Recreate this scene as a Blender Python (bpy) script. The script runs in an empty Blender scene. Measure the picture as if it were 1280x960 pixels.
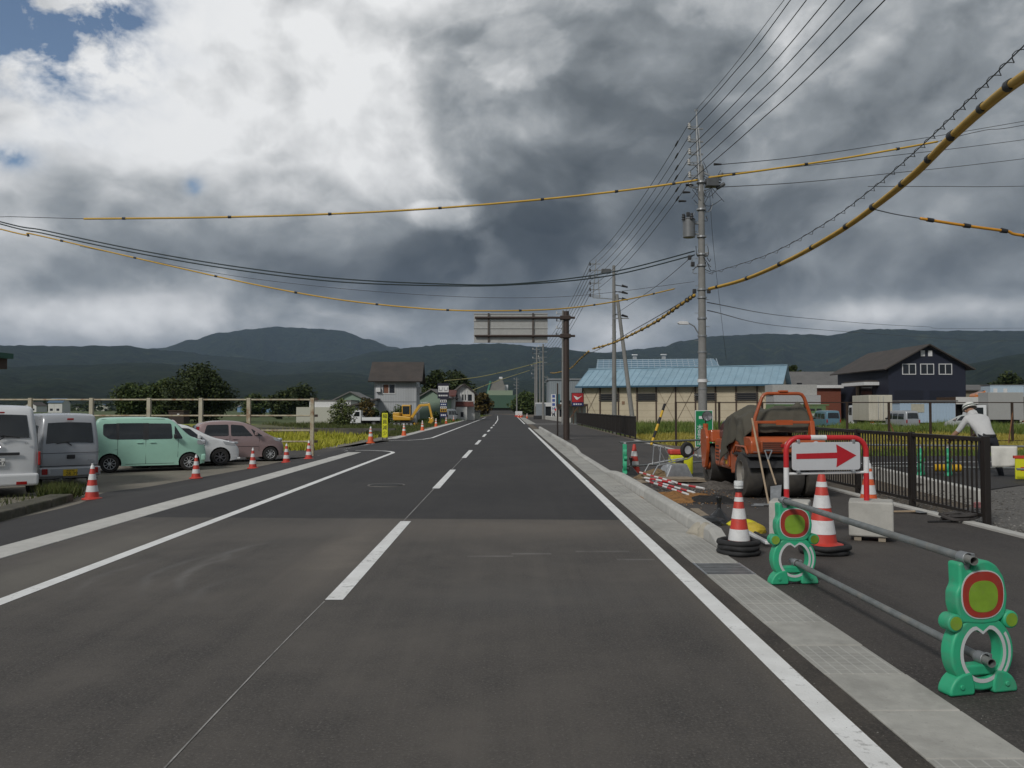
import bpy, bmesh, math, random
from mathutils import Vector, Matrix, noise
random.seed(7)
PI = math.pi
sc = bpy.context.scene
COL = sc.collection

# ------------------------------------------------------------------ camera
FPX, HORIZON, VPX, CAMH = 1030.0, 511.0, 636.0, 1.6      # focal length in photo pixels, horizon row, vanishing column, eye height
cam_d = bpy.data.cameras.new('camera'); cam = bpy.data.objects.new('camera', cam_d); COL.objects.link(cam)
cam_d.sensor_width = 36; cam_d.lens = FPX * 36 / 1280; cam_d.clip_start = 0.05; cam_d.clip_end = 60000
cam.location = (0, 0, CAMH)
PITCH = math.atan((HORIZON - 480) / FPX); YAW = math.atan((640 - VPX) / FPX)
cam.rotation_euler = (PI / 2 + PITCH, 0, -YAW)
sc.camera = cam
CAMR = cam.rotation_euler.to_matrix()
sc.render.resolution_x = 1024; sc.render.resolution_y = 768
sc.view_settings.view_transform = 'Standard'; sc.view_settings.look = 'None'
sc.view_settings.gamma = 1; sc.view_settings.exposure = 0.60; sc.view_settings.use_curve_mapping = False

# ------------------------------------------------------------------ sky and sun
SUN_EL, SUN_AZ = math.radians(38), math.radians(-146)     # azimuth from +Y towards +X
SUNV = Vector((math.sin(SUN_AZ) * math.cos(SUN_EL), math.cos(SUN_AZ) * math.cos(SUN_EL), math.sin(SUN_EL)))
world = bpy.data.worlds.new('World'); sc.world = world; world.use_nodes = True
wt = world.node_tree; wt.nodes.clear()
class NT:
    """small helper to write node maths"""
    def __init__(s, t): s.t = t
    def n(s, typ, **kw):
        x = s.t.nodes.new(typ)
        for k, v in kw.items(): setattr(x, k, v)
        return x
    def put(s, sock, v):
        if hasattr(v, 'links') or isinstance(v, bpy.types.NodeSocket): s.t.links.new(v, sock)
        else: sock.default_value = v
    def m(s, op, a, b=0.0, c=0.0, clamp=False):
        x = s.n('ShaderNodeMath', operation=op, use_clamp=clamp)
        s.put(x.inputs[0], a); s.put(x.inputs[1], b); s.put(x.inputs[2], c); return x.outputs[0]
    def noise(s, vec, scale, detail=8, rough=.55, dist=0.0, lac=2.0):
        x = s.n('ShaderNodeTexNoise'); s.put(x.inputs['Vector'], vec)
        x.inputs['Scale'].default_value = scale; x.inputs['Detail'].default_value = detail
        x.inputs['Roughness'].default_value = rough; x.inputs['Distortion'].default_value = dist
        x.inputs['Lacunarity'].default_value = lac
        return x.outputs['Fac']
    def ramp(s, fac, stops, interp='LINEAR'):
        x = s.n('ShaderNodeValToRGB'); x.color_ramp.interpolation = interp
        e = x.color_ramp.elements
        while len(e) < len(stops): e.new(0.5)
        for i, (p, c) in enumerate(stops):
            e[i].position = p; e[i].color = (*c, 1) if len(c) == 3 else c
        s.put(x.inputs[0], fac); return x.outputs[0]
    def mix(s, fac, a, b, blend='MIX'):
        x = s.n('ShaderNodeMix', data_type='RGBA', blend_type=blend)
        s.put(x.inputs[0], fac)
        for sock, v in ((x.inputs[6], a), (x.inputs[7], b)):
            s.put(sock, (*v, 1) if isinstance(v, tuple) and len(v) == 3 else v)
        return x.outputs[2]
    def sep(s, v):
        x = s.n('ShaderNodeSeparateXYZ'); s.put(x.inputs[0], v); return x.outputs
    def comb(s, a, b, c=0.0):
        x = s.n('ShaderNodeCombineXYZ')
        for i, v in enumerate((a, b, c)): s.put(x.inputs[i], v)
        return x.outputs[0]
w = NT(wt)
geo = w.n('ShaderNodeTexCoord').outputs['Generated']
dx, dy, dz = w.sep(geo)
az = w.m('ARCTAN2', dx, dy); el = w.m('ARCSINE', w.m('MAXIMUM', w.m('MINIMUM', dz, 1.0), -1.0))
def shift(v, d):
    x = w.n('ShaderNodeVectorMath', operation='ADD'); w.put(x.inputs[0], v); x.inputs[1].default_value = d; return x.outputs[0]
pv = w.comb(dx, dy, w.m('MULTIPLY', dz, 1.3))             # cloud layers are wider than tall
wx = w.noise(pv, 3.2, 4, .5); wy = w.noise(shift(pv, (7.3, 2.1, 4.4)), 3.2, 4, .5)
pw = shift(pv, (0, 0, 0)); pwn = pw.node
w.put(pwn.inputs[1], w.comb(w.m('MULTIPLY', w.m('SUBTRACT', wx, .5), .15), 0.0, w.m('MULTIPLY', w.m('SUBTRACT', wy, .5), .15)))
big = w.noise(pw, 2.6, 3, .5)
mid = w.noise(pw, 5.6, 9, .54)
mid2 = w.noise(shift(pw, (.016, 0, -.034)), 5.6, 6, .52)    # the same field a little away from the light: the difference shades the billows
relief = w.m('SUBTRACT', mid2, w.noise(pw, 5.6, 6, .52))
wisp = w.noise(pw, 17.0, 8, .6)
SKY_SOFT = [(310, 90, 380, 190, .48), (60, 200, 150, 80, .12), (500, 225, 70, 55, .14), (90, 408, 190, 26, .34), (1000, 30, 260, 60, .12), (1160, 400, 170, 15, .28), (790, 410, 60, 22, .20), (450, 404, 60, 14, .12),
    (1100, 320, 330, 75, -.16), (350, 360, 300, 34, -.06), (760, 330, 300, 70, -.06), (1000, 170, 260, 60, -.03)]
SKY_CRISP = [(730, 130, 240, 165, -.22), (340, 295, 230, 80, -.16), (620, 330, 150, 66, -.11), (690, 268, 45, 20, -.09), (220, 345, 240, 36, -.06), (660, 55, 75, 45, .12), (880, 60, 160, 70, .06), (550, 266, 60, 24, .16), (850, 250, 120, 60, .04), (1180, 130, 130, 60, .06), (560, 40, 60, 40, -.05)]
def lobe(px, py, sx, sy, amp, acc, rag=1.5, crisp=False):
    """a broad cloud mass (or clearing) at a compass direction of the sky, its edge ragged by the cloud field"""
    a0 = math.atan((px - VPX) / FPX); e0 = math.atan((HORIZON - py) / FPX)
    u = w.m('DIVIDE', w.m('SUBTRACT', az, a0), sx / FPX); v = w.m('DIVIDE', w.m('SUBTRACT', el, e0), sy / FPX)
    r2 = w.m('ADD', w.m('MULTIPLY', u, u), w.m('MULTIPLY', v, v))
    if crisp:
        r2 = w.m('ADD', w.m('SQRT', r2), w.m('MULTIPLY', w.m('SUBTRACT', mid, .5), 2.4)); r2 = w.m('ADD', r2, w.m('MULTIPLY', w.m('SUBTRACT', wisp, .5), .35))
        g = w.m('SMOOTH_MIN', w.m('MULTIPLY', w.m('MAXIMUM', w.m('SUBTRACT', 1.0, r2), 0.0), 4.5), 1.0, .35)
    else:
        r2 = w.m('ADD', r2, w.m('MULTIPLY', w.m('SUBTRACT', mid, .5), rag)); r2 = w.m('ADD', r2, w.m('MULTIPLY', w.m('SUBTRACT', wisp, .5), rag * .35))
        g = w.m('EXPONENT', w.m('MULTIPLY', w.m('MAXIMUM', r2, 0.0), -1.0))
    g = w.m('MULTIPLY', g, amp)
    return w.m('ADD', acc, g) if acc is not None else g
t = w.m('ADD', .575, w.m('MULTIPLY', w.m('SUBTRACT', big, .5), .32))
t = w.m('ADD', t, w.m('MULTIPLY', w.m('SUBTRACT', mid, .5), .34))
t = w.m('ADD', t, w.m('MULTIPLY', relief, 1.25))
t = w.m('ADD', t, w.m('MULTIPLY', w.m('SUBTRACT', wisp, .5), .09))
for L_ in SKY_SOFT: t = lobe(*L_, t)
for L_ in SKY_CRISP: t = lobe(*L_, t, crisp=True)
cl = w.ramp(t, [(0.0, (.026, .032, .037)), (.20, (.045, .053, .059)), (.40, (.090, .101, .109)), (.58, (.178, .193, .203)), (.74, (.32, .331, .338)), (.86, (.45, .456, .46)), (1.0, (.58, .584, .585))])
blue = lobe(40, 75, 95, 70, 1.5, None, 2.6); blue = lobe(5, 240, 24, 12, .9, blue, .8); blue = lobe(240, 252, 10, 10, .9, blue, .8)
blue = w.m('MULTIPLY', blue, w.m('MULTIPLY', w.m('SUBTRACT', .62, wisp), 5.5), clamp=True)
sky = w.n('ShaderNodeTexSky', sky_type='NISHITA', sun_disc=False, sun_elevation=SUN_EL, sun_rotation=SUN_AZ, altitude=400, air_density=1.0, dust_density=.5)
cl10 = w.mix(1.0, cl, (10.0, 10.0, 10.0), 'MULTIPLY')
skyc = w.mix(1.0, sky.outputs[0], (.62, .62, .62), 'MULTIPLY')
fin = w.mix(blue, cl10, skyc)
bg = w.n('ShaderNodeBackground'); w.put(bg.inputs[0], fin); bg.inputs[1].default_value = 0.10
world.cycles.sampling_method = 'MANUAL'; world.cycles.sample_map_resolution = 512
wo = w.n('ShaderNodeOutputWorld'); wt.links.new(bg.outputs[0], wo.inputs[0])
sun_d = bpy.data.lights.new('sun', 'SUN'); sun_d.energy = 1.5; sun_d.angle = math.radians(11); sun_d.color = (1, .965, .91)
sun = bpy.data.objects.new('sun', sun_d); COL.objects.link(sun)
sun.rotation_euler = SUNV.to_track_quat('Z', 'Y').to_euler()

# ------------------------------------------------------------------ helpers
def ray(px, py):
    return CAMR @ Vector(((px - 640) / FPX, (480 - py) / FPX, -1))
def at(px, py, Y):
    """where the line of sight through a photo pixel reaches the distance Y along the road"""
    d = ray(px, py); return Vector((0, 0, CAMH)) + d * (Y / d.y)
def gp(px, py, z=0.0):
    """where it meets level ground at height z"""
    d = ray(px, py); return Vector((0, 0, CAMH)) + d * ((z - CAMH) / d.z)
def lin(r, g, b, k=1.0):
    f = lambda c: ((c / 255 + .055) / 1.055) ** 2.4 if c > 10 else c / 255 / 12.92
    return (min(f(r) * k, .95), min(f(g) * k, .95), min(f(b) * k, .95))
MATS = {}
def mat(name, col, rough=.6, metal=0.0, var=.12, scale=6.0, bump=0.0, bscale=60.0, coat=0.0, spec=.5, emit=None, dirt=None, dirtamt=0.0, dscale=2.0, streak=False):
    """a procedural material: base colour with noise variation, optional dirt blotches, optional bump"""
    if name in MATS: return MATS[name]
    m = bpy.data.materials.new(name); m.use_nodes = True; MATS[name] = m
    t = m.node_tree; n = NT(t); b = t.nodes['Principled BSDF']
    co = n.n('ShaderNodeTexCoord').outputs['Object']
    dark = tuple(c * (1 - var) for c in col); light = tuple(min(c * (1 + var), 1) for c in col)
    f = n.noise(co, scale, 6, .6)
    c = n.ramp(f, [(.28, dark), (.72, light)])
    if dirt is not None:
        v = co
        if streak:
            mp = n.n('ShaderNodeMapping'); mp.inputs['Scale'].default_value = (1, 1, .12); n.put(mp.inputs[0], co); v = mp.outputs[0]
        df = n.noise(v, dscale, 7, .65, .3)
        df = n.ramp(df, [(.5, (0, 0, 0)), (.68, (1, 1, 1))])
        c = n.mix(n.m('MULTIPLY', df, dirtamt), c, dirt)
    n.put(b.inputs['Base Color'], c)
    b.inputs['Roughness'].default_value = rough; b.inputs['Metallic'].default_value = metal
    b.inputs['Specular IOR Level'].default_value = spec; b.inputs['Coat Weight'].default_value = coat; b.inputs['Coat Roughness'].default_value = .08
    if bump:
        bn = n.n('ShaderNodeBump'); bn.inputs['Strength'].default_value = bump; bn.inputs['Distance'].default_value = .02
        n.put(bn.inputs['Height'], n.noise(co, bscale, 6, .6)); t.links.new(bn.outputs[0], b.inputs['Normal'])
    if emit: b.inputs['Emission Color'].default_value = (*emit[0], 1); b.inputs['Emission Strength'].default_value = emit[1]
    return m

class M:
    """collects faces; obj() links them as one mesh object"""
    def __init__(s): s.v = []; s.f = []
    def add(s, vs, fs):
        k = len(s.v); s.v += [tuple(p) for p in vs]; s.f += [tuple(i + k for i in q) for q in fs]; return s
    def box(s, c, d, rz=0.0, mtx=None):
        x, y, z = d[0] / 2, d[1] / 2, d[2] / 2
        vs = [Vector((a, b, e)) for e in (-z, z) for a, b in ((-x, -y), (x, -y), (x, y), (-x, y))]
        R = mtx if mtx is not None else Matrix.Rotation(rz, 3, 'Z')
        return s.add([R @ p + Vector(c) for p in vs], [(3, 2, 1, 0), (4, 5, 6, 7), (0, 1, 5, 4), (1, 2, 6, 5), (2, 3, 7, 6), (3, 0, 4, 7)])
    def bb(s, x0, x1, y0, y1, z0, z1):
        return s.box(((x0 + x1) / 2, (y0 + y1) / 2, (z0 + z1) / 2), (abs(x1 - x0), abs(y1 - y0), abs(z1 - z0)))
    def frame(s, d):
        d = d.normalized(); u = d.cross(Vector((0, 0, 1)))
        if u.length < 1e-4: u = Vector((1, 0, 0))
        u.normalize(); return u, u.cross(d).normalized()
    def beam(s, a, b, w, h):
        """rectangular bar from a to b; w across, h 'up'"""
        a = Vector(a); b = Vector(b); u, v = s.frame(b - a); vs = []
        for p in (a, b): vs += [p + u * i * w / 2 + v * j * h / 2 for i, j in ((-1, -1), (1, -1), (1, 1), (-1, 1))]
        return s.add(vs, [(0, 1, 2, 3), (7, 6, 5, 4), (0, 4, 5, 1), (1, 5, 6, 2), (2, 6, 7, 3), (3, 7, 4, 0)])
    def cyl(s, a, b, r, r2=None, n=12, caps=True):
        a = Vector(a); b = Vector(b); r2 = r if r2 is None else r2; u, v = s.frame(b - a); vs = []
        for p, q in ((a, r), (b, r2)): vs += [p + (u * math.cos(2 * PI * i / n) + v * math.sin(2 * PI * i / n)) * q for i in range(n)]
        fs = [(i, (i + 1) % n, n + (i + 1) % n, n + i) for i in range(n)]
        if caps: fs += [tuple(reversed(range(n))), tuple(range(n, 2 * n))]
        return s.add(vs, fs)
    def tube(s, path, r, n=8, caps=True):
        P = [Vector(p) for p in path]; vs = []; fs = []; k = len(P); up = None
        for i, p in enumerate(P):
            d = (P[min(i + 1, k - 1)] - P[max(i - 1, 0)]).normalized()
            if up is None: u, v = s.frame(d)
            else:
                u = (up - d * up.dot(d))
                if u.length < 1e-5: u, v = s.frame(d)
                u.normalize(); v = u.cross(d).normalized()
            up = u; rr = r[i] if isinstance(r, (list, tuple)) else r
            vs += [p + (u * math.cos(2 * PI * j / n) + v * math.sin(2 * PI * j / n)) * rr for j in range(n)]
        for i in range(k - 1): fs += [(i * n + j, i * n + (j + 1) % n, (i + 1) * n + (j + 1) % n, (i + 1) * n + j) for j in range(n)]
        if caps: fs += [tuple(reversed(range(n))), tuple(range((k - 1) * n, k * n))]
        return s.add(vs, fs)
    def lathe(s, prof, n=20, c=(0, 0, 0), axis='Z'):
        c = Vector(c); vs = []; fs = []
        for r, z in prof:
            for i in range(n):
                a = 2 * PI * i / n; x, y = r * math.cos(a), r * math.sin(a)
                vs.append(c + (Vector((x, y, z)) if axis == 'Z' else Vector((x, z, y)) if axis == 'Y' else Vector((z, x, y))))
        for k in range(len(prof) - 1): fs += [(k * n + i, k * n + (i + 1) % n, (k + 1) * n + (i + 1) % n, (k + 1) * n + i) for i in range(n)]
        return s.add(vs, fs)
    def prism(s, poly, t0, t1, to3):
        """polygon in 2D given depth between t0 and t1; to3(a, b, t) gives the point"""
        n = len(poly)
        vs = [to3(a, b, t0) for a, b in poly] + [to3(a, b, t1) for a, b in poly]
        return s.add(vs, [tuple(range(n)), tuple(reversed(range(n, 2 * n)))] + [(i, n + i, n + (i + 1) % n, (i + 1) % n) for i in range(n)])
    def quad(s, *p): return s.add(p, [tuple(range(len(p)))])
    def xf(s, mtx): s.v = [tuple(mtx @ Vector(p)) for p in s.v]; return s
    def join(s, o): return s.add(o.v, o.f)
    def mesh(s, name, m=None, smooth=False):
        me = bpy.data.meshes.new(name); me.from_pydata(s.v, [], s.f); me.update()
        bm = bmesh.new(); bm.from_mesh(me)
        bmesh.ops.recalc_face_normals(bm, faces=bm.faces); bm.to_mesh(me); bm.free()
        if m: me.materials.append(m)
        if smooth:
            me.polygons.foreach_set('use_smooth', [True] * len(me.polygons))
            if smooth != 'all': me.set_sharp_from_angle(angle=math.radians(38))
        return me
    def obj(s, name, m, parent=None, smooth=False, bevel=0.0, seg=2):
        return link(name, s.mesh(name, m, smooth), parent, bevel, seg)
def link(name, me, parent=None, bevel=0.0, seg=2, loc=None, rz=0):
    o = bpy.data.objects.new(name, me); COL.objects.link(o)
    if parent is not None: o.parent = parent
    if loc is not None: o.location = loc; o.rotation_euler = (0, 0, rz)
    if bevel:
        b = o.modifiers.new('bevel', 'BEVEL'); b.width = bevel; b.segments = seg; b.limit_method = 'ANGLE'; b.angle_limit = math.radians(40)
    return o
def tag(o, label=None, cat=None, group=None, kind=None):
    for k, v in (('label', label), ('category', cat), ('group', group), ('kind', kind)):
        if v: o[k] = v
    return o
def thing(name, label, cat, loc=(0, 0, 0), rz=0.0, group=None, scale=None):
    o = bpy.data.objects.new(name, None); COL.objects.link(o); o.location = loc; o.rotation_euler = (0, 0, rz); o.empty_display_size = .2
    if scale: o.scale = (scale,) * 3
    return tag(o, label, cat, group)
def dup(src, label=None, loc=None, rz=None, scale=None, parent=None):
    """copy a thing with its parts and sub-parts; mesh data is shared"""
    c = src.copy(); COL.objects.link(c)
    if parent is not None: c.parent = parent
    if label: c['label'] = label
    if loc is not None: c.location = loc
    if rz is not None: c.rotation_euler = (0, 0, rz)
    if scale: c.scale = (scale,) * 3
    for ch in KIDS(src): dup(ch, parent=c)
    return c
def KIDS(o): return [x for x in COL.objects if x.parent == o]
def spline(P, per=8):
    """Catmull-Rom through the points"""
    P = [Vector(p) for p in P]; out = []
    for i in range(len(P) - 1):
        a, b, c, d = P[max(i - 1, 0)], P[i], P[i + 1], P[min(i + 2, len(P) - 1)]
        for k in range(per):
            t = k / per; out.append(.5 * (2 * b + (c - a) * t + (2 * a - 5 * b + 4 * c - d) * t * t + (3 * b - a - 3 * c + d) * t ** 3))
    return out + [P[-1]]
def text(name, body, size, m, parent, mtx, extrude=.001, align='CENTER', group=None):
    cu = bpy.data.curves.new(name, 'FONT'); cu.body = body; cu.size = size; cu.extrude = extrude; cu.align_x = align; cu.align_y = 'CENTER'; cu.resolution_u = 2
    o = bpy.data.objects.new(name, cu); COL.objects.link(o)
    me = bpy.data.meshes.new_from_object(o.evaluated_get(bpy.context.evaluated_depsgraph_get()))
    bpy.data.objects.remove(o); me.materials.clear(); me.materials.append(m)
    q = link(name, me, parent); q.matrix_basis = mtx; return q
def smoothstep(a, b, x):
    t = max(0, min(1, (x - a) / (b - a))); return t * t * (3 - 2 * t)
def fbm(x, y, z=0.0, o=5):
    v = 0; a = .5; f = 1
    for _ in range(o): v += a * noise.noise((x * f, y * f, z + f)); a *= .5; f *= 2.03
    return v
# ------------------------------------------------------------------ materials of the setting
def asphalt(name, base, dust, amt, gloss=.78, aggregate=.5, scuffs=False):
    m = bpy.data.materials.new(name); m.use_nodes = True; t = m.node_tree; n = NT(t); b = t.nodes['Principled BSDF']
    co = n.n('ShaderNodeTexCoord').outputs['Object']
    grit = n.noise(co, 62, 4, .8); grit2 = n.noise(co, 19, 5, .7); big = n.noise(co, .35, 6, .6, .4); mid = n.noise(co, 1.7, 6, .62, .3)
    c = n.ramp(grit, [(.36, tuple(x * (1 - aggregate) for x in base)), (.5, base), (.60, tuple(x * (1 + .9 * aggregate) for x in base)), (.67, tuple(x * (1 + 5 * aggregate) for x in base))])
    c = n.mix(n.m('MULTIPLY', n.ramp(grit2, [(.42, (0, 0, 0)), (.64, (1, 1, 1))]), .42), c, tuple(x * .55 for x in base))
    # lengthwise wear: long streaks in the direction of travel
    mp = n.n('ShaderNodeMapping'); mp.inputs['Scale'].default_value = (3.4, .10, 1); n.put(mp.inputs[0], co)
    st = n.noise(mp.outputs[0], 1.0, 7, .68)
    f = n.m('ADD', n.m('MULTIPLY', big, .55), n.m('ADD', n.m('MULTIPLY', mid, .3), n.m('MULTIPLY', st, .3)))
    f = n.ramp(f, [(.49, (0, 0, 0)), (.70, (1, 1, 1))])
    c = n.mix(n.m('MULTIPLY', f, amt), c, dust)
    x, y, z = n.sep(co)
    if scuffs:
        # dusty patches and pale tyre arcs: marks with a shape of their own
        def spot(cx, cy, sx, sy, a, col, c):
            u = n.m('DIVIDE', n.m('SUBTRACT', x, cx), sx); v = n.m('DIVIDE', n.m('SUBTRACT', y, cy), sy)
            r = n.m('ADD', n.m('MULTIPLY', u, u), n.m('MULTIPLY', v, v)); r = n.m('ADD', r, n.m('MULTIPLY', n.m('SUBTRACT', mid, .5), 2.5))
            g = n.m('EXPONENT', n.m('MULTIPLY', n.m('MAXIMUM', r, 0), -1.0))
            return n.mix(n.m('MULTIPLY', n.m('MULTIPLY', g, a), n.m('ADD', .4, grit2)), c, col)
        c = spot(-1.85, 9.3, .36, 2.0, .8, (.17, .148, .125), c); c = spot(.4, 11.2, 2.0, 1.0, .75, (.15, .13, .11), c)
        c = spot(-4.6, 8.6, .45, 2.6, .65, (.17, .158, .135), c); c = spot(.2, 7.0, 1.2, .7, .22, (.13, .125, .12), c); c = spot(-2.9, 10.9, 1.6, .8, .35, (.13, .115, .10), c)
        c = spot(1.75, 6.4, .20, 3.5, .5, (.17, .145, .115), c)
        for cx, cy, r0, a0, a1, a in ((-1.6, 8.2, 1.55, 2.5, 3.9, .13), (-1.5, 8.2, 1.95, 2.5, 3.8, .10), (-1.2, 7.3, 1.5, 2.6, 3.6, .08), (-1.9, 9.2, 1.2, 2.4, 3.7, .10), (-.6, 8.6, 2.6, 2.6, 3.5, .09), (-1.6, 8.0, 2.3, 2.6, 3.7, .08)):
            u = n.m('SUBTRACT', x, cx); v = n.m('SUBTRACT', y, cy); rr = n.m('SQRT', n.m('ADD', n.m('MULTIPLY', u, u), n.m('MULTIPLY', v, v)))
            rr = n.m('ADD', rr, n.m('MULTIPLY', n.m('SUBTRACT', mid, .5), .2))
            band = n.m('EXPONENT', n.m('MULTIPLY', n.m('POWER', n.m('DIVIDE', n.m('SUBTRACT', rr, r0), .05), 2.0), -1.0))
            ang = n.m('ARCTAN2', v, u); ang = n.m('MODULO', n.m('ADD', ang, 2 * PI), 2 * PI) if a0 > 0 else ang
            wnd = n.m('MULTIPLY', n.m('MULTIPLY', n.m('SUBTRACT', ang, a0), 2.2, clamp=True), n.m('MULTIPLY', n.m('SUBTRACT', a1, ang), 2.2, clamp=True))
            c = n.mix(n.m('MULTIPLY', n.m('MULTIPLY', band, wnd), n.m('MULTIPLY', a, n.m('MULTIPLY', grit2, 2.2)), clamp=True), c, (.30, .30, .30))
        # short pale scrape marks across the lane
        for cx, cy, ln in ((.25, 9.15, .22), (1.05, 9.3, .3), (1.35, 8.8, .2), (-.2, 9.0, .25)):
            g = n.m('MULTIPLY', n.m('LESS_THAN', n.m('ABSOLUTE', n.m('SUBTRACT', x, cx)), ln), n.m('EXPONENT', n.m('MULTIPLY', n.m('POWER', n.m('DIVIDE', n.m('SUBTRACT', y, cy), .035), 2.0), -1.0)))
            c = n.mix(n.m('MULTIPLY', g, n.m('MULTIPLY', n.m('POWER', mid, 2.0), 1.1)), c, (.26, .25, .24))
    n.put(b.inputs['Base Color'], c); b.inputs['Roughness'].default_value = gloss; b.inputs['Specular IOR Level'].default_value = .35
    bn = n.n('ShaderNodeBump'); bn.inputs['Strength'].default_value = .30; bn.inputs['Distance'].default_value = .008
    n.put(bn.inputs['Height'], n.m('ADD', n.noise(co, 210, 2, .6), n.m('MULTIPLY', grit2, .25))); t.links.new(bn.outputs[0], b.inputs['Normal'])
    return m
A_old = asphalt('asphalt_worn', (.066, .060, .0555), (.112, .100, .089), .9, scuffs=True)
A_new = asphalt('asphalt_new', (.037, .0345, .035), (.058, .054, .052), .6, aggregate=.42)
A_walk = asphalt('asphalt_walk', (.053, .047, .044), (.082, .073, .066), .8, aggregate=.5)
def paint_mat():
    m = bpy.data.materials.new('road_paint'); m.use_nodes = True; t = m.node_tree; n = NT(t); b = t.nodes['Principled BSDF']
    co = n.n('ShaderNodeTexCoord').outputs['Object']
    chip = n.ramp(n.m('ADD', n.m('MULTIPLY', n.noise(co, 14, 6, .7), .75), n.m('MULTIPLY', n.noise(co, 1.1, 3, .5), .33)), [(.60, (0, 0, 0)), (.69, (1, 1, 1))])
    c = n.ramp(n.noise(co, 3, 6, .6), [(.3, (.66, .655, .64)), (.7, (.82, .82, .81))])
    c = n.mix(n.m('MULTIPLY', chip, .62), c, (.20, .19, .18)); n.put(b.inputs['Base Color'], c); b.inputs['Roughness'].default_value = .6
    bn = n.n('ShaderNodeBump'); bn.inputs['Strength'].default_value = .35; bn.inputs['Distance'].default_value = .01
    n.put(bn.inputs['Height'], n.noise(co, 80, 3, .6)); t.links.new(bn.outputs[0], b.inputs['Normal'])
    return m
PAINT = paint_mat()
def concrete(name, base, joints=0.0, var=.14, stain=.5, groove=0):
    m = bpy.data.materials.new(name); m.use_nodes = True; t = m.node_tree; n = NT(t); b = t.nodes['Principled BSDF']
    co = n.n('ShaderNodeTexCoord').outputs['Object']; info = n.n('ShaderNodeObjectInfo').outputs['Random']
    wp = n.n('ShaderNodeNewGeometry').outputs['Position']
    c = n.ramp(n.noise(wp, 7, 6, .62), [(.28, tuple(x * (1 - var) for x in base)), (.72, tuple(x * (1 + var) for x in base))])
    c = n.mix(n.m('MULTIPLY', n.ramp(n.noise(wp, 1.3, 7, .66, .4), [(.48, (0, 0, 0)), (.66, (1, 1, 1))]), stain), c, tuple(x * .58 for x in base))
    c = n.mix(n.m('MULTIPLY', n.ramp(n.noise(wp, 42, 2, .5), [(.66, (0, 0, 0)), (.76, (1, 1, 1))]), .45), c, tuple(x * .45 for x in base))
    c = n.mix(n.m('MULTIPLY', info, .5), c, tuple(x * .72 for x in base))
    h = n.noise(co, 70, 4, .6)
    if groove:
        x, y, z = n.sep(co)
        gx = n.m('LESS_THAN', n.m('PINGPONG', n.m('MULTIPLY', x, groove), .5), .07); gy = n.m('LESS_THAN', n.m('PINGPONG', n.m('MULTIPLY', y, groove), .5), .07)
        g = n.m('MAXIMUM', gx, n.m('MULTIPLY', gy, .6)); c = n.mix(n.m('MULTIPLY', g, .30), c, (.62, .61, .58))
        h = n.m('ADD', h, n.m('MULTIPLY', g, 1.2))
    n.put(b.inputs['Base Color'], c); b.inputs['Roughness'].default_value = .85; b.inputs['Specular IOR Level'].default_value = .3
    bn = n.n('ShaderNodeBump'); bn.inputs['Strength'].default_value = .4; bn.inputs['Distance'].default_value = .006
    n.put(bn.inputs['Height'], h); t.links.new(bn.outputs[0], b.inputs['Normal'])
    return m
C_gut = concrete('gutter_concrete', (.37, .362, .335), groove=14, stain=.75); C_smooth = concrete('smooth_cover_concrete', (.40, .39, .36), stain=.7); C_kerb = concrete('kerb_concrete', (.46, .452, .425), stain=.35)
C_park = concrete('parking_concrete', (.22, .20, .165), stain=.55); C_block = concrete('block_concrete', (.46, .45, .415), stain=.4); C_new = concrete('pale_concrete', (.52, .51, .48), stain=.25)
C_dark = concrete('dark_concrete', (.09, .085, .075), stain=.7)
DIRT = mat('dirt', (.12, .095, .07), .95, var=.4, scale=9, bump=.6, bscale=40); GRAVEL = mat('gravel', (.125, .118, .11), .95, var=.6, scale=30, bump=1.0, bscale=45, dirt=(.17, .16, .145), dirtamt=.6, dscale=1.2)
VERGE = mat('gravel_verge', (.17, .155, .135), .95, var=.4, scale=24, bump=.6, bscale=40)
GREEN = mat('grass_ground', (.06, .085, .02), .95, var=.45, scale=1.2, dirt=(.075, .07, .02), dirtamt=.6, dscale=.25)
RICE = mat('rice_ground', (.22, .23, .025), .95, var=.22, scale=.6, dirt=(.10, .12, .015), dirtamt=.7, dscale=.09)
STUB = mat('yellow_grass_ground', (.19, .165, .03), .95, var=.35, scale=2.5)

def sheet(name, pts, z, m, label=None):
    """a level sheet from an outline"""
    q = M(); q.quad(*[(p[0], p[1], p[2] if len(p) > 2 else z) for p in pts]); o = q.obj(name, m)
    for p in o.data.polygons:
        if p.normal.z < 0: p.flip()
    return tag(o, kind='structure')
def gridsheet(name, xs, ys, zf, m, xmap=None):
    q = M(); vs = [((xmap(x, y) if xmap else x), y, 0) for y in ys for x in xs]; vs = [(a, b, zf(a, b)) for a, b, _ in vs]; k = len(xs)
    q.add(vs, [(j * k + i, j * k + i + 1, (j + 1) * k + i + 1, (j + 1) * k + i) for j in range(len(ys) - 1) for i in range(k - 1)])
    o = q.obj(name, m); o.data.polygons.foreach_set('use_smooth', [True] * len(o.data.polygons)); return tag(o, kind='structure')
def lsp(a, b, n): return [a + (b - a) * i / (n - 1) for i in range(n)]
FIELD = -.48           # level of the fields below the road
def plevel(Y): return -.26 - .17 * smoothstep(17, 22, Y)
def gz(X, Y):
    """height of the ground left of the road: it falls away from the road edge into the car park"""
    return plevel(Y) * smoothstep(-5.9, -9.0, X) if X < -5.9 else 0.0
def gl(px, py):
    """photo pixel to a point on that ground"""
    z = 0.0
    for _ in range(30): p = gp(px, py, z); z = .5 * z + .5 * gz(p.x, p.y)
    return gp(px, py, z)

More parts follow.
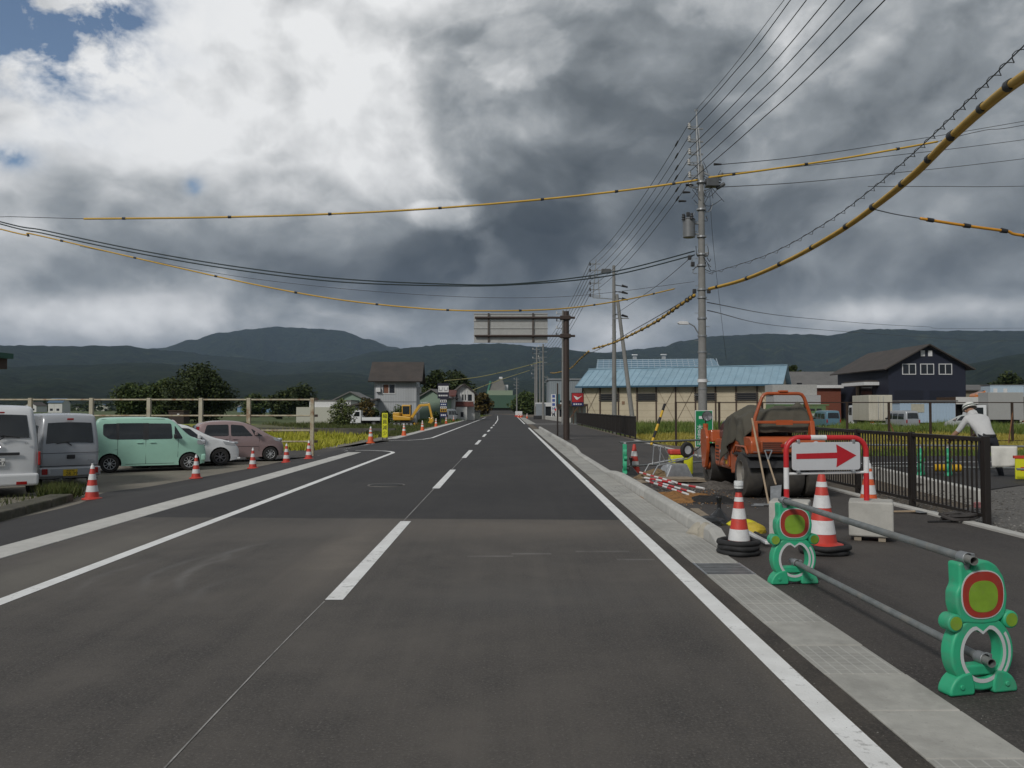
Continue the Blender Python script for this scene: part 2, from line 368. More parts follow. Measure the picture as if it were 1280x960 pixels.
# ------------------------------------------------------------------ ground, road, pavements
gm = M(); R0 = 14000
gm.quad((-R0, -R0, FIELD - .06), (R0, -R0, FIELD - .06), (R0, R0, FIELD - .06), (-R0, R0, FIELD - .06)); tag(gm.obj('ground', GREEN), kind='structure')
EDGE = 11.9                                                  # where the worn surface gives way to the new one
sheet('road', [(-5.42, -14), (1.90, -14), (1.90, EDGE), (-5.42, EDGE + .35)], 0.0, A_old)
sheet('road_new_surface', [(-5.42, EDGE + .35), (1.90, EDGE), (1.90, 215), (-3.9, 215), (-5.42, 110)], 0.0, A_new)
sheet('road_bend', [(-3.9, 215), (1.9, 215), (-18, 330), (-30, 330)], 0.0, A_new)
sheet('sidewalk', [(2.40, -14), (6.36, -14), (6.36, 42), (6.9, 90), (6.9, 160), (2.40, 160)], -.004, A_walk)
sheet('joint_strip', [(1.76, -14), (1.897, -14), (1.897, 69.0), (1.76, 69.0)], .004, asphalt('asphalt_strip', (.045, .039, .034), (.095, .08, .066), .9))
q = M()
# earth bank that carries road and pavement above the fields
for xa, xb in ((6.9, 8.4), (-5.9, -7.4)):
    q.quad((xa, 41.6, -.03), (xb, 41.6, FIELD - .1), (xb, 330, FIELD - .1), (xa, 330, -.03))
tag(q.obj('embankment', GREEN), kind='structure')
q = M(); q.bb(-5.95, 6.9, 41.6, 330, -.5, -.02); tag(q.obj('roadbed', DIRT), kind='structure')
ys = [-14, -6, 0, 4, 8, 10, 11, 12, 13, 14, 15, 16, 17, 18, 19, 20, 21, 22, 24, 26, 28, 30, 32, 34, 36, 38.8]
def pb(Y):      # asphalt / car-park boundary
    return -8.15 if Y < 15 else -8.15 - 1.25 * smoothstep(15, 20, Y) + .7 * smoothstep(20, 31, Y)
gridsheet('entrance_apron', lsp(0, 1, 12), ys, lambda x, y: gz(x, y), A_new, lambda u, y: pb(y) + (-5.9 - pb(y)) * u)
gridsheet('parking_lot', lsp(0, 1, 10), [y for y in ys if y <= 33], lambda x, y: gz(x, y) - .002, C_park, lambda u, y: pb(y) - 40 * (1 - u) ** 2)
gridsheet('side_road', lsp(-60, -5.9, 30), [32.95, 34.2, 36, 38.8, 40, 41.6], lambda x, y: gz(x, y) - .012, A_walk)

sheet('edge_apron', [(-5.95, 30.4), (-5.42, 30.4), (-5.42, 116), (-6.0, 116), (-6.0, 44), (-6.6, 43.6), (-6.6, 41.4), (-5.95, 41.4)], -.006, A_new)
# painted lines
def line(name, pts, wd, z=.004, m=None):
    """a stripe of the given width along a path"""
    P = [Vector((a, b, 0)) for a, b in pts]; q = M(); L = []; Rr = []
    for i, p in enumerate(P):
        d = (P[min(i + 1, len(P) - 1)] - P[max(i - 1, 0)]).normalized(); nn = Vector((d.y, -d.x, 0)) * wd / 2
        L.append(p - nn); Rr.append(p + nn)
    zz = lambda p: (p.x, p.y, gz(p.x, p.y) + z)
    for i in range(len(P) - 1): q.quad(zz(L[i]), zz(Rr[i]), zz(Rr[i + 1]), zz(L[i + 1]))
    o = q.obj(name, m or PAINT)
    for p in o.data.polygons:
        if p.normal.z < 0: p.flip()
    return tag(o, kind='structure')
CHALK = mat('chalk_line', (.30, .29, .28), .9, var=.35, scale=7, dirt=(.09, .085, .08), dirtamt=.8, dscale=5)
line('edge_line', [(1.675, y) for y in lsp(-14, 69.5, 40)], .15)
line('edge_line', [(1.675, y) for y in lsp(87, 200, 10)], .15)
arc = [(-4.21, y) for y in lsp(-14, 29.6, 24)] + [(-5.7 + 1.49 * math.cos(a), 29.9 + 1.9 * math.sin(a)) for a in lsp(.05, PI * .5, 8)] + [(-6.3, 31.85), (-7.4, 31.9)]
line('edge_line', arc, .15)
line('edge_line', [(-7.4, 41.9), (-6.2, 41.7), (-5.1, 41.9), (-4.5, 43.2), (-4.22, 45.5)] + [(-4.22, y) for y in lsp(48, 150, 12)], .15)
line('stop_line', [(-6.9, 35.0), (-6.4, 38.4)], .4)
for y0, y1 in ((6.95, 11.77), (16.6, 21.7), (26.9, 31.9), (37.0, 42.1), (47.2, 52.2), (57.5, 62.5), (67.6, 72.6), (77.8, 82.8)): line('centre_dash', [(-1.463, y) for y in lsp(y0, y1, 4)], .15)
line('centre_line', [(-1.46, 88), (-1.6, 120), (-2.6, 190)], .13)
line('setting_out_line', [(-1.53 + .012 * math.sin(y * .9), y) for y in lsp(-6, 6.9, 16)], .009, .003, CHALK); line('setting_out_line', [(-1.50, y) for y in lsp(11.8, 16.5, 8)], .014, .003, CHALK); line('setting_out_line', [(-1.50, y) for y in lsp(21.8, 26.8, 4)], .016, .003, CHALK)
sheet('cross_line', [(1.0 + .9, 86.2), (9.5, 86.2), (9.5, 87.0), (1.9, 87.0)], .006, PAINT)

# gutters: a bed with separate cover blocks, right and left of the carriageway
def gutter(x0, x1, y0, y1, m, step, zoff=0.0, skip=()):
    q = M(); q.bb(x0, x1, y0, y1, -.3, -.02); bed = tag(q.obj('gutter', C_dark), kind='structure')
    me = M().box((0, 0, 0), (x1 - x0 - .008, step - .008, .05)).mesh('gutter_cover', m); me2 = M().box((0, 0, 0), (x1 - x0 - .008, step - .008, .05)).mesh('gutter_cover', C_smooth)
    y = y0; k = 0
    while y < y1 - .01:
        if not any(a - .01 <= y < b for a, b in skip):
            o = link('gutter_cover', me2 if m is C_gut and (k * 7) % 11 in (0, 3, 4, 9) else me, bed, bevel=.006, loc=((x0 + x1) / 2 + random.uniform(-.003, .003), y + step / 2, -.018 + random.uniform(-.002, .002)))
        y += step; k += 1
    return bed
gut = gutter(1.90, 2.395, -2.2, 64.0, C_gut, .6, skip=((8.0, 8.5),))
gut2 = gutter(1.95, 2.9, 89, 149, C_gut, 6.0)
STEEL = mat('galvanised_steel', (.50, .51, .52), .38, .85, var=.2, scale=8, bump=.05); STEELD = mat('dull_steel', (.30, .31, .32), .5, .7, var=.25, scale=10)
for i in range(26):
    q = M(); q.box((1.93 + i * .0176, 8.3, -.014), (.005, .585, .03)); q.obj('grate_bar', STEEL, gut)
q = M(); [q.box((2.15, 8.02 + i * .14, -.011), (.46, .008, .022)) for i in range(5)]; [q.box((x, 8.3, -.012), (.02, .592, .034)) for x in (1.912, 2.383)]; q.obj('grate_frame', STEEL, gut)
C_lgut = concrete('left_gutter_concrete', (.56, .55, .52), stain=.3)
gutter(-5.90, -5.42, -2, 30.4, C_lgut, 1.2)
gutter(-6.5, -6.0, 44, 116, C_lgut, 6.0)
# raised kerb on the right, lowered where vehicles cross
kb = M(); kb.bb(2.40, 2.56, 9.35, 64, -.3, -.02); kerb = tag(kb.obj('kerb', C_dark), kind='structure')
def kerbstone(y0, y1, h0, h1):
    q = M(); x0, x1 = 2.405, 2.565
    P = lambda y, h: [(x0, y, -.02), (x1, y, -.02), (x1, y, h), (x0 + .055, y, h), (x0 + .012, y, max(h - .04, -.01))]
    a = P(y0 + .004, h0); b = P(y1 - .004, h1); q.add(a + b, [(0, 1, 2, 3, 4), (9, 8, 7, 6, 5)] + [(i, 5 + i, 5 + (i + 1) % 5, (i + 1) % 5) for i in range(5)])
    q.obj('kerb_stone', C_kerb, kerb, bevel=.012)
yy = 9.4
while yy < 64:
    y1 = yy + (.6 if yy < 9.5 else 1.2 if yy < 40 else 2.4)
    def hh(y): return .17 if y > 10 and y < 19.2 else .17 * smoothstep(9.3, 10.1, y) if y <= 10 else .17 - .12 * smoothstep(19.2, 20.2, y) + .12 * smoothstep(29.6, 31, y)
    kerbstone(yy, y1, hh(yy), hh(y1)); yy = y1
# pale edging strip below the right fence
eb = M(); eb.bb(6.36, 6.52, 2, 42, -.3, -.02); edging = tag(eb.obj('edging', C_dark), kind='structure')
me = M().box((0, 0, 0), (.15, .992, .06)).mesh('edging_block', C_new)
for i in range(40): link('edging_block', me, edging, bevel=.006, loc=(6.44 + random.uniform(-.004, .004), 2.5 + i, -.002))
# gravel, dirt trench and the raised side carriageway beyond the fence on the right
gridsheet('gravel_ground', lsp(0, 1, 24), [-10, 4, 8, 10, 11, 12, 12.6, 13.2, 13.8, 14.4, 15, 15.8, 17.2], lambda x, y: -.03 + .10 * smoothstep(12.8, 15.6, y) + .025 * fbm(x * 1.3, y * 1.3, 4), GRAVEL, lambda u, y: (6.52 + 1.9 * smoothstep(12.4, 14.5, y)) + 40 * u ** 2)
sheet('dirt_trench', [(6.52, 11.5), (8.3, 12.0), (8.7, 15.2), (9.25, 21), (10.2, 27), (9.6, 31), (6.52, 42)], -.10, DIRT)
q = M(); q.prism([(8.30, 14.3), (8.9, 15.4), (10.2, 16.4), (60, 16.6), (60, 26.6), (12, 26.4), (9.9, 25.6), (9.05, 20.3)], -.2, .09, lambda a, b, t: (a, b, t)); tag(q.obj('side_carriageway', A_new), kind='structure')
sheet('side_verge', [(9.9, 25.6), (12, 26.4), (60, 26.6), (60, 31.5), (9.9, 31)], -.05, GREEN)
line('side_edge_line', [(9.6, 22.6), (12, 23.2), (20, 23.4), (50, 23.4)], .15, .105)
sb_ = M(); sb_.quad((8.30, 14.3, -.12), (9.05, 20.3, -.12), (9.05, 20.3, .05), (8.30, 14.3, .05)); side_kerb = tag(sb_.obj('side_kerb', C_dark), kind='structure')
a0, a1 = Vector((8.22, 14.3, 0)), Vector((8.95, 20.3, 0)); dd = (a1 - a0).normalized()
for i in range(10):
    p = a0 + dd * (i + .5) * .6; q = M(); q.box((0, 0, 0), (.18, .592, .34)); o = q.obj('kerb_stone', C_new, side_kerb, bevel=.02); o.location = (p.x, p.y, .02); o.rotation_euler = (0, 0, math.atan2(-dd.x, dd.y))
# fields
sheet('rice_field', [(-9.5, 40.4), (-8.6, 62), (-30, 64), (-110, 92), (-110, 40)], FIELD + .02, RICE)
sheet('far_rice_field', [(-21, 74), (-21, 104), (-120, 135), (-120, 101)], FIELD + .03, RICE)
gridsheet('gravel_verge', [-9.6, -8.8, -8, -7.2, -6.52, -5.95], [41.6, 50, 62, 100], lambda x, y: -.02 - .40 * smoothstep(-6.5, -9.4, x), VERGE)
sheet('house_lot', [(-6.5, 58), (-8.4, 61), (-30, 66), (-30, 130), (-6.5, 160)], -.30, mat('lot_ground', (.105, .10, .045), .95, var=.5, scale=1.1, dirt=(.05, .07, .02), dirtamt=.8, dscale=.35))
sheet('dry_field', [(8.6, 31), (60, 31.5), (70, 64), (8.8, 64)], FIELD + .05, STUB)
sheet('yard_ground', [(18, 78), (90, 70), (130, 170), (18, 170)], FIELD + .02, VERGE)
# low retaining wall along the field edge
q = M(); q.beam((-8.55, 62.2, -.25), (-22, 64.2, -.22), .25, .75); tag(q.obj('retaining_wall', C_dark), 'low dark concrete wall between the rice field and the house lot', 'wall')

def blades(name, corners, n, h, m, z, label=None, cat=None, spread=.035, clump=5, near=True):
    """upright leaf blades scattered over a four-cornered patch"""
    A, B, C, D = [Vector((*c, z)) for c in corners]; q = M(); vs = []; fs = []
    for i in range(n):
        u, v = random.random(), random.random(); v = v ** 1.6 if near else v
        p = A.lerp(B, u).lerp(D.lerp(C, u), v)
        hk = h * (.75 + .8 * noise.noise((p.x * .25, p.y * .25, 3)))
        for k in range(clump):
            a = random.uniform(0, 2 * PI); b = p + Vector((random.gauss(0, spread * 3), random.gauss(0, spread * 3), 0)); wv = Vector((math.cos(a), math.sin(a), 0)) * spread * .5
            tip = b + Vector((random.gauss(0, .35) * hk, random.gauss(0, .35) * hk, hk * random.uniform(.6, 1.25)))
            j = len(vs); vs += [b - wv, b + wv, tip]; fs.append((j, j + 1, j + 2))
    q.v = [tuple(x) for x in vs]; q.f = fs
    me = bpy.data.meshes.new(name); me.from_pydata(q.v, [], q.f); me.materials.append(m); o = link(name, me)
    return tag(o, label, cat, kind='stuff')
def leafmat(name, c1, c2, c3=None, sc=1.5):
    m = bpy.data.materials.new(name); m.use_nodes = True; t = m.node_tree; n = NT(t); b = t.nodes['Principled BSDF']
    wp = n.n('ShaderNodeNewGeometry').outputs['Position']; rnd = n.n('ShaderNodeNewGeometry').outputs['Random Per Island']
    f = n.m('ADD', n.m('MULTIPLY', rnd, .5), n.m('MULTIPLY', n.noise(wp, sc, 4, .6), .6))
    n.put(b.inputs['Base Color'], n.ramp(f, [(.25, c1), (.6, c2), (.85, c3 or c2)])); b.inputs['Roughness'].default_value = .65; b.inputs['Specular IOR Level'].default_value = .25
    return m
L_rice = leafmat('rice_leaf', (.24, .26, .022), (.34, .33, .035), (.40, .36, .06), .3); L_yel = leafmat('dry_grass_leaf', (.21, .19, .03), (.32, .27, .05), (.38, .33, .10), .6)
L_grn = leafmat('grass_leaf', (.07, .11, .02), (.12, .17, .035), (.19, .20, .05), .7); L_weed = leafmat('weed_leaf', (.035, .055, .012), (.07, .09, .02), (.13, .12, .05), 3)
blades('rice_crop', ((-9.7, 40.8), (-60, 40.8), (-90, 80), (-8.9, 61.5)), 14000, .5, L_rice, FIELD, 'yellow green rice growing behind the rusty pipe fence', 'rice', .09)
blades('dry_grass', ((8.8, 33), (38, 33), (56, 62), (9.2, 62)), 12000, .42, L_yel, FIELD + .04, 'yellowing grass on the field right of the road', 'grass', .07)
blades('verge_grass', ((9.8, 26.6), (30, 26.8), (34, 31.6), (9.8, 31.2)), 6000, .25, L_grn, -.06, 'green grass along the edge of the side carriageway', 'grass', .04)
blades('field_grass', ((9.0, 62), (58, 62), (75, 82), (11, 106)), 15000, .8, L_grn, FIELD, 'tall green grass in front of the beige building and parked trucks', 'grass', .09)
blades('lot_weeds', ((-6.9, 50), (-8.2, 58), (-30, 100), (-7.0, 110)), 5000, .5, L_weed, -.33, 'rough weeds on the lot around the yellow excavator', 'weeds', .08)
blades('roadside_weeds', ((-7.0, 95), (-14, 110), (-18, 205), (-5.2, 205)), 5000, .6, L_grn, -.3, 'green weeds along the left road edge near the bend', 'weeds', .12)

# ------------------------------------------------------------------ mountains
FOREST = bpy.data.materials.new('forest'); FOREST.use_nodes = True
_t = FOREST.node_tree; _n = NT(_t); _b = _t.nodes['Principled BSDF']; _wp = _n.n('ShaderNodeNewGeometry').outputs['Position']
_c = _n.ramp(_n.noise(_wp, .012, 9, .72, .5), [(.30, (.006, .013, .007)), (.52, (.022, .036, .014)), (.72, (.050, .066, .026))])
_c = _n.mix(_n.ramp(_n.noise(_wp, .0035, 5, .6), [(.62, (0, 0, 0)), (.68, (.5, .5, .5))]), _c, (.085, .10, .03))
_n.put(_b.inputs['Base Color'], _c); _b.inputs['Roughness'].default_value = .95; _b.inputs['Specular IOR Level'].default_value = .1
_bn = _n.n('ShaderNodeBump'); _bn.inputs['Strength'].default_value = 1.0; _bn.inputs['Distance'].default_value = 60; _n.put(_bn.inputs['Height'], _n.noise(_wp, .02, 8, .7)); _t.links.new(_bn.outputs[0], _b.inputs['Normal'])
def ridge(name, crest, D, depth, seed, rough=.10, ext=None, spur=1.0):
    """a mountain range: crest given as photo (column, row), its foot `depth` metres nearer than the crest at distance D"""
    pts = [(math.atan((x - VPX) / FPX), (HORIZON - y) / FPX * D / math.cos(math.atan((x - VPX) / FPX)) ** 0) for x, y in crest]
    na, nr = 320, 44; q = M(); vs = []
    a0, a1 = pts[0][0], pts[-1][0]
    def H(a):
        for (p, h), (p2, h2) in zip(pts, pts[1:]):
            if p <= a <= p2:
                u = (a - p) / (p2 - p); u = u * u * (3 - 2 * u); return h + (h2 - h) * u
        return pts[-1][1]
    for i in range(na):
        a = a0 + (a1 - a0) * i / (na - 1); h = H(a)
        for j in range(nr + 8):
            s = j / (nr - 1); r = (D - depth + depth * s) / max(math.cos(a), .35) ** .0
            base = s ** 1.25 if s <= 1 else 1 - (s - 1) * 1.2
            x, y = r * math.sin(a), r * math.cos(a)
            nz = fbm(a * 16 * spur + seed, s * 1.1 + seed * .3, seed, 6)
            rdg = 1 - abs(fbm(a * 11 * spur + seed * 2, s * .7, seed + 9, 5)) * 2.4
            k = math.sin(min(s, 1) * PI) ** .8
            z = h * base * (1 + 0) + h * k * (.22 * nz + .16 * (rdg - .6)) + h * rough * .18 * fbm(a * 90 + seed, s * 20, seed, 4)
            z += (fbm(a * 420 + seed, s * 60, seed, 2)) * 10
            vs.append((x, y, max(z, -3) if s < .03 else z))
    k = nr + 8; q.add(vs, [(i * k + j, (i + 1) * k + j, (i + 1) * k + j + 1, i * k + j + 1) for i in range(na - 1) for j in range(k - 1)])
    me = bpy.data.meshes.new(name); me.from_pydata(q.v, [], q.f); me.polygons.foreach_set('use_smooth', [True] * len(q.f)); me.materials.append(FOREST)
    return tag(link(name, me), kind='structure')
ridge('mountain', [(-600, 500), (-100, 480), (100, 462), (200, 441), (240, 430), (275, 421), (310, 416), (345, 412), (400, 413), (425, 415), (460, 425), (490, 434), (560, 462), (700, 490), (820, 500)], 8500, 3200, 3.1)
ridge('hills', [(-900, 430), (-300, 440), (0, 443), (60, 442), (130, 440), (150, 439), (200, 443), (290, 449), (360, 455), (420, 452), (470, 440), (520, 434), (560, 430), (620, 429), (690, 434), (740, 440), (800, 446), (900, 460), (1100, 480)], 5600, 2700, 11.7)
ridge('ridge', [(560, 470), (700, 450), (760, 441), (800, 437), (830, 434), (850, 428), (900, 422), (960, 421), (1010, 423), (1040, 425), (1080, 419), (1110, 420), (1180, 424), (1230, 426), (1280, 428), (1500, 436), (1900, 440), (2600, 450)], 6800, 2600, 23.3)
ridge('foothills', [(-900, 478), (-200, 470), (0, 466), (90, 462), (180, 458), (260, 462), (330, 470), (420, 466), (500, 472), (600, 476), (700, 474), (800, 468), (900, 470), (1060, 466), (1200, 462), (1290, 452), (1500, 446), (2600, 470)], 3400, 2000, 37.9)
# ------------------------------------------------------------------ vehicles
GLASS = mat('car_glass', (.012, .015, .018), .06, 0, var=.2, spec=.6, coat=.3); RUBBER = mat('tyre_rubber', (.022, .021, .020), .85, var=.3, scale=12, bump=.2); BLACKP = mat('black_plastic', (.025, .025, .027), .55, var=.2)
ALLOY = mat('alloy', (.55, .56, .57), .4, .15, var=.1); REDL = mat('red_lamp', (.30, .012, .012), .15, 0, var=.15, coat=.5); CLEAR = mat('lamp_lens', (.55, .57, .6), .12, .3, var=.15, coat=.5); AMBER = mat('amber_lamp', (.6, .16, .02), .2, coat=.4)
CHROME = mat('chrome', (.62, .63, .64), .15, .9, var=.1); PLW = mat('plate_white', (.72, .72, .70), .5, var=.05); PLY = mat('plate_yellow', (.66, .45, .02), .5, var=.05); INK = mat('black_ink', (.012, .014, .013), .6); SHADOWB = mat('underbody', (.015, .015, .015), .9)
SEAM = mat('seam', (.03, .03, .03), .8)
def paintm(name, c, metal=.0, rough=.32): return mat(name, c, rough, metal, var=.04, scale=2, coat=.6, dirt=tuple(x * .7 for x in c), dirtamt=.25, dscale=1.6)
def chaikin(P, k=2, closed=False):
    for _ in range(k):
        Q = [] if closed else [P[0]]
        n = len(P)
        for i in range(n if closed else n - 1):
            a, b = P[i], P[(i + 1) % n]
            Q += [tuple(.75 * u + .25 * v for u, v in zip(a, b)), tuple(.25 * u + .75 * v for u, v in zip(a, b))]
        if not closed: Q.append(P[-1])
        P = Q
    return P
def rcorner(P, r=.06, k=3):
    """outline with rounded corners of about radius r"""
    out = []; n = len(P)
    for i in range(n):
        a, b, c = Vector(P[i - 1]), Vector(P[i]), Vector(P[(i + 1) % n]); d1 = (a - b); d2 = (c - b); q = min(r, d1.length * .45, d2.length * .45)
        s_, e_ = b + d1.normalized() * q, b + d2.normalized() * q
        for j in range(k + 1):
            t = j / k; out.append(tuple(s_ * (1 - t) ** 2 + b * 2 * t * (1 - t) + e_ * t * t))
    return out
def flat_poly(poly, f, m, name, parent, cuts_z=6, cuts_x=6, thick=0.0, smooth=True):
    """a panel whose outline is given in (x, z); f(x, z) gives its point on the curved body"""
    bm = bmesh.new(); vs = [bm.verts.new((x, 0, z)) for x, z in poly]; bm.faces.new(vs)
    xs = [p[0] for p in poly]; zs = [p[1] for p in poly]
    for k in range(1, cuts_z): bmesh.ops.bisect_plane(bm, geom=bm.verts[:] + bm.edges[:] + bm.faces[:], plane_co=(0, 0, min(zs) + (max(zs) - min(zs)) * k / cuts_z), plane_no=(0, 0, 1))
    for k in range(1, cuts_x): bmesh.ops.bisect_plane(bm, geom=bm.verts[:] + bm.edges[:] + bm.faces[:], plane_co=(min(xs) + (max(xs) - min(xs)) * k / cuts_x, 0, 0), plane_no=(1, 0, 0))
    bmesh.ops.triangulate(bm, faces=[q for q in bm.faces if len(q.verts) > 4])
    for v in bm.verts: v.co = f(v.co.x, v.co.z)
    me = bpy.data.meshes.new(name); bm.to_mesh(me); bm.free(); me.materials.append(m)
    if smooth: me.polygons.foreach_set('use_smooth', [True] * len(me.polygons))
    return link(name, me, parent)
_wheel = {}
def wheel(parent, c, r, wd, side, style='steel', rimm=None):
    """tyre with rim under one wheel part; side = +1 outer face towards +y"""
    key = (round(r, 3), round(wd, 3), side, style)
    if key not in _wheel:
        t = M(); pr = [(r * .62, -wd / 2), (r * .9, -wd / 2), (r * .98, -wd * .38), (r, -wd * .25), (r, wd * .25), (r * .98, wd * .38), (r * .9, wd / 2), (r * .62, wd / 2)]
        t.lathe(pr, 28, axis='Y'); tm = t.mesh('tyre', RUBBER, True)
        q = M(); y = side * wd / 2
        q.lathe([(r * .64, y * .9), (r * .66, y * .98), (r * .60, y * .96), (r * .56, y * .62)], 28, axis='Y')
        nsp = {'steel': 9, 'alloy': 5, 'twin': 7}[style]
        q.lathe([(.001, y * .86), (r * .15, y * .86), (r * .17, y * .7)], 14, axis='Y')
        for k in range(nsp):
            for da in ((-.11, .11) if style != 'steel' else (0,)):
                a = 2 * PI * k / nsp + da; e = Vector((math.cos(a), 0, math.sin(a))); e2 = Vector((math.cos(a + (.16 if style == 'twin' else 0)), 0, math.sin(a + (.16 if style == 'twin' else 0))))
                q.beam(Vector((0, y * .80, 0)) + e * r * .1, Vector((0, y * .86, 0)) + e2 * r * .6, r * (.14 if style == 'steel' else .085), .014)
        rm = q.mesh('rim', rimm or ALLOY, True)
        d = M(); d.lathe([(.001, y * .45), (r * .6, y * .45)], 24, axis='Y'); dm = d.mesh('rim_shade_disc', SHADOWB)  # near-black disc behind the spokes, painted in for the shade inside the wheel
        _wheel[key] = (tm, rm, dm)
    tm, rm, dm = _wheel[key]
    o = link('wheel', tm, parent); o.location = c
    link('rim', rm, o); link('rim_shade', dm, o); return o
def car(name, label, S, loc, az, group=None):
    """S: dict of L W H, side profile, glass outlines etc; x forward from the rear bumper, y left, z up; az = compass heading"""
    root = thing(name, label, S.get('cat', 'car'), loc, PI / 2 - az, group)
    L, W, H = S['L'], S['W'], S['H']; belt = S['belt']; tum = S.get('tum', .14); rw = S['rw']; xr, xf = S['xr'], S['xf']; gc = S.get('clear', .17)
    top = chaikin(S['prof'], 2)                               # from rear low, over the roof, to the front low
    def yw(x, z):
        y = W / 2 - tum * (max(0, z - belt) / (H - belt)) ** 1.25 * 1.0 - .05 * max(0, (belt - .25 - z)) ** 1.0 * .5
        u = abs(x - L / 2) / (L / 2); y -= .10 * u ** 8 * (1.3 if x > L / 2 else .8)
        crease = .012 * math.exp(-((z - belt * .62) / .07) ** 2); return y + crease * (1 if .15 * L < x < .85 * L else 0)
    bottom = []
    def arch(xc): return [(xc - (rw + .05) * math.cos(a), rw + (rw + .05) * math.sin(a)) for a in lsp(PI + math.asin(min(.95, (rw - gc) / (rw + .05))), -math.asin(min(.95, (rw - gc) / (rw + .05))), 13)]
    for xc in (xf, xr): bottom += arch(xc)                    # going backwards along the sill
    bottom = [(x, z) for x, z in bottom if 0 < x < L]
    n_top = len(top); outline = top + bottom
    # inset ring for the rounded shoulder
    e = S.get('round', .05); ins = []
    for i, (x, z) in enumerate(outline):
        if i < n_top:
            a = outline[max(i - 1, 0)]; b = outline[min(i + 1, n_top - 1)]; dx_, dz_ = b[0] - a[0], b[1] - a[1]; l = math.hypot(dx_, dz_) or 1
            nx, nz = dz_ / l, -dx_ / l                        # inward for a clockwise (rear-up-front) run
            ins.append((x + nx * e, z + nz * e))
        else: ins.append((x, z))
    body = thing_mesh = None
    bm = bmesh.new(); sides = []
    for sgn in (1, -1):
        vs = [bm.verts.new((x, 0, z)) for x, z in ins]; f = bm.faces.new(vs); base = list(bm.verts)
        sides.append(vs)
        geom = vs + list(f.edges) + [f]
        mine = set(vs)
        for k in range(1, 9):
            g = [v for v in bm.verts if v in mine] + [ed for ed in bm.edges if all(v in mine for v in ed.verts)] + [fc for fc in bm.faces if all(v in mine for v in fc.verts)]
            r = bmesh.ops.bisect_plane(bm, geom=g, plane_co=(0, 0, gc + (H - gc) * k / 9), plane_no=(0, 0, 1)); mine |= {v for v in r['geom'] if isinstance(v, bmesh.types.BMVert)} | {v for v in r['geom_cut'] if isinstance(v, bmesh.types.BMVert)}
        for k in range(1, 10):
            g = [v for v in bm.verts if v in mine] + [ed for ed in bm.edges if all(v in mine for v in ed.verts)] + [fc for fc in bm.faces if all(v in mine for v in fc.verts)]
            r = bmesh.ops.bisect_plane(bm, geom=g, plane_co=(L * k / 10, 0, 0), plane_no=(1, 0, 0)); mine |= {v for v in r['geom_cut'] if isinstance(v, bmesh.types.BMVert)} | {v for v in r['geom'] if isinstance(v, bmesh.types.BMVert)}
        for v in mine: v.co = (v.co.x, sgn * yw(v.co.x, v.co.z), v.co.z)
    bmesh.ops.triangulate(bm, faces=[q for q in bm.faces if len(q.verts) > 4])
    # shoulder and top strips
    def ring(fy, k, crown):
        out = []
        for i in range(n_top):
            x, z = outline[i]; xi, zi = ins[i]; X = xi + (x - xi) * k; Z = zi + (z - zi) * k
            out.append(bm.verts.new((X, fy(X, Z), Z + crown * (1 if z > belt else .5))))
        return out
    st = [ring(lambda x, z: yw(x, z), 0, 0), ring(lambda x, z: yw(x, z) - e * .12, .5, 0), ring(lambda x, z: yw(x, z) - e * .45, .86, 0), ring(lambda x, z: yw(x, z) - e * 1.0, 1, 0)]
    mids = [ring(lambda x, z, k=k: (yw(x, z) - e) * k, 1, .018 * (1 - k * k)) for k in (.6, .2, -.2, -.6)]
    st2 = [ring(lambda x, z: -(yw(x, z) - e * 1.0), 1, 0), ring(lambda x, z: -(yw(x, z) - e * .45), .86, 0), ring(lambda x, z: -(yw(x, z) - e * .12), .5, 0), ring(lambda x, z: -yw(x, z), 0, 0)]
    rings = st + mids + st2
    for A_, B_ in zip(rings, rings[1:]):
        for i in range(n_top - 1): bm.faces.new((A_[i], A_[i + 1], B_[i + 1], B_[i]))
    bmesh.ops.remove_doubles(bm, verts=bm.verts, dist=.0008); bmesh.ops.recalc_face_normals(bm, faces=bm.faces)
    me = bpy.data.meshes.new('body'); bm.to_mesh(me); bm.free(); me.materials.append(S['paint']); me.polygons.foreach_set('use_smooth', [True] * len(me.polygons)); me.set_sharp_from_angle(angle=math.radians(42))
    body = link('body', me, root)
    u = M(); u.bb(.15, L - .2, -W / 2 + .2, W / 2 - .2, gc + .02, belt - .15); u.bb(.3, L - .3, -W / 2 + .09, W / 2 - .09, gc + .01, gc + .06); u.obj('underbody', SHADOWB, root)
    for xw in (xr, xf):
        for s_ in (1, -1): wheel(root, (xw, s_ * (W / 2 - .10), rw), rw, .17, s_, S.get('rim', 'steel'), S.get('rimm'))
    for sgn in (1, -1):
        if S.get('one_side') and sgn != S['one_side']: continue
        gl_ = [flat_poly(rcorner(w_), lambda x, z, g=sgn: Vector((x, g * (yw(x, z) + .004), z)), GLASS, 'side_window', root, 5, 4) for w_ in S.get('glass', [])]
        for p in S.get('pillars', []): flat_poly(p, lambda x, z, g=sgn: Vector((x, g * (yw(x, z) + .006), z)), BLACKP, 'pillar', root, 5, 1)
        for sm in S.get('seams', []):
            q = M(); q.tube([(x, sgn * (yw(x, z) + .001), z) for x, z in sm], .006, 5); q.obj('door_seam', SEAM, root)
        for hx, hz in S.get('handles', []):
            q = M(); q.box((hx, sgn * (yw(hx, hz) + .016), hz), (.17, .025, .03)); q.obj('door_handle', S.get('handlem', S['paint']), root, bevel=.008)
        if 'mirror' in S:
            x, z = S['mirror']; q = M(); q.box((x, sgn * (yw(x, z) + .10), z + .03), (.10, .17, .14)); q.beam((x, sgn * yw(x, z), z - .02), (x, sgn * (yw(x, z) + .07), z), .05, .04); q.obj('mirror', S.get('mirrorm', BLACKP), root, bevel=.03)
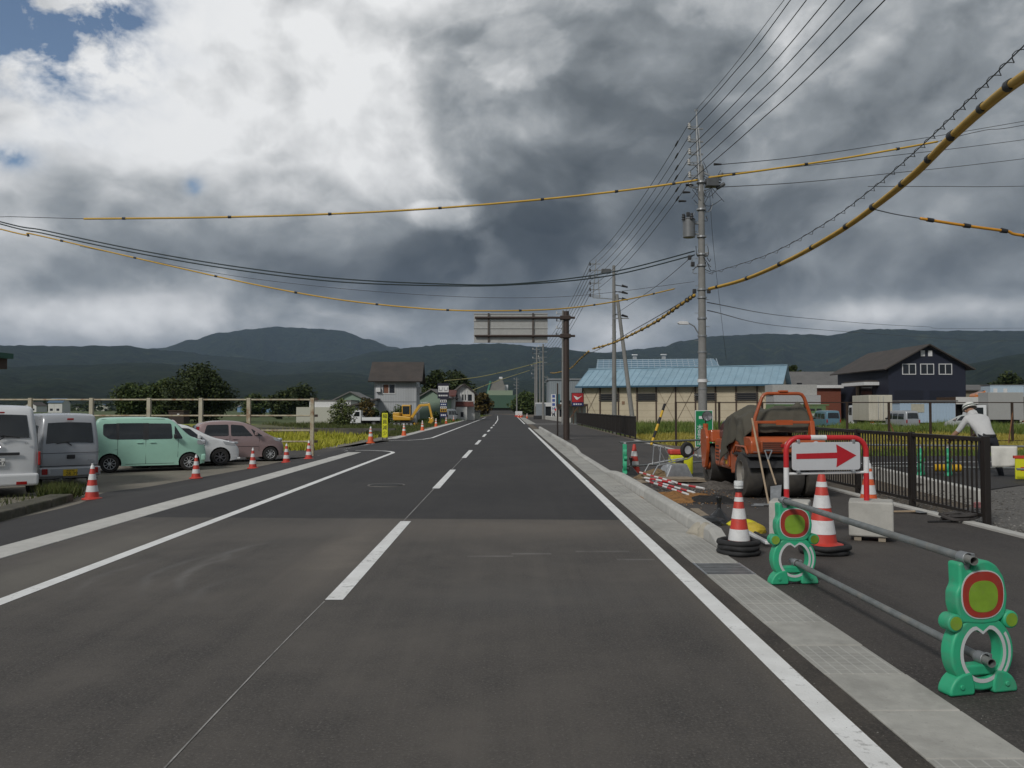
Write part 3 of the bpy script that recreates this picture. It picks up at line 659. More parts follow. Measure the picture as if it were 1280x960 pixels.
        for poly, m_, nm in S.get('side_lamps', []): flat_poly(rcorner(poly, .03), lambda x, z, g=sgn: Vector((x, g * (yw(x, z) + .006), z)), m_, nm, root, 3, 3)
    # windows across the car: between two places on the roof line
    def cross(nm, x0, z0, x1, z1, inset, m_, off=.008):
        q = M(); d = Vector((x1 - x0, 0, z1 - z0)); nn = Vector((-d.z, 0, d.x)).normalized() * off
        if (Vector(((x0 + x1) / 2, 0, (z0 + z1) / 2)) + nn - Vector((L / 2, 0, belt))).length < (Vector(((x0 + x1) / 2, 0, (z0 + z1) / 2)) - Vector((L / 2, 0, belt))).length: nn = -nn
        rows = []
        for k in range(5):
            x, z = x0 + d.x * k / 4, z0 + d.z * k / 4; hw = yw(x, z) - inset
            rows.append([Vector((x, hw * j / 4, z + .018 * (1 - (j / 4) ** 2) * 1)) + nn * 1.5 for j in range(-4, 5)])
        q.add([p for r_ in rows for p in r_], [(a * 9 + b, a * 9 + b + 1, (a + 1) * 9 + b + 1, (a + 1) * 9 + b) for a in range(4) for b in range(8)]); return q.obj(nm, m_, root, 'all')
    for a_ in S.get('screens', []): cross(*a_)
    for nm, c, d, m_, bv in S.get('boxes', []): M().box(c, d).obj(nm, m_, root, bevel=bv)
    if 'extra' in S: S['extra'](root, yw)
    return root
def plate(root, y, z, body, m_, x=-.03, small=None):
    q = M(); q.box((x, y, z), (.012, .33, .165)); p = q.obj('number_plate', m_, root, bevel=.004)
    R_ = Matrix(((0, 0, -1), (-1, 0, 0), (0, 1, 0))).to_4x4()
    text('plate_number', body, .12, INK, p, Matrix.Translation((x - .008, y - .015, z - .03)) @ R_)
    text('plate_region', '長野 580', .05, INK, p, Matrix.Translation((x - .008, y, z + .05)) @ R_)
def wiper(root, x, y, z, ln, sgn=1):
    q = M(); q.beam((x - .02, y, z), (x - .035, y + ln * .35 * sgn, z + .09), .022, .022); q.beam((x - .03, y + ln * .1 * sgn, z + .1), (x - .03, y + ln * sgn, z + .05), .015, .02); q.obj('rear_wiper', BLACKP, root)

# white van at the left edge
P_white = paintm('van_white', (.62, .63, .64)); P_silver = paintm('van_silver', (.38, .39, .41), .35); P_mint = paintm('mint', (.36, .62, .50)); P_wcar = paintm('car_white', (.72, .73, .74)); P_pink = paintm('dusty_pink', (.36, .26, .255), .3); P_grey = paintm('van_grey', (.30, .33, .36), .3); P_blue = paintm('van_blue', (.10, .20, .26), .2)
def ex_white(root, yw):
    plate(root, .0, .74, '·64-47', PLW, -.045); wiper(root, -.0, -.05, 1.20, .38, -1)
    M().box((-.04, 0, .91), (.03, .86, .06)).obj('garnish', BLACKP, root, bevel=.01)
    M().box((-.02, 0, .36), (.12, 1.58, .26)).obj('bumper', P_white, root, bevel=.05, seg=3)
    q = M()
    for k in range(20): pass
    e = [( .09 * math.cos(a), .055 * math.sin(a)) for a in lsp(0, 2 * PI, 21)]
    q.tube([(-.035, x, 1.08 + z) for x, z in e], .007, 5); q.tube([(-.035, x * .45, 1.08 + z * .95) for x, z in e], .006, 5); q.tube([(-.035, x * .8, 1.10 + z * .4) for x, z in e], .006, 5); q.obj('emblem', CHROME, root)
    text('model_badge', 'GL', .07, CHROME, root, Matrix.Translation((-.035, -.56, 1.13)) @ Matrix(((0, 0, -1), (-1, 0, 0), (0, 1, 0))).to_4x4(), .004)
    for s_ in (1, -1):
        M().box((-.07, s_ * .47, .29), (.03, .2, .07)).obj('reflector', REDL, root, bevel=.008)
        M().box((.02, s_ * .80, .80), (.08, .05, .30)).obj('tail_lamp', REDL, root, bevel=.02)
    M().box((.04, 0, 1.78), (.05, .3, .035)).obj('brake_lamp', REDL, root, bevel=.008)
VAN = dict(L=4.05, W=1.66, H=1.93, belt=1.08, rw=.30, xr=.75, xf=3.2, clear=.2, tum=.13, round=.07, paint=P_white, cat='van',
    prof=[(.03, .22), (-.01, .45), (0, 1.0), (.05, 1.45), (.14, 1.86), (.4, 1.92), (1.6, 1.935), (2.9, 1.91), (3.15, 1.84), (3.55, 1.2), (3.95, 1.0), (4.04, .75), (4.05, .4), (3.98, .22)],
    glass=[[(.35, 1.12), (1.3, 1.12), (1.3, 1.62), (.4, 1.62)], [(1.4, 1.12), (2.3, 1.12), (2.3, 1.65), (1.4, 1.65)], [(2.42, 1.12), (3.35, 1.12), (2.98, 1.68), (2.42, 1.66)]],
    seams=[[(1.35, .3), (1.35, 1.7)], [(2.37, .3), (2.37, 1.7)], [(3.3, .55), (3.35, 1.1)]], handles=[(1.5, .98), (2.55, .98)], mirror=(3.3, 1.15),
    screens=[('rear_window', .02, 1.24, .12, 1.72, .13, GLASS, .012), ('windscreen', 3.52, 1.24, 3.17, 1.80, .10, GLASS)], extra=ex_white)
p = at(-6, 600, 17.3)
car('parked_van', 'white van at the left edge of the photo, seen from behind', VAN, (p.x, 17.3, plevel(17)), math.radians(-36))
def ex_silver(root, yw):
    plate(root, .0, .40, '·28-39', PLY, -.085); wiper(root, -.0, -.03, 1.09, .34, 1)
    M().box((-.02, 0, .42), (.13, 1.42, .24)).obj('bumper', P_silver, root, bevel=.04, seg=3)
    M().box((-.035, -.02, .80), (.03, .19, .10)).obj('tailgate_handle', BLACKP, root, bevel=.02)
    M().box((.012, 0, 1.76), (.05, .15, .05)).obj('brake_lamp', REDL, root, bevel=.01)
    for s_ in (1, -1):
        a = M().box((-.085, s_ * .58, .44), (.03, .13, .15)).obj('tail_lamp', REDL, root, bevel=.01); M().box((-.088, s_ * .48, .44), (.03, .06, .15)).obj('reversing_lamp', CLEAR, a, bevel=.01)
    text('model_badge', 'EVERY', .05, CHROME, root, Matrix.Translation((-.03, -.48, .70)) @ Matrix(((0, 0, -1), (-1, 0, 0), (0, 1, 0))).to_4x4(), .004)
    q = M(); q.tube([(-.018, .69, .9), (-.018, -.69, .9)], .006, 5); q.tube([(-.012, .69, .57), (-.012, -.69, .57)], .008, 5); q.obj('tailgate_seam', SEAM, root)
    q = M(); q.tube([(.3, 0, .26), (-.06, .22, .24)], .03, 8); q.obj('exhaust_pipe', STEELD, root)
KEIVAN = dict(L=3.39, W=1.475, H=1.9, belt=1.02, rw=.27, xr=.62, xf=2.95, clear=.2, tum=.11, round=.06, paint=P_silver, cat='van',
    prof=[(.03, .25), (-.01, .5), (0, .95), (.03, 1.35), (.10, 1.80), (.3, 1.88), (1.4, 1.905), (2.5, 1.87), (2.75, 1.80), (3.1, 1.15), (3.3, .95), (3.38, .7), (3.39, .4), (3.34, .25)],
    glass=[[(.32, 1.08), (1.2, 1.08), (1.2, 1.6), (.36, 1.6)], [(1.28, 1.08), (2.05, 1.08), (2.05, 1.62), (1.28, 1.62)], [(2.13, 1.08), (2.98, 1.08), (2.66, 1.64), (2.13, 1.63)]],
    seams=[[(1.24, .3), (1.24, 1.7)], [(2.09, .3), (2.09, 1.7)], [(.3, 1.75), (2.2, 1.75)]], handles=[(1.4, .95), (2.25, .95)], mirror=(2.9, 1.1),
    screens=[('rear_window', .012, 1.14, .085, 1.66, .11, GLASS, .012), ('windscreen', 3.08, 1.2, 2.77, 1.77, .09, GLASS)], extra=ex_silver)
p = at(87, 600, 21.2)
car('parked_van', 'silver kei van with a yellow number plate, seen from behind beside the white van', KEIVAN, (p.x, 21.2, plevel(21.5)), math.radians(-38))

# mint car
def ex_mint(root, yw):
    M().box((3.30, 0, .42), (.16, 1.36, .22)).obj('bumper', P_mint, root, bevel=.05, seg=3)
    for s_ in (1, -1):
        M().box((3.30, s_ * .53, .93), (.14, .3, .12)).obj('headlamp', CLEAR, root, bevel=.03)
        M().box((.03, s_ * .66, .95), (.08, .09, .5)).obj('tail_lamp', REDL, root, bevel=.02)
    M().box((3.36, 0, .78), (.03, .8, .09)).obj('grille', BLACKP, root, bevel=.02)
TALL = dict(L=3.395, W=1.475, H=1.75, belt=1.02, rw=.285, xr=.50, xf=2.86, clear=.2, tum=.12, round=.06, paint=P_mint,
    prof=[(.04, .22), (0, .45), (.0, .95), (.05, 1.4), (.12, 1.69), (.35, 1.74), (1.2, 1.755), (2.0, 1.735), (2.35, 1.68), (2.85, 1.12), (3.15, 1.03), (3.33, .88), (3.39, .6), (3.39, .4), (3.34, .22)],
    glass=[[(.30, 1.20), (.48, 1.07), (.72, 1.05), (.72, 1.56), (.30, 1.55)], [(.70, 1.05), (1.50, 1.05), (1.50, 1.57), (.70, 1.57)], [(1.58, 1.05), (2.34, 1.05), (2.30, 1.55), (1.58, 1.56)], [(2.40, 1.05), (2.66, 1.05), (2.40, 1.50)]],
    pillars=[[(1.46, 1.04), (1.62, 1.04), (1.62, 1.57), (1.46, 1.57)], [(.68, 1.05), (.76, 1.05), (.76, 1.57), (.68, 1.57)]],
    seams=[[(.72, .55), (.72, 1.05)], [(1.54, .26), (1.54, 1.05)], [(2.5, .45), (2.52, 1.04)], [(.1, .72), (.72, .73)], [(.95, .26), (2.4, .26)], [(.25, 1.69), (2.1, 1.70)]],
    handles=[(1.36, .94), (1.74, .94)], mirror=(2.42, 1.10), mirrorm=BLACKP, rimm=ALLOY,
    side_lamps=[([(.03, .75), (.16, .78), (.07, 1.05), (.03, 1.2)], REDL, 'tail_lamp'), ([(3.1, .86), (3.3, .84), (3.26, .97), (3.1, 1.0)], CLEAR, 'headlamp')],
    screens=[('rear_window', .035, 1.08, .11, 1.60, .10, GLASS, .012), ('windscreen', 2.83, 1.15, 2.39, 1.64, .09, GLASS)], extra=ex_mint)
p = gp(131, 593.0, plevel(25)); a_m = math.radians(63)
car('parked_car', 'mint green boxy kei car parked side on', TALL, (p.x - .5 * math.sin(a_m) - .45, p.y - .5 * math.cos(a_m) + 1.2, plevel(25)), a_m)
# white hatchback nosing out behind it
def ex_wcar(root, yw):
    for s_ in (1, -1): M().box((3.62, s_ * .6, .80), (.2, .3, .09), s_ * -.5).obj('headlamp', CLEAR, root, bevel=.03)
    M().box((3.76, 0, .42), (.08, 1.2, .2)).obj('grille', BLACKP, root, bevel=.03); M().box((3.74, 0, .25), (.2, 1.5, .07)).obj('front_lip', P_wcar, root, bevel=.02)
HATCH = dict(L=3.82, W=1.70, H=1.5, belt=.96, rw=.31, xr=.68, xf=3.13, clear=.17, tum=.17, round=.07, paint=P_wcar, rim='alloy',
    prof=[(.06, .2), (.0, .5), (.05, .95), (.35, 1.38), (.75, 1.48), (1.5, 1.505), (2.1, 1.44), (2.85, 1.0), (3.45, .88), (3.75, .70), (3.82, .45), (3.76, .2)],
    glass=[[(.62, 1.0), (1.45, .98), (1.45, 1.38), (.75, 1.36)], [(1.53, .98), (2.55, .96), (2.1, 1.34), (1.53, 1.38)]], seams=[[(1.49, .25), (1.49, 1.4)], [(2.6, .3), (2.62, .94)]], handles=[(.95, .86), (1.75, .86)], mirror=(2.4, 1.02), mirrorm=P_wcar,
    side_lamps=[([(3.3, .74), (3.66, .70), (3.6, .80), (3.2, .88)], CLEAR, 'headlamp')],
    screens=[('rear_window', .08, 1.0, .38, 1.38, .12, GLASS, .012), ('windscreen', 2.80, 1.03, 2.13, 1.42, .11, GLASS)], extra=ex_wcar)
p = gp(260, 582.5, plevel(28)); a_w = math.radians(62)
car('parked_car', 'white hatchback with black spoked wheel nosing out behind the mint car', dict(HATCH, rim='twin', rimm=mat('dark_alloy', (.2, .2, .21), .3, .7)), (p.x - 3.13 * math.sin(a_w), p.y - 3.13 * math.cos(a_w) + .85, plevel(28)), a_w)
# pink compact
def ex_pink(root, yw):
    for s_ in (1, -1): M().box((3.2, s_ * .55, .82), (.16, .25, .13), s_ * -.5).obj('headlamp', CLEAR, root, bevel=.04)
    M().box((3.36, 0, .45), (.06, 1.0, .12)).obj('grille', BLACKP, root, bevel=.02)
EGG = dict(L=3.395, W=1.475, H=1.57, belt=.98, rw=.275, xr=.52, xf=2.84, clear=.18, tum=.17, round=.08, paint=P_pink,
    prof=[(.06, .2), (.0, .5), (.03, .95), (.18, 1.40), (.5, 1.54), (1.2, 1.575), (1.85, 1.52), (2.35, 1.30), (2.85, .98), (3.2, .86), (3.37, .65), (3.395, .4), (3.34, .2)],
    glass=[[(.38, 1.06), (.55, 1.0), (1.28, 1.0), (1.28, 1.43), (.5, 1.42)], [(1.36, .99), (2.18, .98), (1.82, 1.39), (1.36, 1.43)], [(2.24, .98), (2.56, .97), (2.1, 1.28)]],
    seams=[[(.62, .5), (.62, .98)], [(1.32, .24), (1.32, 1.0)], [(2.4, .4), (2.42, .97)], [(.7, .62), (2.4, .58)]], handles=[(1.14, .88), (1.5, .88)], mirror=(2.28, 1.05), mirrorm=P_pink,
    side_lamps=[([(.04, .92), (.17, .94), (.24, 1.36), (.14, 1.36)], REDL, 'tail_lamp'), ([(3.0, .8), (3.22, .74), (3.12, .88), (2.9, .93)], CLEAR, 'headlamp')],
    screens=[('rear_window', .04, 1.02, .17, 1.38, .12, GLASS, .012), ('windscreen', 2.82, 1.01, 2.02, 1.47, .10, GLASS)], extra=ex_pink)
p = gp(326, 576.5, plevel(30)); a_p = math.radians(62)
car('parked_car', 'dusty pink compact car parked in front of the rusty fence', EGG, (p.x - 2.84 * math.sin(a_p), p.y - 2.84 * math.cos(a_p) + .75, plevel(30)), a_p)

# far vehicles
def kei_truck(name, label, loc, az):
    r = thing(name, label, 'truck', loc, PI / 2 - az); w_ = P_wcar
    M().prism([(2.1, .35), (3.3, .35), (3.35, .8), (3.15, 1.1), (2.75, 1.72), (2.1, 1.75)], -.7, .7, lambda a, b, t: (a, t, b)).obj('cab', w_, r, bevel=.05)
    M().prism([(2.25, 1.08), (2.95, 1.08), (2.68, 1.6), (2.25, 1.6)], -.706, .706, lambda a, b, t: (a, t, b)).obj('side_window', GLASS, r)
    M().prism([(3.17, 1.1), (3.2, 1.12), (2.82, 1.68), (2.79, 1.66)], -.62, .62, lambda a, b, t: (a, t, b)).obj('windscreen', GLASS, r)
    M().box((1.02, 0, .66), (2.0, 1.4, .08)).obj('bed', w_, r)
    for c, d in (((1.02, .69, .83), (2.0, .04, .28)), ((1.02, -.69, .83), (2.0, .04, .28)), ((.03, 0, .83), (.04, 1.34, .28)), ((2.0, 0, .95), (.04, 1.34, .5))): M().box(c, d).obj('side_board', w_, r)
    M().box((1.4, 0, .45), (2.6, .7, .25)).obj('chassis', SHADOWB, r)
    for x in (.7, 2.6):
        for s_ in (1, -1): wheel(r, (x, s_ * .6, .27), .27, .16, s_)
    for s_ in (1, -1): M().box((3.33, s_ * .5, .72), (.06, .25, .16)).obj('headlamp', CLEAR, r, bevel=.02)
    return r
p = at(476, 527, 92); kei_truck('kei_truck', 'small white kei pickup truck parked below the grey house', (p.x, 92, -.32), math.radians(-92))
def box_truck(name, label, loc, az, boxm, L=5.2, H=2.5, W=2.2, doors=True, cabm=None, side=False):
    r = thing(name, label, 'truck', loc, PI / 2 - az); cabm = cabm or P_wcar
    M().bb(0, L, -W / 2, W / 2, .9, .9 + H).obj('cargo_box', boxm, r, bevel=.03)
    M().prism([(L + .15, .5), (L + 1.75, .5), (L + 1.8, 1.2), (L + 1.55, 2.4), (L + .15, 2.45)], -W * .46, W * .46, lambda a, b, t: (a, t, b)).obj('cab', cabm, r, bevel=.06)
    M().prism([(L + .5, 1.4), (L + 1.5, 1.4), (L + 1.35, 2.2), (L + .5, 2.2)], -W * .463, W * .463, lambda a, b, t: (a, t, b)).obj('side_window', GLASS, r)
    M().bb(.1, L + 1.4, -.45, .45, .5, .88).obj('chassis', SHADOWB, r)
    if doors:
        for s_ in (1, -1):
            M().bb(-.03, 0, s_ * .03, s_ * (W / 2 - .06), .98, .82 + H).obj('rear_door', boxm, r, bevel=.01)
            M().bb(-.06, -.03, s_ * .22, s_ * .26, 1.0, .8 + H).obj('lock_bar', STEEL, r)
            M().bb(-.05, 0, s_ * (W / 2 - .45), s_ * (W / 2 - .1), .66, .80).obj('tail_lamp', REDL, r)
        M().bb(-.06, 0, -W / 2 + .1, W / 2 - .1, .56, .64).obj('rear_bumper', P_wcar, r)
    if side:
        M().bb(L * .78, L * .9, -W / 2 - .02, -W / 2, 1.0, .8 + H).obj('side_panel', P_grey, r); 
        for k in range(4): M().bb(.5 + k * .9, .56 + k * .9, -W / 2 + .02, -W / 2 + .06, .5, .9).obj('side_guard_post', STEEL, r)
    for x in (1.0, L + 1.0):
        for s_ in (1, -1): wheel(r, (x, s_ * (W / 2 - .2), .38), .38, .26, s_)
    for s_ in (1, -1): M().box((L + 1.5, s_ * (W * .46 + .12), 1.9), (.06, .18, .4)).obj('mirror', BLACKP, r)
    return r
YG = FIELD + .02
p = at(1101, 522, 80); box_truck('box_truck', 'box truck with cream rear doors parked behind the field', (p.x, 80, YG), math.radians(6), mat('box_cream', (.50, .47, .39), .5, var=.06, dirt=(.3, .28, .22), dirtamt=.4, streak=True))
p = at(1273, 522, 88); box_truck('box_truck', 'grey box truck standing side on at the right edge of the yard', (p.x, 88, YG), math.radians(-86), mat('box_grey', (.33, .33, .32), .5, var=.05), L=3.6, side=True, H=2.9)
p = at(1148, 522, 76)
def plain(root, yw): M().box((-.02, 0, .42), (.12, 1.4, .2)).obj('bumper', BLACKP, root, bevel=.04); [M().box((-.03, s_ * .64, .9), (.05, .1, .3)).obj('tail_lamp', REDL, root) for s_ in (1, -1)]; plate(root, 0, .62, '40-17', PLY, -.05) if False else None
FV = dict(KEIVAN, extra=plain)
car('parked_van', 'pale silver kei van parked between the cream truck and the blue container', dict(FV, paint=P_silver), (p.x - .5, 76, YG), math.radians(-8))
p = at(1042, 522, 78); car('parked_van', 'slate blue kei van parked left of the cream box truck', dict(FV, paint=P_blue), (p.x, 78, YG), math.radians(-2))
p = at(1214, 522, 74); car('parked_car', 'pale grey kei car parked at the white shed behind the worker', dict(EGG, paint=P_grey, extra=None) if False else {**{k: v for k, v in EGG.items() if k != 'extra'}, 'paint': paintm('pale_grey', (.45, .47, .46), .2)}, (p.x + 1.3, 74, YG), math.radians(-42))
p = at(584 - 30, 526, 112); car('parked_van', 'white van parked beside the house with brown awnings', dict(FV, paint=P_wcar), (p.x, 112, -.3), math.radians(20))
p = at(668, 515, 175)

# yellow mini excavator
def excavator(loc, az):
    Y_ = paintm('machine_yellow', (.55, .30, .02), 0, .45); r = thing('mini_excavator', 'small yellow excavator parked beside the grey house', 'excavator', loc, PI / 2 - az)
    for s_ in (1, -1):
        q = M(); q.prism([(-.95, .05), (.95, .05), (1.15, .25), (.95, .5), (-.95, .5), (-1.15, .25)], s_ * .55, s_ * .9, lambda a, b, t: (a, t, b)); tr = q.obj('track', RUBBER, r, bevel=.06)
        for x in (-.9, -.45, 0, .45, .9): M().lathe([(.001, s_ * .905), (.15, s_ * .905)], 12, (x, 0, .26), 'Y').obj('track_roller', STEELD, tr)
    M().lathe([(.001, .5), (.5, .5), (.5, .7), (.001, .7)], 20).obj('turntable', BLACKP, r)
    M().prism([(-1.1, .7), (.8, .7), (.8, 1.05), (-.2, 1.15), (-1.15, 1.25)], -.75, .75, lambda a, b, t: (a, t, b)).obj('body', Y_, r, bevel=.08)
    q = M(); q.bb(-.35, .6, .02, .72, 1.1, 2.35); c = q.obj('cab', Y_, r, bevel=.06)
    M().bb(-.25, .5, .725, .735, 1.35, 2.2).obj('window', GLASS, c); M().bb(-.25, .5, .0, .015, 1.35, 2.2).obj('window', GLASS, c); M().bb(.605, .615, .1, .65, 1.2, 2.25).obj('window', GLASS, c)
    M().bb(-1.15, -.4, -.7, .7, 1.15, 1.55).obj('engine_cover', Y_, r, bevel=.08)
    q = M(); q.beam((.8, -.2, 1.0), (1.7, -.2, 2.3), .2, .3); q.beam((1.65, -.2, 2.28), (2.7, -.2, 2.35), .18, .26); q.obj('boom', Y_, r, bevel=.03)
    q = M(); q.beam((2.65, -.2, 2.5), (3.0, -.2, 1.0), .16, .22); a_ = q.obj('dipper_arm', Y_, r, bevel=.03)
    q = M(); q.prism([(2.7, .95), (3.15, 1.0), (3.2, .6), (2.95, .35), (2.6, .45), (2.75, .7)], -.45, .05, lambda a, b, t: (a, t, b)); q.obj('bucket', Y_, r, bevel=.02)
    q = M(); q.cyl((1.2, -.2, 1.3), (1.9, -.2, 2.1), .06); q.cyl((1.8, -.2, 2.55), (2.6, -.2, 2.6), .05); q.obj('hydraulic_ram', STEELD, r)
    q = M(); q.bb(1.2, 1.3, -.85, .85, .1, .45); q.beam((.6, -.5, .35), (1.2, -.5, .3), .1, .1); q.beam((.6, .5, .35), (1.2, .5, .3), .1, .1); q.obj('dozer_blade', Y_, r)
p = at(506, 529, 88); excavator((p.x, 88, -.32), math.radians(97))
# ------------------------------------------------------------------ cones, barriers, signs, fences
CRED = mat('cone_red', (.50, .045, .03), .55, var=.12, dirt=(.22, .05, .04), dirtamt=.35, dscale=9); CORG = mat('cone_orange', (.66, .11, .03), .55, var=.1, dirt=(.3, .08, .04), dirtamt=.3, dscale=9); CWHT = mat('reflective_white', (.66, .66, .66), .35, var=.06, dirt=(.34, .32, .3), dirtamt=.35, dscale=12)
BLK = mat('black_rubber', (.017, .017, .018), .75, var=.3, scale=18, bump=.4, bscale=30)
def cone(label, loc, h=.7, kind='A', tip=True, group='traffic cones along the left side', rz=None, base=True):
    r = thing('traffic_cone', label, 'traffic cone', loc, random.uniform(0, 1.5) if rz is None else rz, group)
    key = ('cone', kind, tip, base)
    if key not in _wheel:
        c = CORG if kind == 'B' else CRED; R = lambda z: .145 - .112 * (z / .7)
        parts = []
        body = M().lathe([(R(.03), .03), (R(.68), .68), (R(.68) * .8, .70), (.012, .70)], 24).mesh('cone_body', c, True); parts.append(('cone_body', body, 0))
        if base: parts.append(('base', M().lathe([(.002, .0), (.195, .0), (.20, .012), (.195, .028), (R(.03) + .01, .036), (R(.05), .05)], 24).mesh('base', c if kind == 'A' else c, True), 0))
        for a, b in (((.16, .29), (.41, .53)) if kind == 'A' else ((.30, .42), (.50, .60)) if kind == 'B' else ((.13, .26), (.38, .50), (.58, .63))): parts.append(('white_band', M().lathe([(R(a) + .0025, a), (R(b) + .0025, b)], 24).mesh('white_band', CWHT, True), 0))
        if tip: parts.append(('tip', M().lathe([(R(.64) + .003, .64), (R(.70) + .002, .70), (.02, .715), (.02, .745), (.001, .75)], 16).mesh('tip', CWHT, True), 0))
        _wheel[key] = parts
    for n_, me, _ in _wheel[key]: link(n_, me, r)
    r.scale = (h / .7,) * 3; return r
for i, (px, py, h, lab) in enumerate([(115, 624, .68, 'red and white cone nearest the camera on the left, before the silver van'), (245, 598, .66, 'red and white cone in front of the mint car front wheel'), (316, 585.5, .66, 'red and white cone in front of the pink car door'), (358, 578, .64, 'red and white cone just past the nose of the pink car'), (386, 573.5, .58, 'red and white cone at the foot of the rusty fence end post')]):
    p = gl(px, py); cone(lab, (p.x, p.y, gz(p.x, p.y)), h, 'A')
far = [(463.3, 554, .75, 'B'), (505, 545, .72, 'B'), (528, 538.5, .72, 'B'), (545, 533.4, .72, 'B'), (557.7, 529.6, .72, 'B'), (567, 527, .72, 'B'), (576, 524.2, .7, 'B'), (581, 523.4, .7, 'B')]
names = ['orange cone left of the yellow upright sign', 'orange cone first beyond the yellow upright sign', 'orange cone in front of the excavator bucket', 'orange cone just right of the excavator bucket', 'orange cone in front of the sign tower', 'orange cone right of the sign tower', 'orange cone second to last before the left road bend', 'orange cone last before the left road bend']
for (px, py, h, k), lab in zip(far, names): p = gp(px, py, -.02); cone(lab, (p.x, p.y, -.02), h, k, True, 'orange cones leading to the bend')
p = gp(649, 519.8); cone('small orange cone left of the pair at the far right kerb', (p.x - .6, 150, 0), .8, 'B', True, 'far orange cones')
cone('small orange cone beside the far flagman', (3.1, 140, 0), .8, 'B', True, 'far orange cones'); cone('small orange cone between the far line and the flagman', (2.2, 150, 0), .8, 'B', True, 'far orange cones')
p = gp(793, 591); cone('red and white cone behind the far green barrier stand', (p.x, p.y, -.004), .72, 'A', False, 'cones in the work area')
def weight(label, loc, n=3, r=.22):
    o = thing('cone_weight', label, 'cone weight', loc, random.uniform(0, 2), 'black rubber cone weights')
    for k in range(n):
        q = M(); P_ = []; 
        for i in range(28):
            a = 2 * PI * i / 28; rr = r * (1 + .11 * noise.noise((math.cos(a) * 2, math.sin(a) * 2, k * 3.1 + loc[0]))); sq = max(abs(math.cos(a)), abs(math.sin(a))); rr *= .78 + .2 / sq
            P_.append((rr * math.cos(a) + .012 * math.sin(k * 5), rr * math.sin(a) + .01 * math.cos(k * 4), .03 + k * .052 + .012 * noise.noise((math.cos(a), math.sin(a), k))))
        q.tube(P_ + [P_[0]], .031, 10, False); q.obj('ring', BLK, o, 'all')
    return o
p1 = gp(924, 692); cone('red and white cone with a clear lamp on top, beside the steel gutter grate', (p1.x, p1.y, .03), .66, 'C', False, 'cones in the work area', base=False)
lamp = thing('warning_lamp', 'clear lamp cap on top of the cone beside the steel gutter grate', 'lamp', (p1.x, p1.y, .03 + .655)); M().lathe([(.001, 0), (.046, 0), (.046, .03), (.052, .034)], 18).obj('lamp_base', BLACKP, lamp, True); M().lathe([(.05, .035), (.052, .10), (.046, .118), (.001, .12)], 18).obj('lamp_lens', mat('lamp_cap', (.62, .63, .62), .2, 0, var=.2, scale=40, coat=.5), lamp, True); M().lathe([(.0535, .06), (.0535, .066)], 18).obj('lamp_rim', STEELD, lamp)
weight('stack of three black rubber rings under the cone beside the gutter grate', (p1.x, p1.y, 0), 3, .20)
p2 = gp(1028, 691); cone('tall red and white cone between the two concrete blocks', (p2.x, p2.y, .07), .80, 'C', False, 'cones in the work area'); weight('flattened black rubber ring under the tall cone between the concrete blocks', (p2.x + .02, p2.y, 0), 2, .24)
cone('faded orange and white cone behind the right concrete block', (5.36, 12.3, 0), .78, 'B', True, 'cones in the work area')

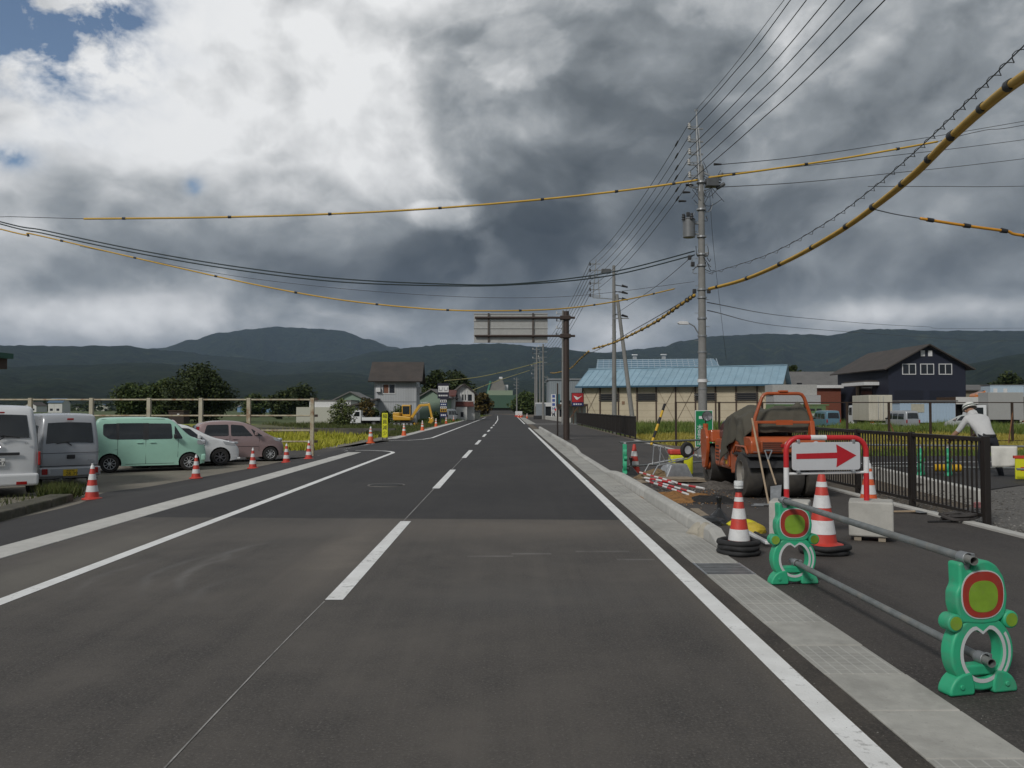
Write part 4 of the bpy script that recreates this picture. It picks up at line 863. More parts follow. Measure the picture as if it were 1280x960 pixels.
# green plastic barrier stands with pipes
GRNP = mat('green_plastic', (.028, .36, .185), .5, var=.12, scale=5, dirt=(.09, .26, .17), dirtamt=.6, dscale=8); GREYT = mat('reflective_tape', (.50, .52, .52), .4, var=.1); LIME = mat('lime_print', (.19, .32, .025), .55, var=.14, scale=14, dirt=(.2, .25, .07), dirtamt=.5, dscale=16); REDP = mat('red_print', (.32, .032, .02), .55, var=.15, scale=14, dirt=(.22, .06, .04), dirtamt=.5, dscale=16)
PIPE = mat('scaffold_pipe', (.20, .215, .215), .55, .4, var=.22, scale=9, dirt=(.30, .27, .23), dirtamt=.5, dscale=6)
def stand(label, loc, rz, sc_=1.0, group='green barrier stands'):
    r = thing('barrier_stand', label, 'barrier stand', loc, rz, group, sc_)
    if 'stand' not in _wheel:
        parts = []; f3 = lambda a, b, t: (a, t, b)
        N = 44; cx, cz = 0, .228
        out = []; hole = []
        for i in range(N):
            a = 2 * PI * i / N + PI / 2
            out.append((cx + .208 * math.cos(a), cz + .210 * math.sin(a)))
            # heart shaped opening
            d = abs(((a - PI / 2 + PI) % (2 * PI)) - PI); hr = .138 - .040 * math.exp(-(d / .22) ** 2) + .006 * math.cos(2 * d)
            hole.append((cx + hr * math.cos(a), cz + hr * math.sin(a)))
        q = M(); D = .045
        vs = [f3(*p, -D) for p in out] + [f3(*p, -D) for p in hole] + [f3(*p, D) for p in out] + [f3(*p, D) for p in hole]
        for i in range(N):
            j = (i + 1) % N; q_ = [(i, j, N + j, N + i), (2 * N + j, 2 * N + i, 3 * N + i, 3 * N + j), (i, 2 * N + i, 2 * N + j, j), (N + j, 3 * N + j, 3 * N + i, N + i)]
            q.f += q_
        q.v = vs; ring_m = q.mesh('ring_frame', GRNP, True); parts.append(('ring_frame', ring_m, .012))
        head = rcorner([(-.14, .40), (-.172, .50), (-.170, .575), (-.145, .61), (-.15, .735), (-.115, .74), (-.105, .69), (-.045, .69), (-.035, .74), (.04, .745), (.10, .715), (.15, .645), (.172, .54), (.155, .43), (.10, .39), (0, .385)], .022)
        parts.append(('upper_panel', M().prism(head, -.048, .048, f3).mesh('upper_panel', GRNP, True), .014))
        for s_ in (-1, 1):
            ft = [(s_ * x, z) for x, z in [(.06, 0), (.226, 0), (.222, .04), (.195, .085), (.15, .118), (.08, .13), (.06, .06)]]
            parts.append(('foot', M().prism(rcorner(ft, .02), -.053, .053, f3).mesh('foot', GRNP, True), .012))
            parts.append(('side_lobe', M().cyl((s_ * .185, -.056, .405), (s_ * .185, .03, .405), .050, n=24).mesh('side_lobe', GRNP, True), .010))
            parts.append(('lobe_disc', M().cyl((s_ * .185, -.0585, .405), (s_ * .185, -.054, .405), .038, n=24).mesh('lobe_disc', LIME, True), 0))
            parts.append(('bolt', M().cyl((s_ * .15, -.062, .05), (s_ * .15, -.05, .05), .014, n=10).mesh('bolt', GRNP, True), .003))
        parts.append(('lower_bar', M().bb(-.115, .115, -.036, .036, .10, .16).mesh('lower_bar', GRNP), .012))
        ov = lambda rx, rz_, z0: [(rx * math.copysign(abs(math.cos(a)) ** .8, math.cos(a)), z0 + rz_ * math.copysign(abs(math.sin(a)) ** .8, math.sin(a))) for a in lsp(0, 2 * PI, 37)[:-1]]
        parts.append(('print_rim', M().prism(ov(.142, .136, .555), -.0515, -.047, f3).mesh('print_rim', GREYT), 0)); parts.append(('red_disc', M().prism(ov(.135, .129, .555), -.0535, -.048, f3).mesh('red_disc', REDP), 0)); parts.append(('lime_disc', M().prism(ov(.096, .088, .545), -.0555, -.05, f3).mesh('lime_disc', LIME), 0))
        q = M(); ins = [(x * 1.09, cz + (z - cz) * 1.13 if z > cz - .08 else cz + (z - cz) * 1.45) for x, z in hole]; n_ = len(ins)
        q.add([(x, -.0475, z) for x, z in hole] + [(x * 1.16, -.0475, (cz + (z - cz) * 1.16)) for x, z in hole], [(i, (i + 1) % n_, n_ + (i + 1) % n_, n_ + i) for i in range(n_)]); parts.append(('reflective_strip', q.mesh('reflective_strip', GREYT), 0))
        q = M(); A_ = lsp(-.75, .62, 10); q.add([(.168 * math.cos(a), -.0472, cz + .175 * math.sin(a)) for a in A_] + [(.186 * math.cos(a), -.0472, cz + .193 * math.sin(a)) for a in A_], [(i, i + 1, 11 + i, 10 + i) for i in range(9)]); parts.append(('reflective_strip', q.mesh('reflective_strip', GREYT), 0))
        for x, z in ((-.075, .755), (.03, .185)):
            q = M(); q.lathe([(.030, -.03), (.036, -.03), (.036, .03), (.030, .03), (.030, -.03)], 16, (x, 0, z), 'Y'); q.bb(x - .02, x + .02, -.018, .018, z - .085, z - .032); q.bb(x + .03, x + .055, -.02, .02, z - .01, z + .025); parts.append(('pipe_clamp', q.mesh('pipe_clamp', STEELD, True), .003))
        _wheel['stand'] = parts
    for n_, me, bv in _wheel['stand']: link(n_, me, r, bv, 3)
    return r
def pipe(label, a, b, r=.0245, group=None):
    q = M(); a, b = Vector(a), Vector(b); d = (b - a).normalized(); u, v = q.frame(d); n = 16; vs = []
    for p, rr in ((a + d * .06, r * .86), (a, r * .86), (a, r), (b, r), (b, r * .86), (b - d * .06, r * .86)): vs += [p + (u * math.cos(2 * PI * i / n) + v * math.sin(2 * PI * i / n)) * rr for i in range(n)]
    q.add(vs, [(k * n + i, k * n + (i + 1) % n, (k + 1) * n + (i + 1) % n, (k + 1) * n + i) for k in range(5) for i in range(n)]); return tag(q.obj('barrier_pipe', PIPE, None, True), label, 'pipe', group)
SA, SB = gp(1222, 864), gp(991, 729)
stand('nearest green plastic barrier stand with a plain red and lime disc', (SA.x, SA.y, 0), math.radians(13)); stand('green plastic barrier stand in front of the left concrete block', (SB.x, SB.y, 0), math.radians(6))
def onst(S_, rz, x, z): return Vector((S_.x + x * math.cos(rz), S_.y + x * math.sin(rz), z))
ra, rb_ = math.radians(13), math.radians(6)
pipe('upper grey scaffold pipe between the two near green barrier stands', onst(SA, ra, -.075, .755) + Vector((.0, -.10, 0)), onst(SB, rb_, -.075, .755) + Vector((0, .10, 0)), group='pipes of the near barrier'); pipe('lower grey scaffold pipe between the two near green barrier stands', onst(SA, ra, .03, .185) + Vector((0, -.10, 0)), onst(SB, rb_, .03, .185) + Vector((0, .12, 0)), group='pipes of the near barrier')
p = gp(781, 593); stand('green barrier stand seen edge on beside the wheelbarrow', (p.x, p.y, 0), math.radians(84)); z0 = .775
pipe('upper pipe running from the edge on green stand to the roller', (p.x - .12, p.y, z0), (p.x + 3.2, p.y + 2.4, z0), group='pipes behind the wheelbarrow'); pipe('lower pipe running from the edge on green stand to the roller', (p.x - .05, p.y + .1, .185), (p.x + 3.2, p.y + 2.5, .185), group='pipes behind the wheelbarrow')
# barrier across the side carriageway on the right
for (X, Y, lab) in ((9.35, 18.7, 'left of two green barrier stands on the side carriageway'), (9.92, 18.6, 'right of two green barrier stands on the side carriageway')): stand(lab, (X, Y, .09), math.radians(50), .84)
pipe('upper pipe of the barrier across the side carriageway', (8.4, 19.6, .745), (16, 17.6, .745), group='pipes of the side barrier'); pipe('lower pipe of the barrier across the side carriageway', (8.6, 19.5, .25), (16, 17.5, .25), group='pipes of the side barrier'); pipe('lowest loose pipe lying along the side barrier', (10.6, 17.2, .34), (16, 16.2, .30), group='pipes of the side barrier')
CLOTH = mat('white_cloth', (.62, .61, .57), .9, var=.1, bump=.2)
q = M(); nx, nz = 12, 10; c0 = at(1246, 557, 18.0); vs = []
for j in range(nz):
    for i in range(nx): u = i / (nx - 1); v = j / (nz - 1); vs.append((c0.x + .5 * u, 18.22 - .13 * u - .03 * math.sin(u * 9 + v) * v, .775 - v * .45 - .02 * math.sin(u * 5) * v))
q.add(vs, [(j * nx + i, j * nx + i + 1, (j + 1) * nx + i + 1, (j + 1) * nx + i) for j in range(nz - 1) for i in range(nx - 1)]); o = q.obj('cloth', CLOTH, None, 'all'); o.modifiers.new('thick', 'SOLIDIFY').thickness = .006; tag(o, 'white cloth hanging over the pipe behind the worker', 'cloth')
YELR = mat('fluorescent_yellow', (.62, .62, .02), .5, var=.04); ORG_T = mat('tape_yellow', (.60, .36, .015), .5, var=.1)
s_ = thing('warning_board', 'yellow board with a red arrow at the right edge, hung on the pipe', 'sign', (10.72, 17.45, -.11), math.radians(-8)); M().bb(0, .7, -.02, .02, .22, .66).obj('board', YELR, s_, bevel=.01); M().bb(-.03, .72, -.03, .03, .66, .72).obj('top_rail', CRED, s_)
M().prism([(.1, .40), (.4, .40), (.4, .33), (.6, .44), (.4, .55), (.4, .48), (.1, .48)], -.024, -.02, lambda a, b, t: (a, t, b)).obj('arrow', CRED, s_)
q = M(); q.cyl((9.75, 18.9, .25), (10.3, 18.8, .25), .085, n=16); o = tag(q.obj('yellow_tube', ORG_T, None, True), 'yellow padding tube on the low pipe behind the black fence', 'tube')
# arrow sign on two concrete blocks
YS = 10.15; xl, xr_ = at(983, 600, YS).x, at(1083, 600, YS).x; r = thing('arrow_sign', 'red and white tube frame with a red right arrow board, set in concrete blocks', 'sign', (0, YS, 0))
zt = 1.245; path = [(xl, 0, .42), (xl, 0, zt - .17)] + [(xl + .17 - .17 * math.cos(a), 0, zt - .17 + .17 * math.sin(a)) for a in lsp(.2, PI / 2, 7)] + [(xr_ - .17 + .17 * math.sin(a), 0, zt - .17 + .17 * math.cos(a)) for a in lsp(0, PI / 2 - .2, 7)] + [(xr_, 0, zt - .17), (xr_, 0, .42)]
dense = [Vector(a).lerp(Vector(b), k / 10) for a, b in zip(path, path[1:]) for k in range(10)] + [Vector(path[-1])]
acc = 0; segs = {0: [], 1: []}; cur = [dense[0]]; TW = mat('tube_white', (.68, .68, .68), .4, var=.06, dirt=(.4, .38, .35), dirtamt=.3, dscale=8); TR = mat('tube_red', (.50, .02, .025), .4, var=.08)
bounds = [.17, .42, 1.02, 1.21, 1.84, 2.08, 9]; bi = 0; colr = 0; runs = []
for a, b in zip(dense, dense[1:]):
    acc += (b - a).length; cur.append(b)
    if acc > bounds[bi]: runs.append((colr, cur)); cur = [b]; bi += 1; colr = 1 - colr
runs.append((colr, cur))
for c_, pth in runs:
    if len(pth) > 1: M().tube(pth, .0325, 14).obj('frame_tube', TW if c_ else TR, r, True)
q = M(); q.cyl((xl + .03, 0, .80), (xr_ - .03, 0, .82), .017); q.obj('cross_tube', TW, r, True)
b0, b1 = xl + .055, xr_ - .095; M().prism(rcorner([(b0, .845), (b1, .855), (b1, 1.195), (b0, 1.185)], .04), -.012, .012, lambda a, b, t: (a, t - .045, b)).obj('board', mat('sign_board', (.50, .51, .53), .4, var=.04), r, bevel=.004)
cx0 = b0 + .05; M().prism([(cx0, .985), (cx0 + .50, .995), (cx0 + .49, .885), (b1 - .05, 1.03), (cx0 + .49, 1.165), (cx0 + .50, 1.065), (cx0, 1.05)], -.0025, .0, lambda a, b, t: (a, t - .0575, b)).obj('arrow', mat('arrow_red', (.40, .012, .02), .4, var=.05), r)
for x in (b0 + .08, b1 - .08):
    for z in (1.2, .83): M().box((x, -.03, z), (.035, .07, .045)).obj('clip', STEEL, r, bevel=.006)
for (xc, yc, rot, lab, w_) in ((xr_ + .06, YS + .02, math.radians(-24), 'right concrete block of the arrow sign, on wooden battens', .50), (xl + .05, YS + .02, math.radians(-24), 'left concrete block of the arrow sign, half behind a green stand', .46)):
    o = thing('concrete_block', lab, 'concrete block', (xc, yc, 0), rot, 'concrete blocks of the arrow sign'); M().box((0, 0, .265), (w_, w_ * .92, .42)).obj('block', C_block, o, bevel=.02)
    for d in (-.15, .12): M().box((d, 0, .028), (.08, w_ * .8, .055)).obj('batten', mat('batten_wood', (.26, .22, .17), .85, var=.3), o)
# fences
def picket_fence(label, a, b, h, bay, step, m, z=0.0, posts=True, rail=.05, group=None):
    a, b = Vector(a), Vector(b); d = (b - a); ln = d.length; d.normalize(); rz = math.atan2(d.y, d.x); r = thing('picket_fence', label, 'fence', (a.x, a.y, z), rz, group)
    n = round(ln / bay); bay = ln / n; pm_ = M().bb(-.045, .045, -.04, .04, -.02, h).mesh('post', m); bm_ = M().bb(-.009, .009, -.011, .011, .14, h - .07).mesh('picket', m); rm = M().bb(.045, bay - .045, -.028, .028, h - .075, h - .015).mesh('top_rail', m); lm = M().bb(.045, bay - .045, -.02, .02, .10, .145).mesh('bottom_rail', m)
    for k in range(n + 1): link('post', pm_, r, .005, 1, loc=(k * bay, 0, 0))
    for k in range(n):
        link('top_rail', rm, r, .006, 1, loc=(k * bay, 0, 0)); link('bottom_rail', lm, r, loc=(k * bay, 0, 0))
        c = max(2, round((bay - .1) / step))
        for j in range(1, c): link('picket', bm_, r, loc=(k * bay + bay * j / c, 0, 0))
    return r
BLKM = mat('black_brown_metal', (.022, .018, .016), .45, .2, var=.15)
picket_fence('dark brown metal picket fence beside the concrete blocks and arrow sign', (6.60, 11.4), (6.60, 19.8), 1.22, 2.1, .112, BLKM)
picket_fence('dark picket fence along the far pavement before the beige building', (6.66, 43.4), (7.25, 88), 1.22, 2.1, .165, BLKM)
BRN = mat('brown_metal', (.045, .028, .02), .6, .2, var=.3); RUST = mat('rust', (.16, .07, .03), .8, var=.4, scale=6)
# tall brown rail fence across the field
r = thing('rail_fence', 'tall thin brown rail fence across the field behind the roller and worker', 'fence', (0, 0, 0)); fa, fb = Vector((8.8, 43.4, FIELD)), Vector((34.5, 45.5, FIELD)); nb = 11
for k in range(nb + 1):
    p = fa.lerp(fb, k / nb); M().bb(-.05, .05, -.05, .05, 0, 2.45).obj('post', BRN, r).location = p
    if k in (5, 8): q = M(); q.beam((.05, .0, 2.0 if k == 8 else 1.3), (-.55 if k == 8 else .3, -.5, .1), .05, .05); q.obj('brace', RUST, r).location = p
for z in (2.42, .35):
    for k in range(nb): a, b = fa.lerp(fb, k / nb), fa.lerp(fb, (k + 1) / nb); q = M(); q.beam(a + Vector((.05, 0, z)), b + Vector((-.05, 0, z)), .05, .05); q.obj('rail', BRN, r)
# rusty pipe fence behind the parked cars
CREAMR = mat('cream_paint_rusted', (.40, .36, .26), .7, var=.15, dirt=(.20, .085, .03), dirtamt=.9, dscale=4.0); CREAMB = mat('cream_paint', (.42, .39, .30), .7, var=.12, dirt=(.2, .1, .04), dirtamt=.4, dscale=3)
r = thing('pipe_fence', 'cream painted rusty pipe fence behind the parked cars', 'fence', (0, 0, 0))
YF = 33.6; posts = [at(x, 572, YF) for x in (390, 310.5, 250.5, 185.5, 113.5, 37, -42)]; GZ = plevel(30)
for i, p in enumerate(posts): q = M(); q.bb(p.x - .11, p.x + .11, YF - .1, YF + .1, GZ - .05, GZ + 2.47) if False else q.bb(p.x - .075, p.x + .075, YF - .07, YF + .07, GZ - .05, GZ + 2.47); q.obj('post', RUST if i == 1 and False else CREAMR if i in (0, 1) else CREAMB, r, bevel=.01)
for a, b in zip(posts, posts[1:]):
    for f in (2.40, 1.75, 1.15, .70): q = M(); q.cyl((a.x - .1, YF, GZ + f), (b.x + .1, YF, GZ + f), .034, n=8); q.obj('rail', CREAMR, r, True)
for f in (2.42, 1.75, 1.15, .70): M().bb(posts[0].x + .1, posts[0].x + .22, YF - .03, YF + .03, GZ + f - .05, GZ + f + .05).obj('bracket', BRN, r)
# stone kerb and weeds before the white van
q = M(); a, b = gl(-60, 668), gl(86, 628); ks = thing('stone_edge', 'low mossy concrete edge in front of the white van', 'kerb', (0, 0, 0))
for k in range(4):
    u, v = a.lerp(b, k / 4), a.lerp(b, (k + 1) / 4 - .004); q = M(); q.beam((u.x - .25, u.y + .2, gz(u.x, u.y) - .02), (v.x - .25, v.y + .2, gz(v.x, v.y) - .02), .45, .34); q.obj('edge_block', mat('mossy_concrete', (.085, .078, .06), .95, var=.4, scale=5, dirt=(.04, .045, .015), dirtamt=.8, dscale=2, bump=.6, bscale=20), ks, bevel=.03)
blades('edge_weeds', ((a.x - .3, a.y + .4), (b.x - .2, b.y + .25), (b.x - 1.6, b.y + 2.2), (a.x - 2, a.y + 2)), 130, .22, L_weed, -.27, 'weeds growing by the concrete edge below the white van', 'weeds', .02)
blades('edge_weeds', ((b.x - .7, b.y + .2), (b.x - .1, b.y + .3), (b.x - .4, b.y + 1.3), (b.x - 1.2, b.y + 1.5)), 170, .42, L_weed, -.22, 'tall weed clump between the white van and the silver van', 'weeds', .022)
# overhead gantry sign seen from behind
BRNM = mat('dark_brown_steel', (.052, .036, .030), .5, .2, var=.12); ALU = mat('sign_back_aluminium', (.40, .40, .385), .5, .4, var=.08, dirt=(.28, .27, .25), dirtamt=.4, dscale=1.2, streak=True)
YG_ = 42.3; px0 = at(708, 550, YG_); r = thing('gantry_sign', 'back of a large road sign hung from a dark brown post over the road', 'road sign', (0, YG_, 0)); X0, X1 = at(592.5, 410, YG_).x, at(684.5, 410, YG_).x
q = M(); q.cyl((px0.x, 0, 0), (px0.x, 0, 6.62), .165, .15, 24); q.cyl((px0.x, 0, 0), (px0.x, 0, .03), .26, n=20); q.obj('post', BRNM, r, True)
for z in (6.28, 5.34): q = M(); q.cyl((X0 + .05, -.10, z), (px0.x + .45, -.10, z), .06, n=12); q.obj('arm', BRNM, r, True); M().box((px0.x - .05, -.04, z), (.55, .42, .2)).obj('arm_clamp', BRNM, r, bevel=.02)
zs = [5.02, 5.40, 5.75, 6.12, 6.50]
for a, b in zip(zs, zs[1:]): M().bb(X0, X1, .02, .05, a + .004, b - .004).obj('panel', ALU, r)
for z in zs: M().bb(X0 - .02, X1 + .02, -.012, .02, z - .025, z + .025).obj('panel_rib', ALU, r, bevel=.005)
for x in (X0 + .75, X1 - .75): M().bb(x - .045, x + .045, -.06, -.013, 5.0, 6.52).obj('upright', BRNM if False else mat('grey_brown_steel', (.09, .075, .065), .5, .3), r)
p = at(697, 545, 48.5); r = thing('sign_post', 'thin dark post standing alone beside the gantry post', 'post', (p.x, 48.5, 0)); M().cyl((0, 0, 0), (0, 0, 3.1), .045, n=12).obj('pole', BRNM, r, True); M().box((0, .04, 2.85), (.06, .03, .5)).obj('sign_plate', STEELD, r)
# yellow 'road narrows' stand
p = gp(481, 549.5, -.02); r = thing('road_narrows_sign', 'yellow upright sign with black characters beside the left road edge', 'sign', (p.x, p.y, -.02)); M().bb(-.15, .15, -.02, .02, .10, 1.40).obj('board', YELR, r, bevel=.008)
for k, ch in enumerate('幅員減少'): text('character', ch, .25, INK, r, Matrix.Translation((0, -.024, 1.22 - k * .30)) @ Matrix.Rotation(PI / 2, 4, 'X'), .002)
for x in (-.11, .11): M().beam((x, -.12, 0), (x, 0, .14), .03, .03).obj('leg', BLACKP, r); M().beam((x, .14, 0), (x, 0, .14), .03, .03).obj('leg', BLACKP, r)
# green shop sign on the pole
SG = mat('sign_green', (.005, .20, .075), .45, var=.05); r = thing('shop_sign', 'green upright board with a white right arrow in front of the utility pole', 'sign', (at(880, 540, 27).x, 27, 0)); M().bb(-.27, .27, -.02, .02, .36, 1.53).obj('board', SG, r, bevel=.01); M().bb(-.29, .29, -.012, .022, .34, 1.55).obj('border', CWHT, r)
M().bb(-.26, .26, -.026, -.02, .37, 1.52).obj('face', SG, r); M().prism([(-.17, 1.27), (.0, 1.27), (.0, 1.20), (.16, 1.315), (.0, 1.43), (.0, 1.36), (-.17, 1.36)], -.03, -.026, lambda a, b, t: (a, t, b)).obj('arrow', CWHT, r)
for k, ch in enumerate('木島平店'): text('character', ch, .20, CWHT, r, Matrix.Translation((-.14, -.03, .98 - k * .165)) @ Matrix.Rotation(PI / 2, 4, 'X'), .002)
for x in (-.2, .2): M().bb(x - .02, x + .02, .0, .03, 0, .4).obj('leg', STEELD, r)
# striped guy-wire guard
q0, q1 = at(814, 556, 34), at(831, 505, 34.6); r = thing('guy_guard', 'yellow and black striped guard leaning by the field edge', 'guy guard', (0, 0, 0)); n = 6
for k in range(n): a, b = q0.lerp(q1, k / n), q0.lerp(q1, (k + 1) / n); M().cyl(a, b, .055, n=10).obj('stripe', ORG_T if k % 2 == 0 else BLK, r, True)
# manhole covers and patch marks
def manhole(label, px, py, rr): p = gp(px, py); o = thing('manhole_cover', label, 'manhole cover', (p.x, p.y, .0), 0, 'manhole covers'); M().lathe([(.001, .009), (rr, .009), (rr, .0)], 32).obj('lid', mat('cast_iron', (.03, .028, .027), .6, .4, var=.4, scale=30, bump=.8, bscale=50), o); M().lathe([(rr + .01, .004), (rr + .05, .010), (rr + .055, 0)], 32).obj('rim', mat('iron_rim', (.16, .15, .14), .7, .3), o)
manhole('round iron manhole cover in the left lane beyond the first dash', 483, 606.5, .34)
# ------------------------------------------------------------------ road roller under a tarpaulin
RO = mat('roller_orange', (.39, .078, .018), .42, var=.08, scale=2, coat=.2, dirt=(.16, .07, .04), dirtamt=.45, dscale=3); HOOD = mat('hood_navy', (.022, .023, .035), .35, var=.1, coat=.4); DRUM = mat('drum_steel', (.085, .08, .075), .5, .6, var=.3, scale=5, dirt=(.14, .115, .085), dirtamt=.7, dscale=4); RIMG = mat('wheel_grey', (.24, .225, .20), .7, .1, var=.25, dirt=(.2, .17, .13), dirtamt=.5); TYRE2 = mat('roller_tyre', (.045, .041, .037), .8, var=.25, scale=6, dirt=(.10, .088, .07), dirtamt=.5, dscale=3); TARP = mat('tarp', (.072, .066, .050), .85, var=.15, scale=4, bump=.25, bscale=35)
rl = thing('road_roller', 'orange road roller with a dark tarpaulin over its seat', 'road roller', (4.93, 15.05, 0), PI / 2)
XZ = lambda a, b, t: (a, t, b)
for k, y in enumerate((.545, .185, -.185, -.545)):
    R_ = .415; w_ = .33
    t_ = M().lathe([(.25, -w_ / 2), (R_ * .85, -w_ / 2), (R_ * .97, -w_ * .42), (R_, -w_ * .3), (R_, w_ * .3), (R_ * .97, w_ * .42), (R_ * .85, w_ / 2), (.25, w_ / 2)], 36, axis='Y').obj('rear_tyre', TYRE2, rl, True); t_.location = (0, y, R_)
    if k in (0, 3):
        s_ = 1 if k == 0 else -1; M().lathe([(.255, s_ * w_ * .48), (.245, s_ * w_ * .50), (.215, s_ * .125), (.20, s_ * .085), (.12, s_ * .075), (.10, s_ * .11), (.001, s_ * .11)], 32, axis='Y').obj('rim', RIMG, t_, True)
        q = M(); [q.cyl((.155 * math.cos(a), s_ * .07, .155 * math.sin(a)), (.155 * math.cos(a), s_ * .10, .155 * math.sin(a)), .014, n=6) for a in lsp(0, 2 * PI, 9)[:-1]]; q.obj('wheel_nuts', STEELD, t_)
d_ = M().lathe([(.001, -.60), (.36, -.60), (.36, -.66), (.43, -.66), (.43, .66), (.36, .66), (.36, .60), (.001, .60)], 48, (2.72, 0, .43), 'Y').obj('front_drum', DRUM, rl, True)
M().lathe([(.001, .70), (.13, .70), (.14, .62)], 24, (2.72, 0, .43), 'Y').obj('hub', RO, d_, True); M().lathe([(.001, -.70), (.13, -.70), (.14, -.62)], 24, (2.72, 0, .43), 'Y').obj('hub', RO, d_, True)
for s_ in (1, -1): M().prism(rcorner([(2.42, .72), (2.60, .34), (2.84, .34), (2.92, .62), (3.0, .95), (2.95, 1.16), (2.62, 1.2), (2.42, 1.0)], .05), s_ * .672, s_ * .74, XZ).obj('yoke_arm', RO, rl, bevel=.012)
M().prism(rcorner([(2.25, .90), (2.95, .92), (2.98, 1.12), (2.3, 1.16)], .04), -.67, .67, XZ).obj('yoke', RO, rl, bevel=.015)
M().prism(rcorner([(.78, .42), (2.2, .42), (2.3, .60), (2.25, .98), (.78, 1.02)], .05), -.6, .6, XZ).obj('engine_bay', RO, rl, bevel=.02)
sp = M().prism(rcorner([(1.05, .46), (2.12, .46), (2.14, .94), (1.05, .96)], .05), .601, .63, XZ).obj('side_panel', RO, rl, bevel=.01)
for k in range(5): M().box((1.95 - .0 * k, .634, .56 + k * .07), (.22, .012, .022)).obj('louvre', BLACKP, sp)
M().box((1.28, .633, .66), (.16, .006, .1)).obj('white_label', CWHT, sp); M().box((1.28, .633, .55), (.16, .006, .07)).obj('yellow_label', YELR if False else ORG_T, sp); M().box((1.62, .633, .74), (.26, .005, .06)).obj('maker_plate', mat('pale_decal', (.45, .42, .5), .4), sp)
M().prism(rcorner([(.95, 1.0), (2.32, .98), (2.34, 1.08), (2.2, 1.30), (1.75, 1.42), (.95, 1.44)], .08), -.5, .5, XZ).obj('hood', HOOD, rl, bevel=.05, seg=3)
for k in range(7): M().box((1.55, .503, 1.06 + k * .045), (.5 - .02 * k, .012, .02)).obj('hood_louvre', BLACKP, rl)
M().cyl((1.28, .498, 1.22), (1.28, .508, 1.22), .07, n=20).obj('white_roundel', CWHT, rl, True); q = M(); q.box((2.05, .3, 1.37), (.3, .2, .012), mtx=Matrix.Rotation(.38, 3, 'Y')); q.obj('hood_decal', CWHT, rl)
# rear body
M().prism(rcorner([(-.52, .80), (.85, .80), (.85, 1.06), (.55, 1.10), (-.42, 1.10), (-.52, 1.02)], .05), -.66, .66, XZ).obj('rear_body', RO, rl, bevel=.02)
M().bb(-.56, -.521, -.50, .50, .83, 1.03).obj('rear_panel', RO, rl, bevel=.012)
for k in range(5): M().box((-.565, .30, .86 + k * .035), (.012, .34, .016)).obj('rear_louvre', BLACKP, rl)
for y in (.02, -.47): q = M(); q.lathe([(.001, -.59), (.05, -.588), (.062, -.57), (.062, -.55)], 20, (0, y, .97), 'X'); q.obj('rear_lamp', CLEAR, rl, True)
for y in (.12, -.58): M().box((-.57, y, .95), (.03, .07, .06)).obj('tail_lamp', REDL, rl, bevel=.008)
M().bb(-.50, .6, -.70, .70, .745, .798).obj('deck', BLACKP, rl, bevel=.01); q = M(); q.cyl((-.50, .62, .84), (-.50, -.62, .84), .02, n=8); q.obj('spray_pipe', STEELD, rl)
for y0, y1 in ((.02, .7), (-.7, -.02)): M().prism([(-.52, .56), (-.50, .56), (-.34, .745), (-.36, .75)], y0, y1, XZ).obj('mud_flap', BLACKP, rl)
q = M(); q.tube([(-.45, .70, .80), (-.30, .70, .92), (.30, .70, .92), (.47, .70, .78)], .02, 6); q.obj('fender_edge', RO, rl)
M().prism(rcorner([(.42, .42), (.80, .36), (.86, .80), (.5, .86)], .05), .52, .66, XZ).obj('step_box', RO, rl, bevel=.02)
# roll bar
for s_ in (1, -1): M().prism([(-.34, 1.08), (-.16, 1.08), (-.21, 1.38), (-.29, 1.38)], s_ * .47, s_ * .55, XZ).obj('roll_bar_foot', RO, rl, bevel=.01)
rb = [(-.25, .52, 1.36), (-.25, .50, 1.46), (-.25, .38, 1.80), (-.25, .34, 1.855), (-.25, .28, 1.875), (-.25, -.28, 1.875), (-.25, -.34, 1.855), (-.25, -.38, 1.80), (-.25, -.50, 1.46), (-.25, -.52, 1.36)]
M().tube(rb, .031, 10).obj('roll_bar', RO, rl, True); M().bb(-.28, -.22, -.5, .5, 1.335, 1.385).obj('roll_bar_crosspiece', RO, rl, bevel=.008); M().bb(-.292, -.28, -.16, .14, 1.31, 1.40).obj('crosspiece_plate', RO, rl)
q = M(); q.box((-.25, .0, 1.915), (.1, .16, .035)); q.obj('beacon_base', RO, rl, bevel=.01)
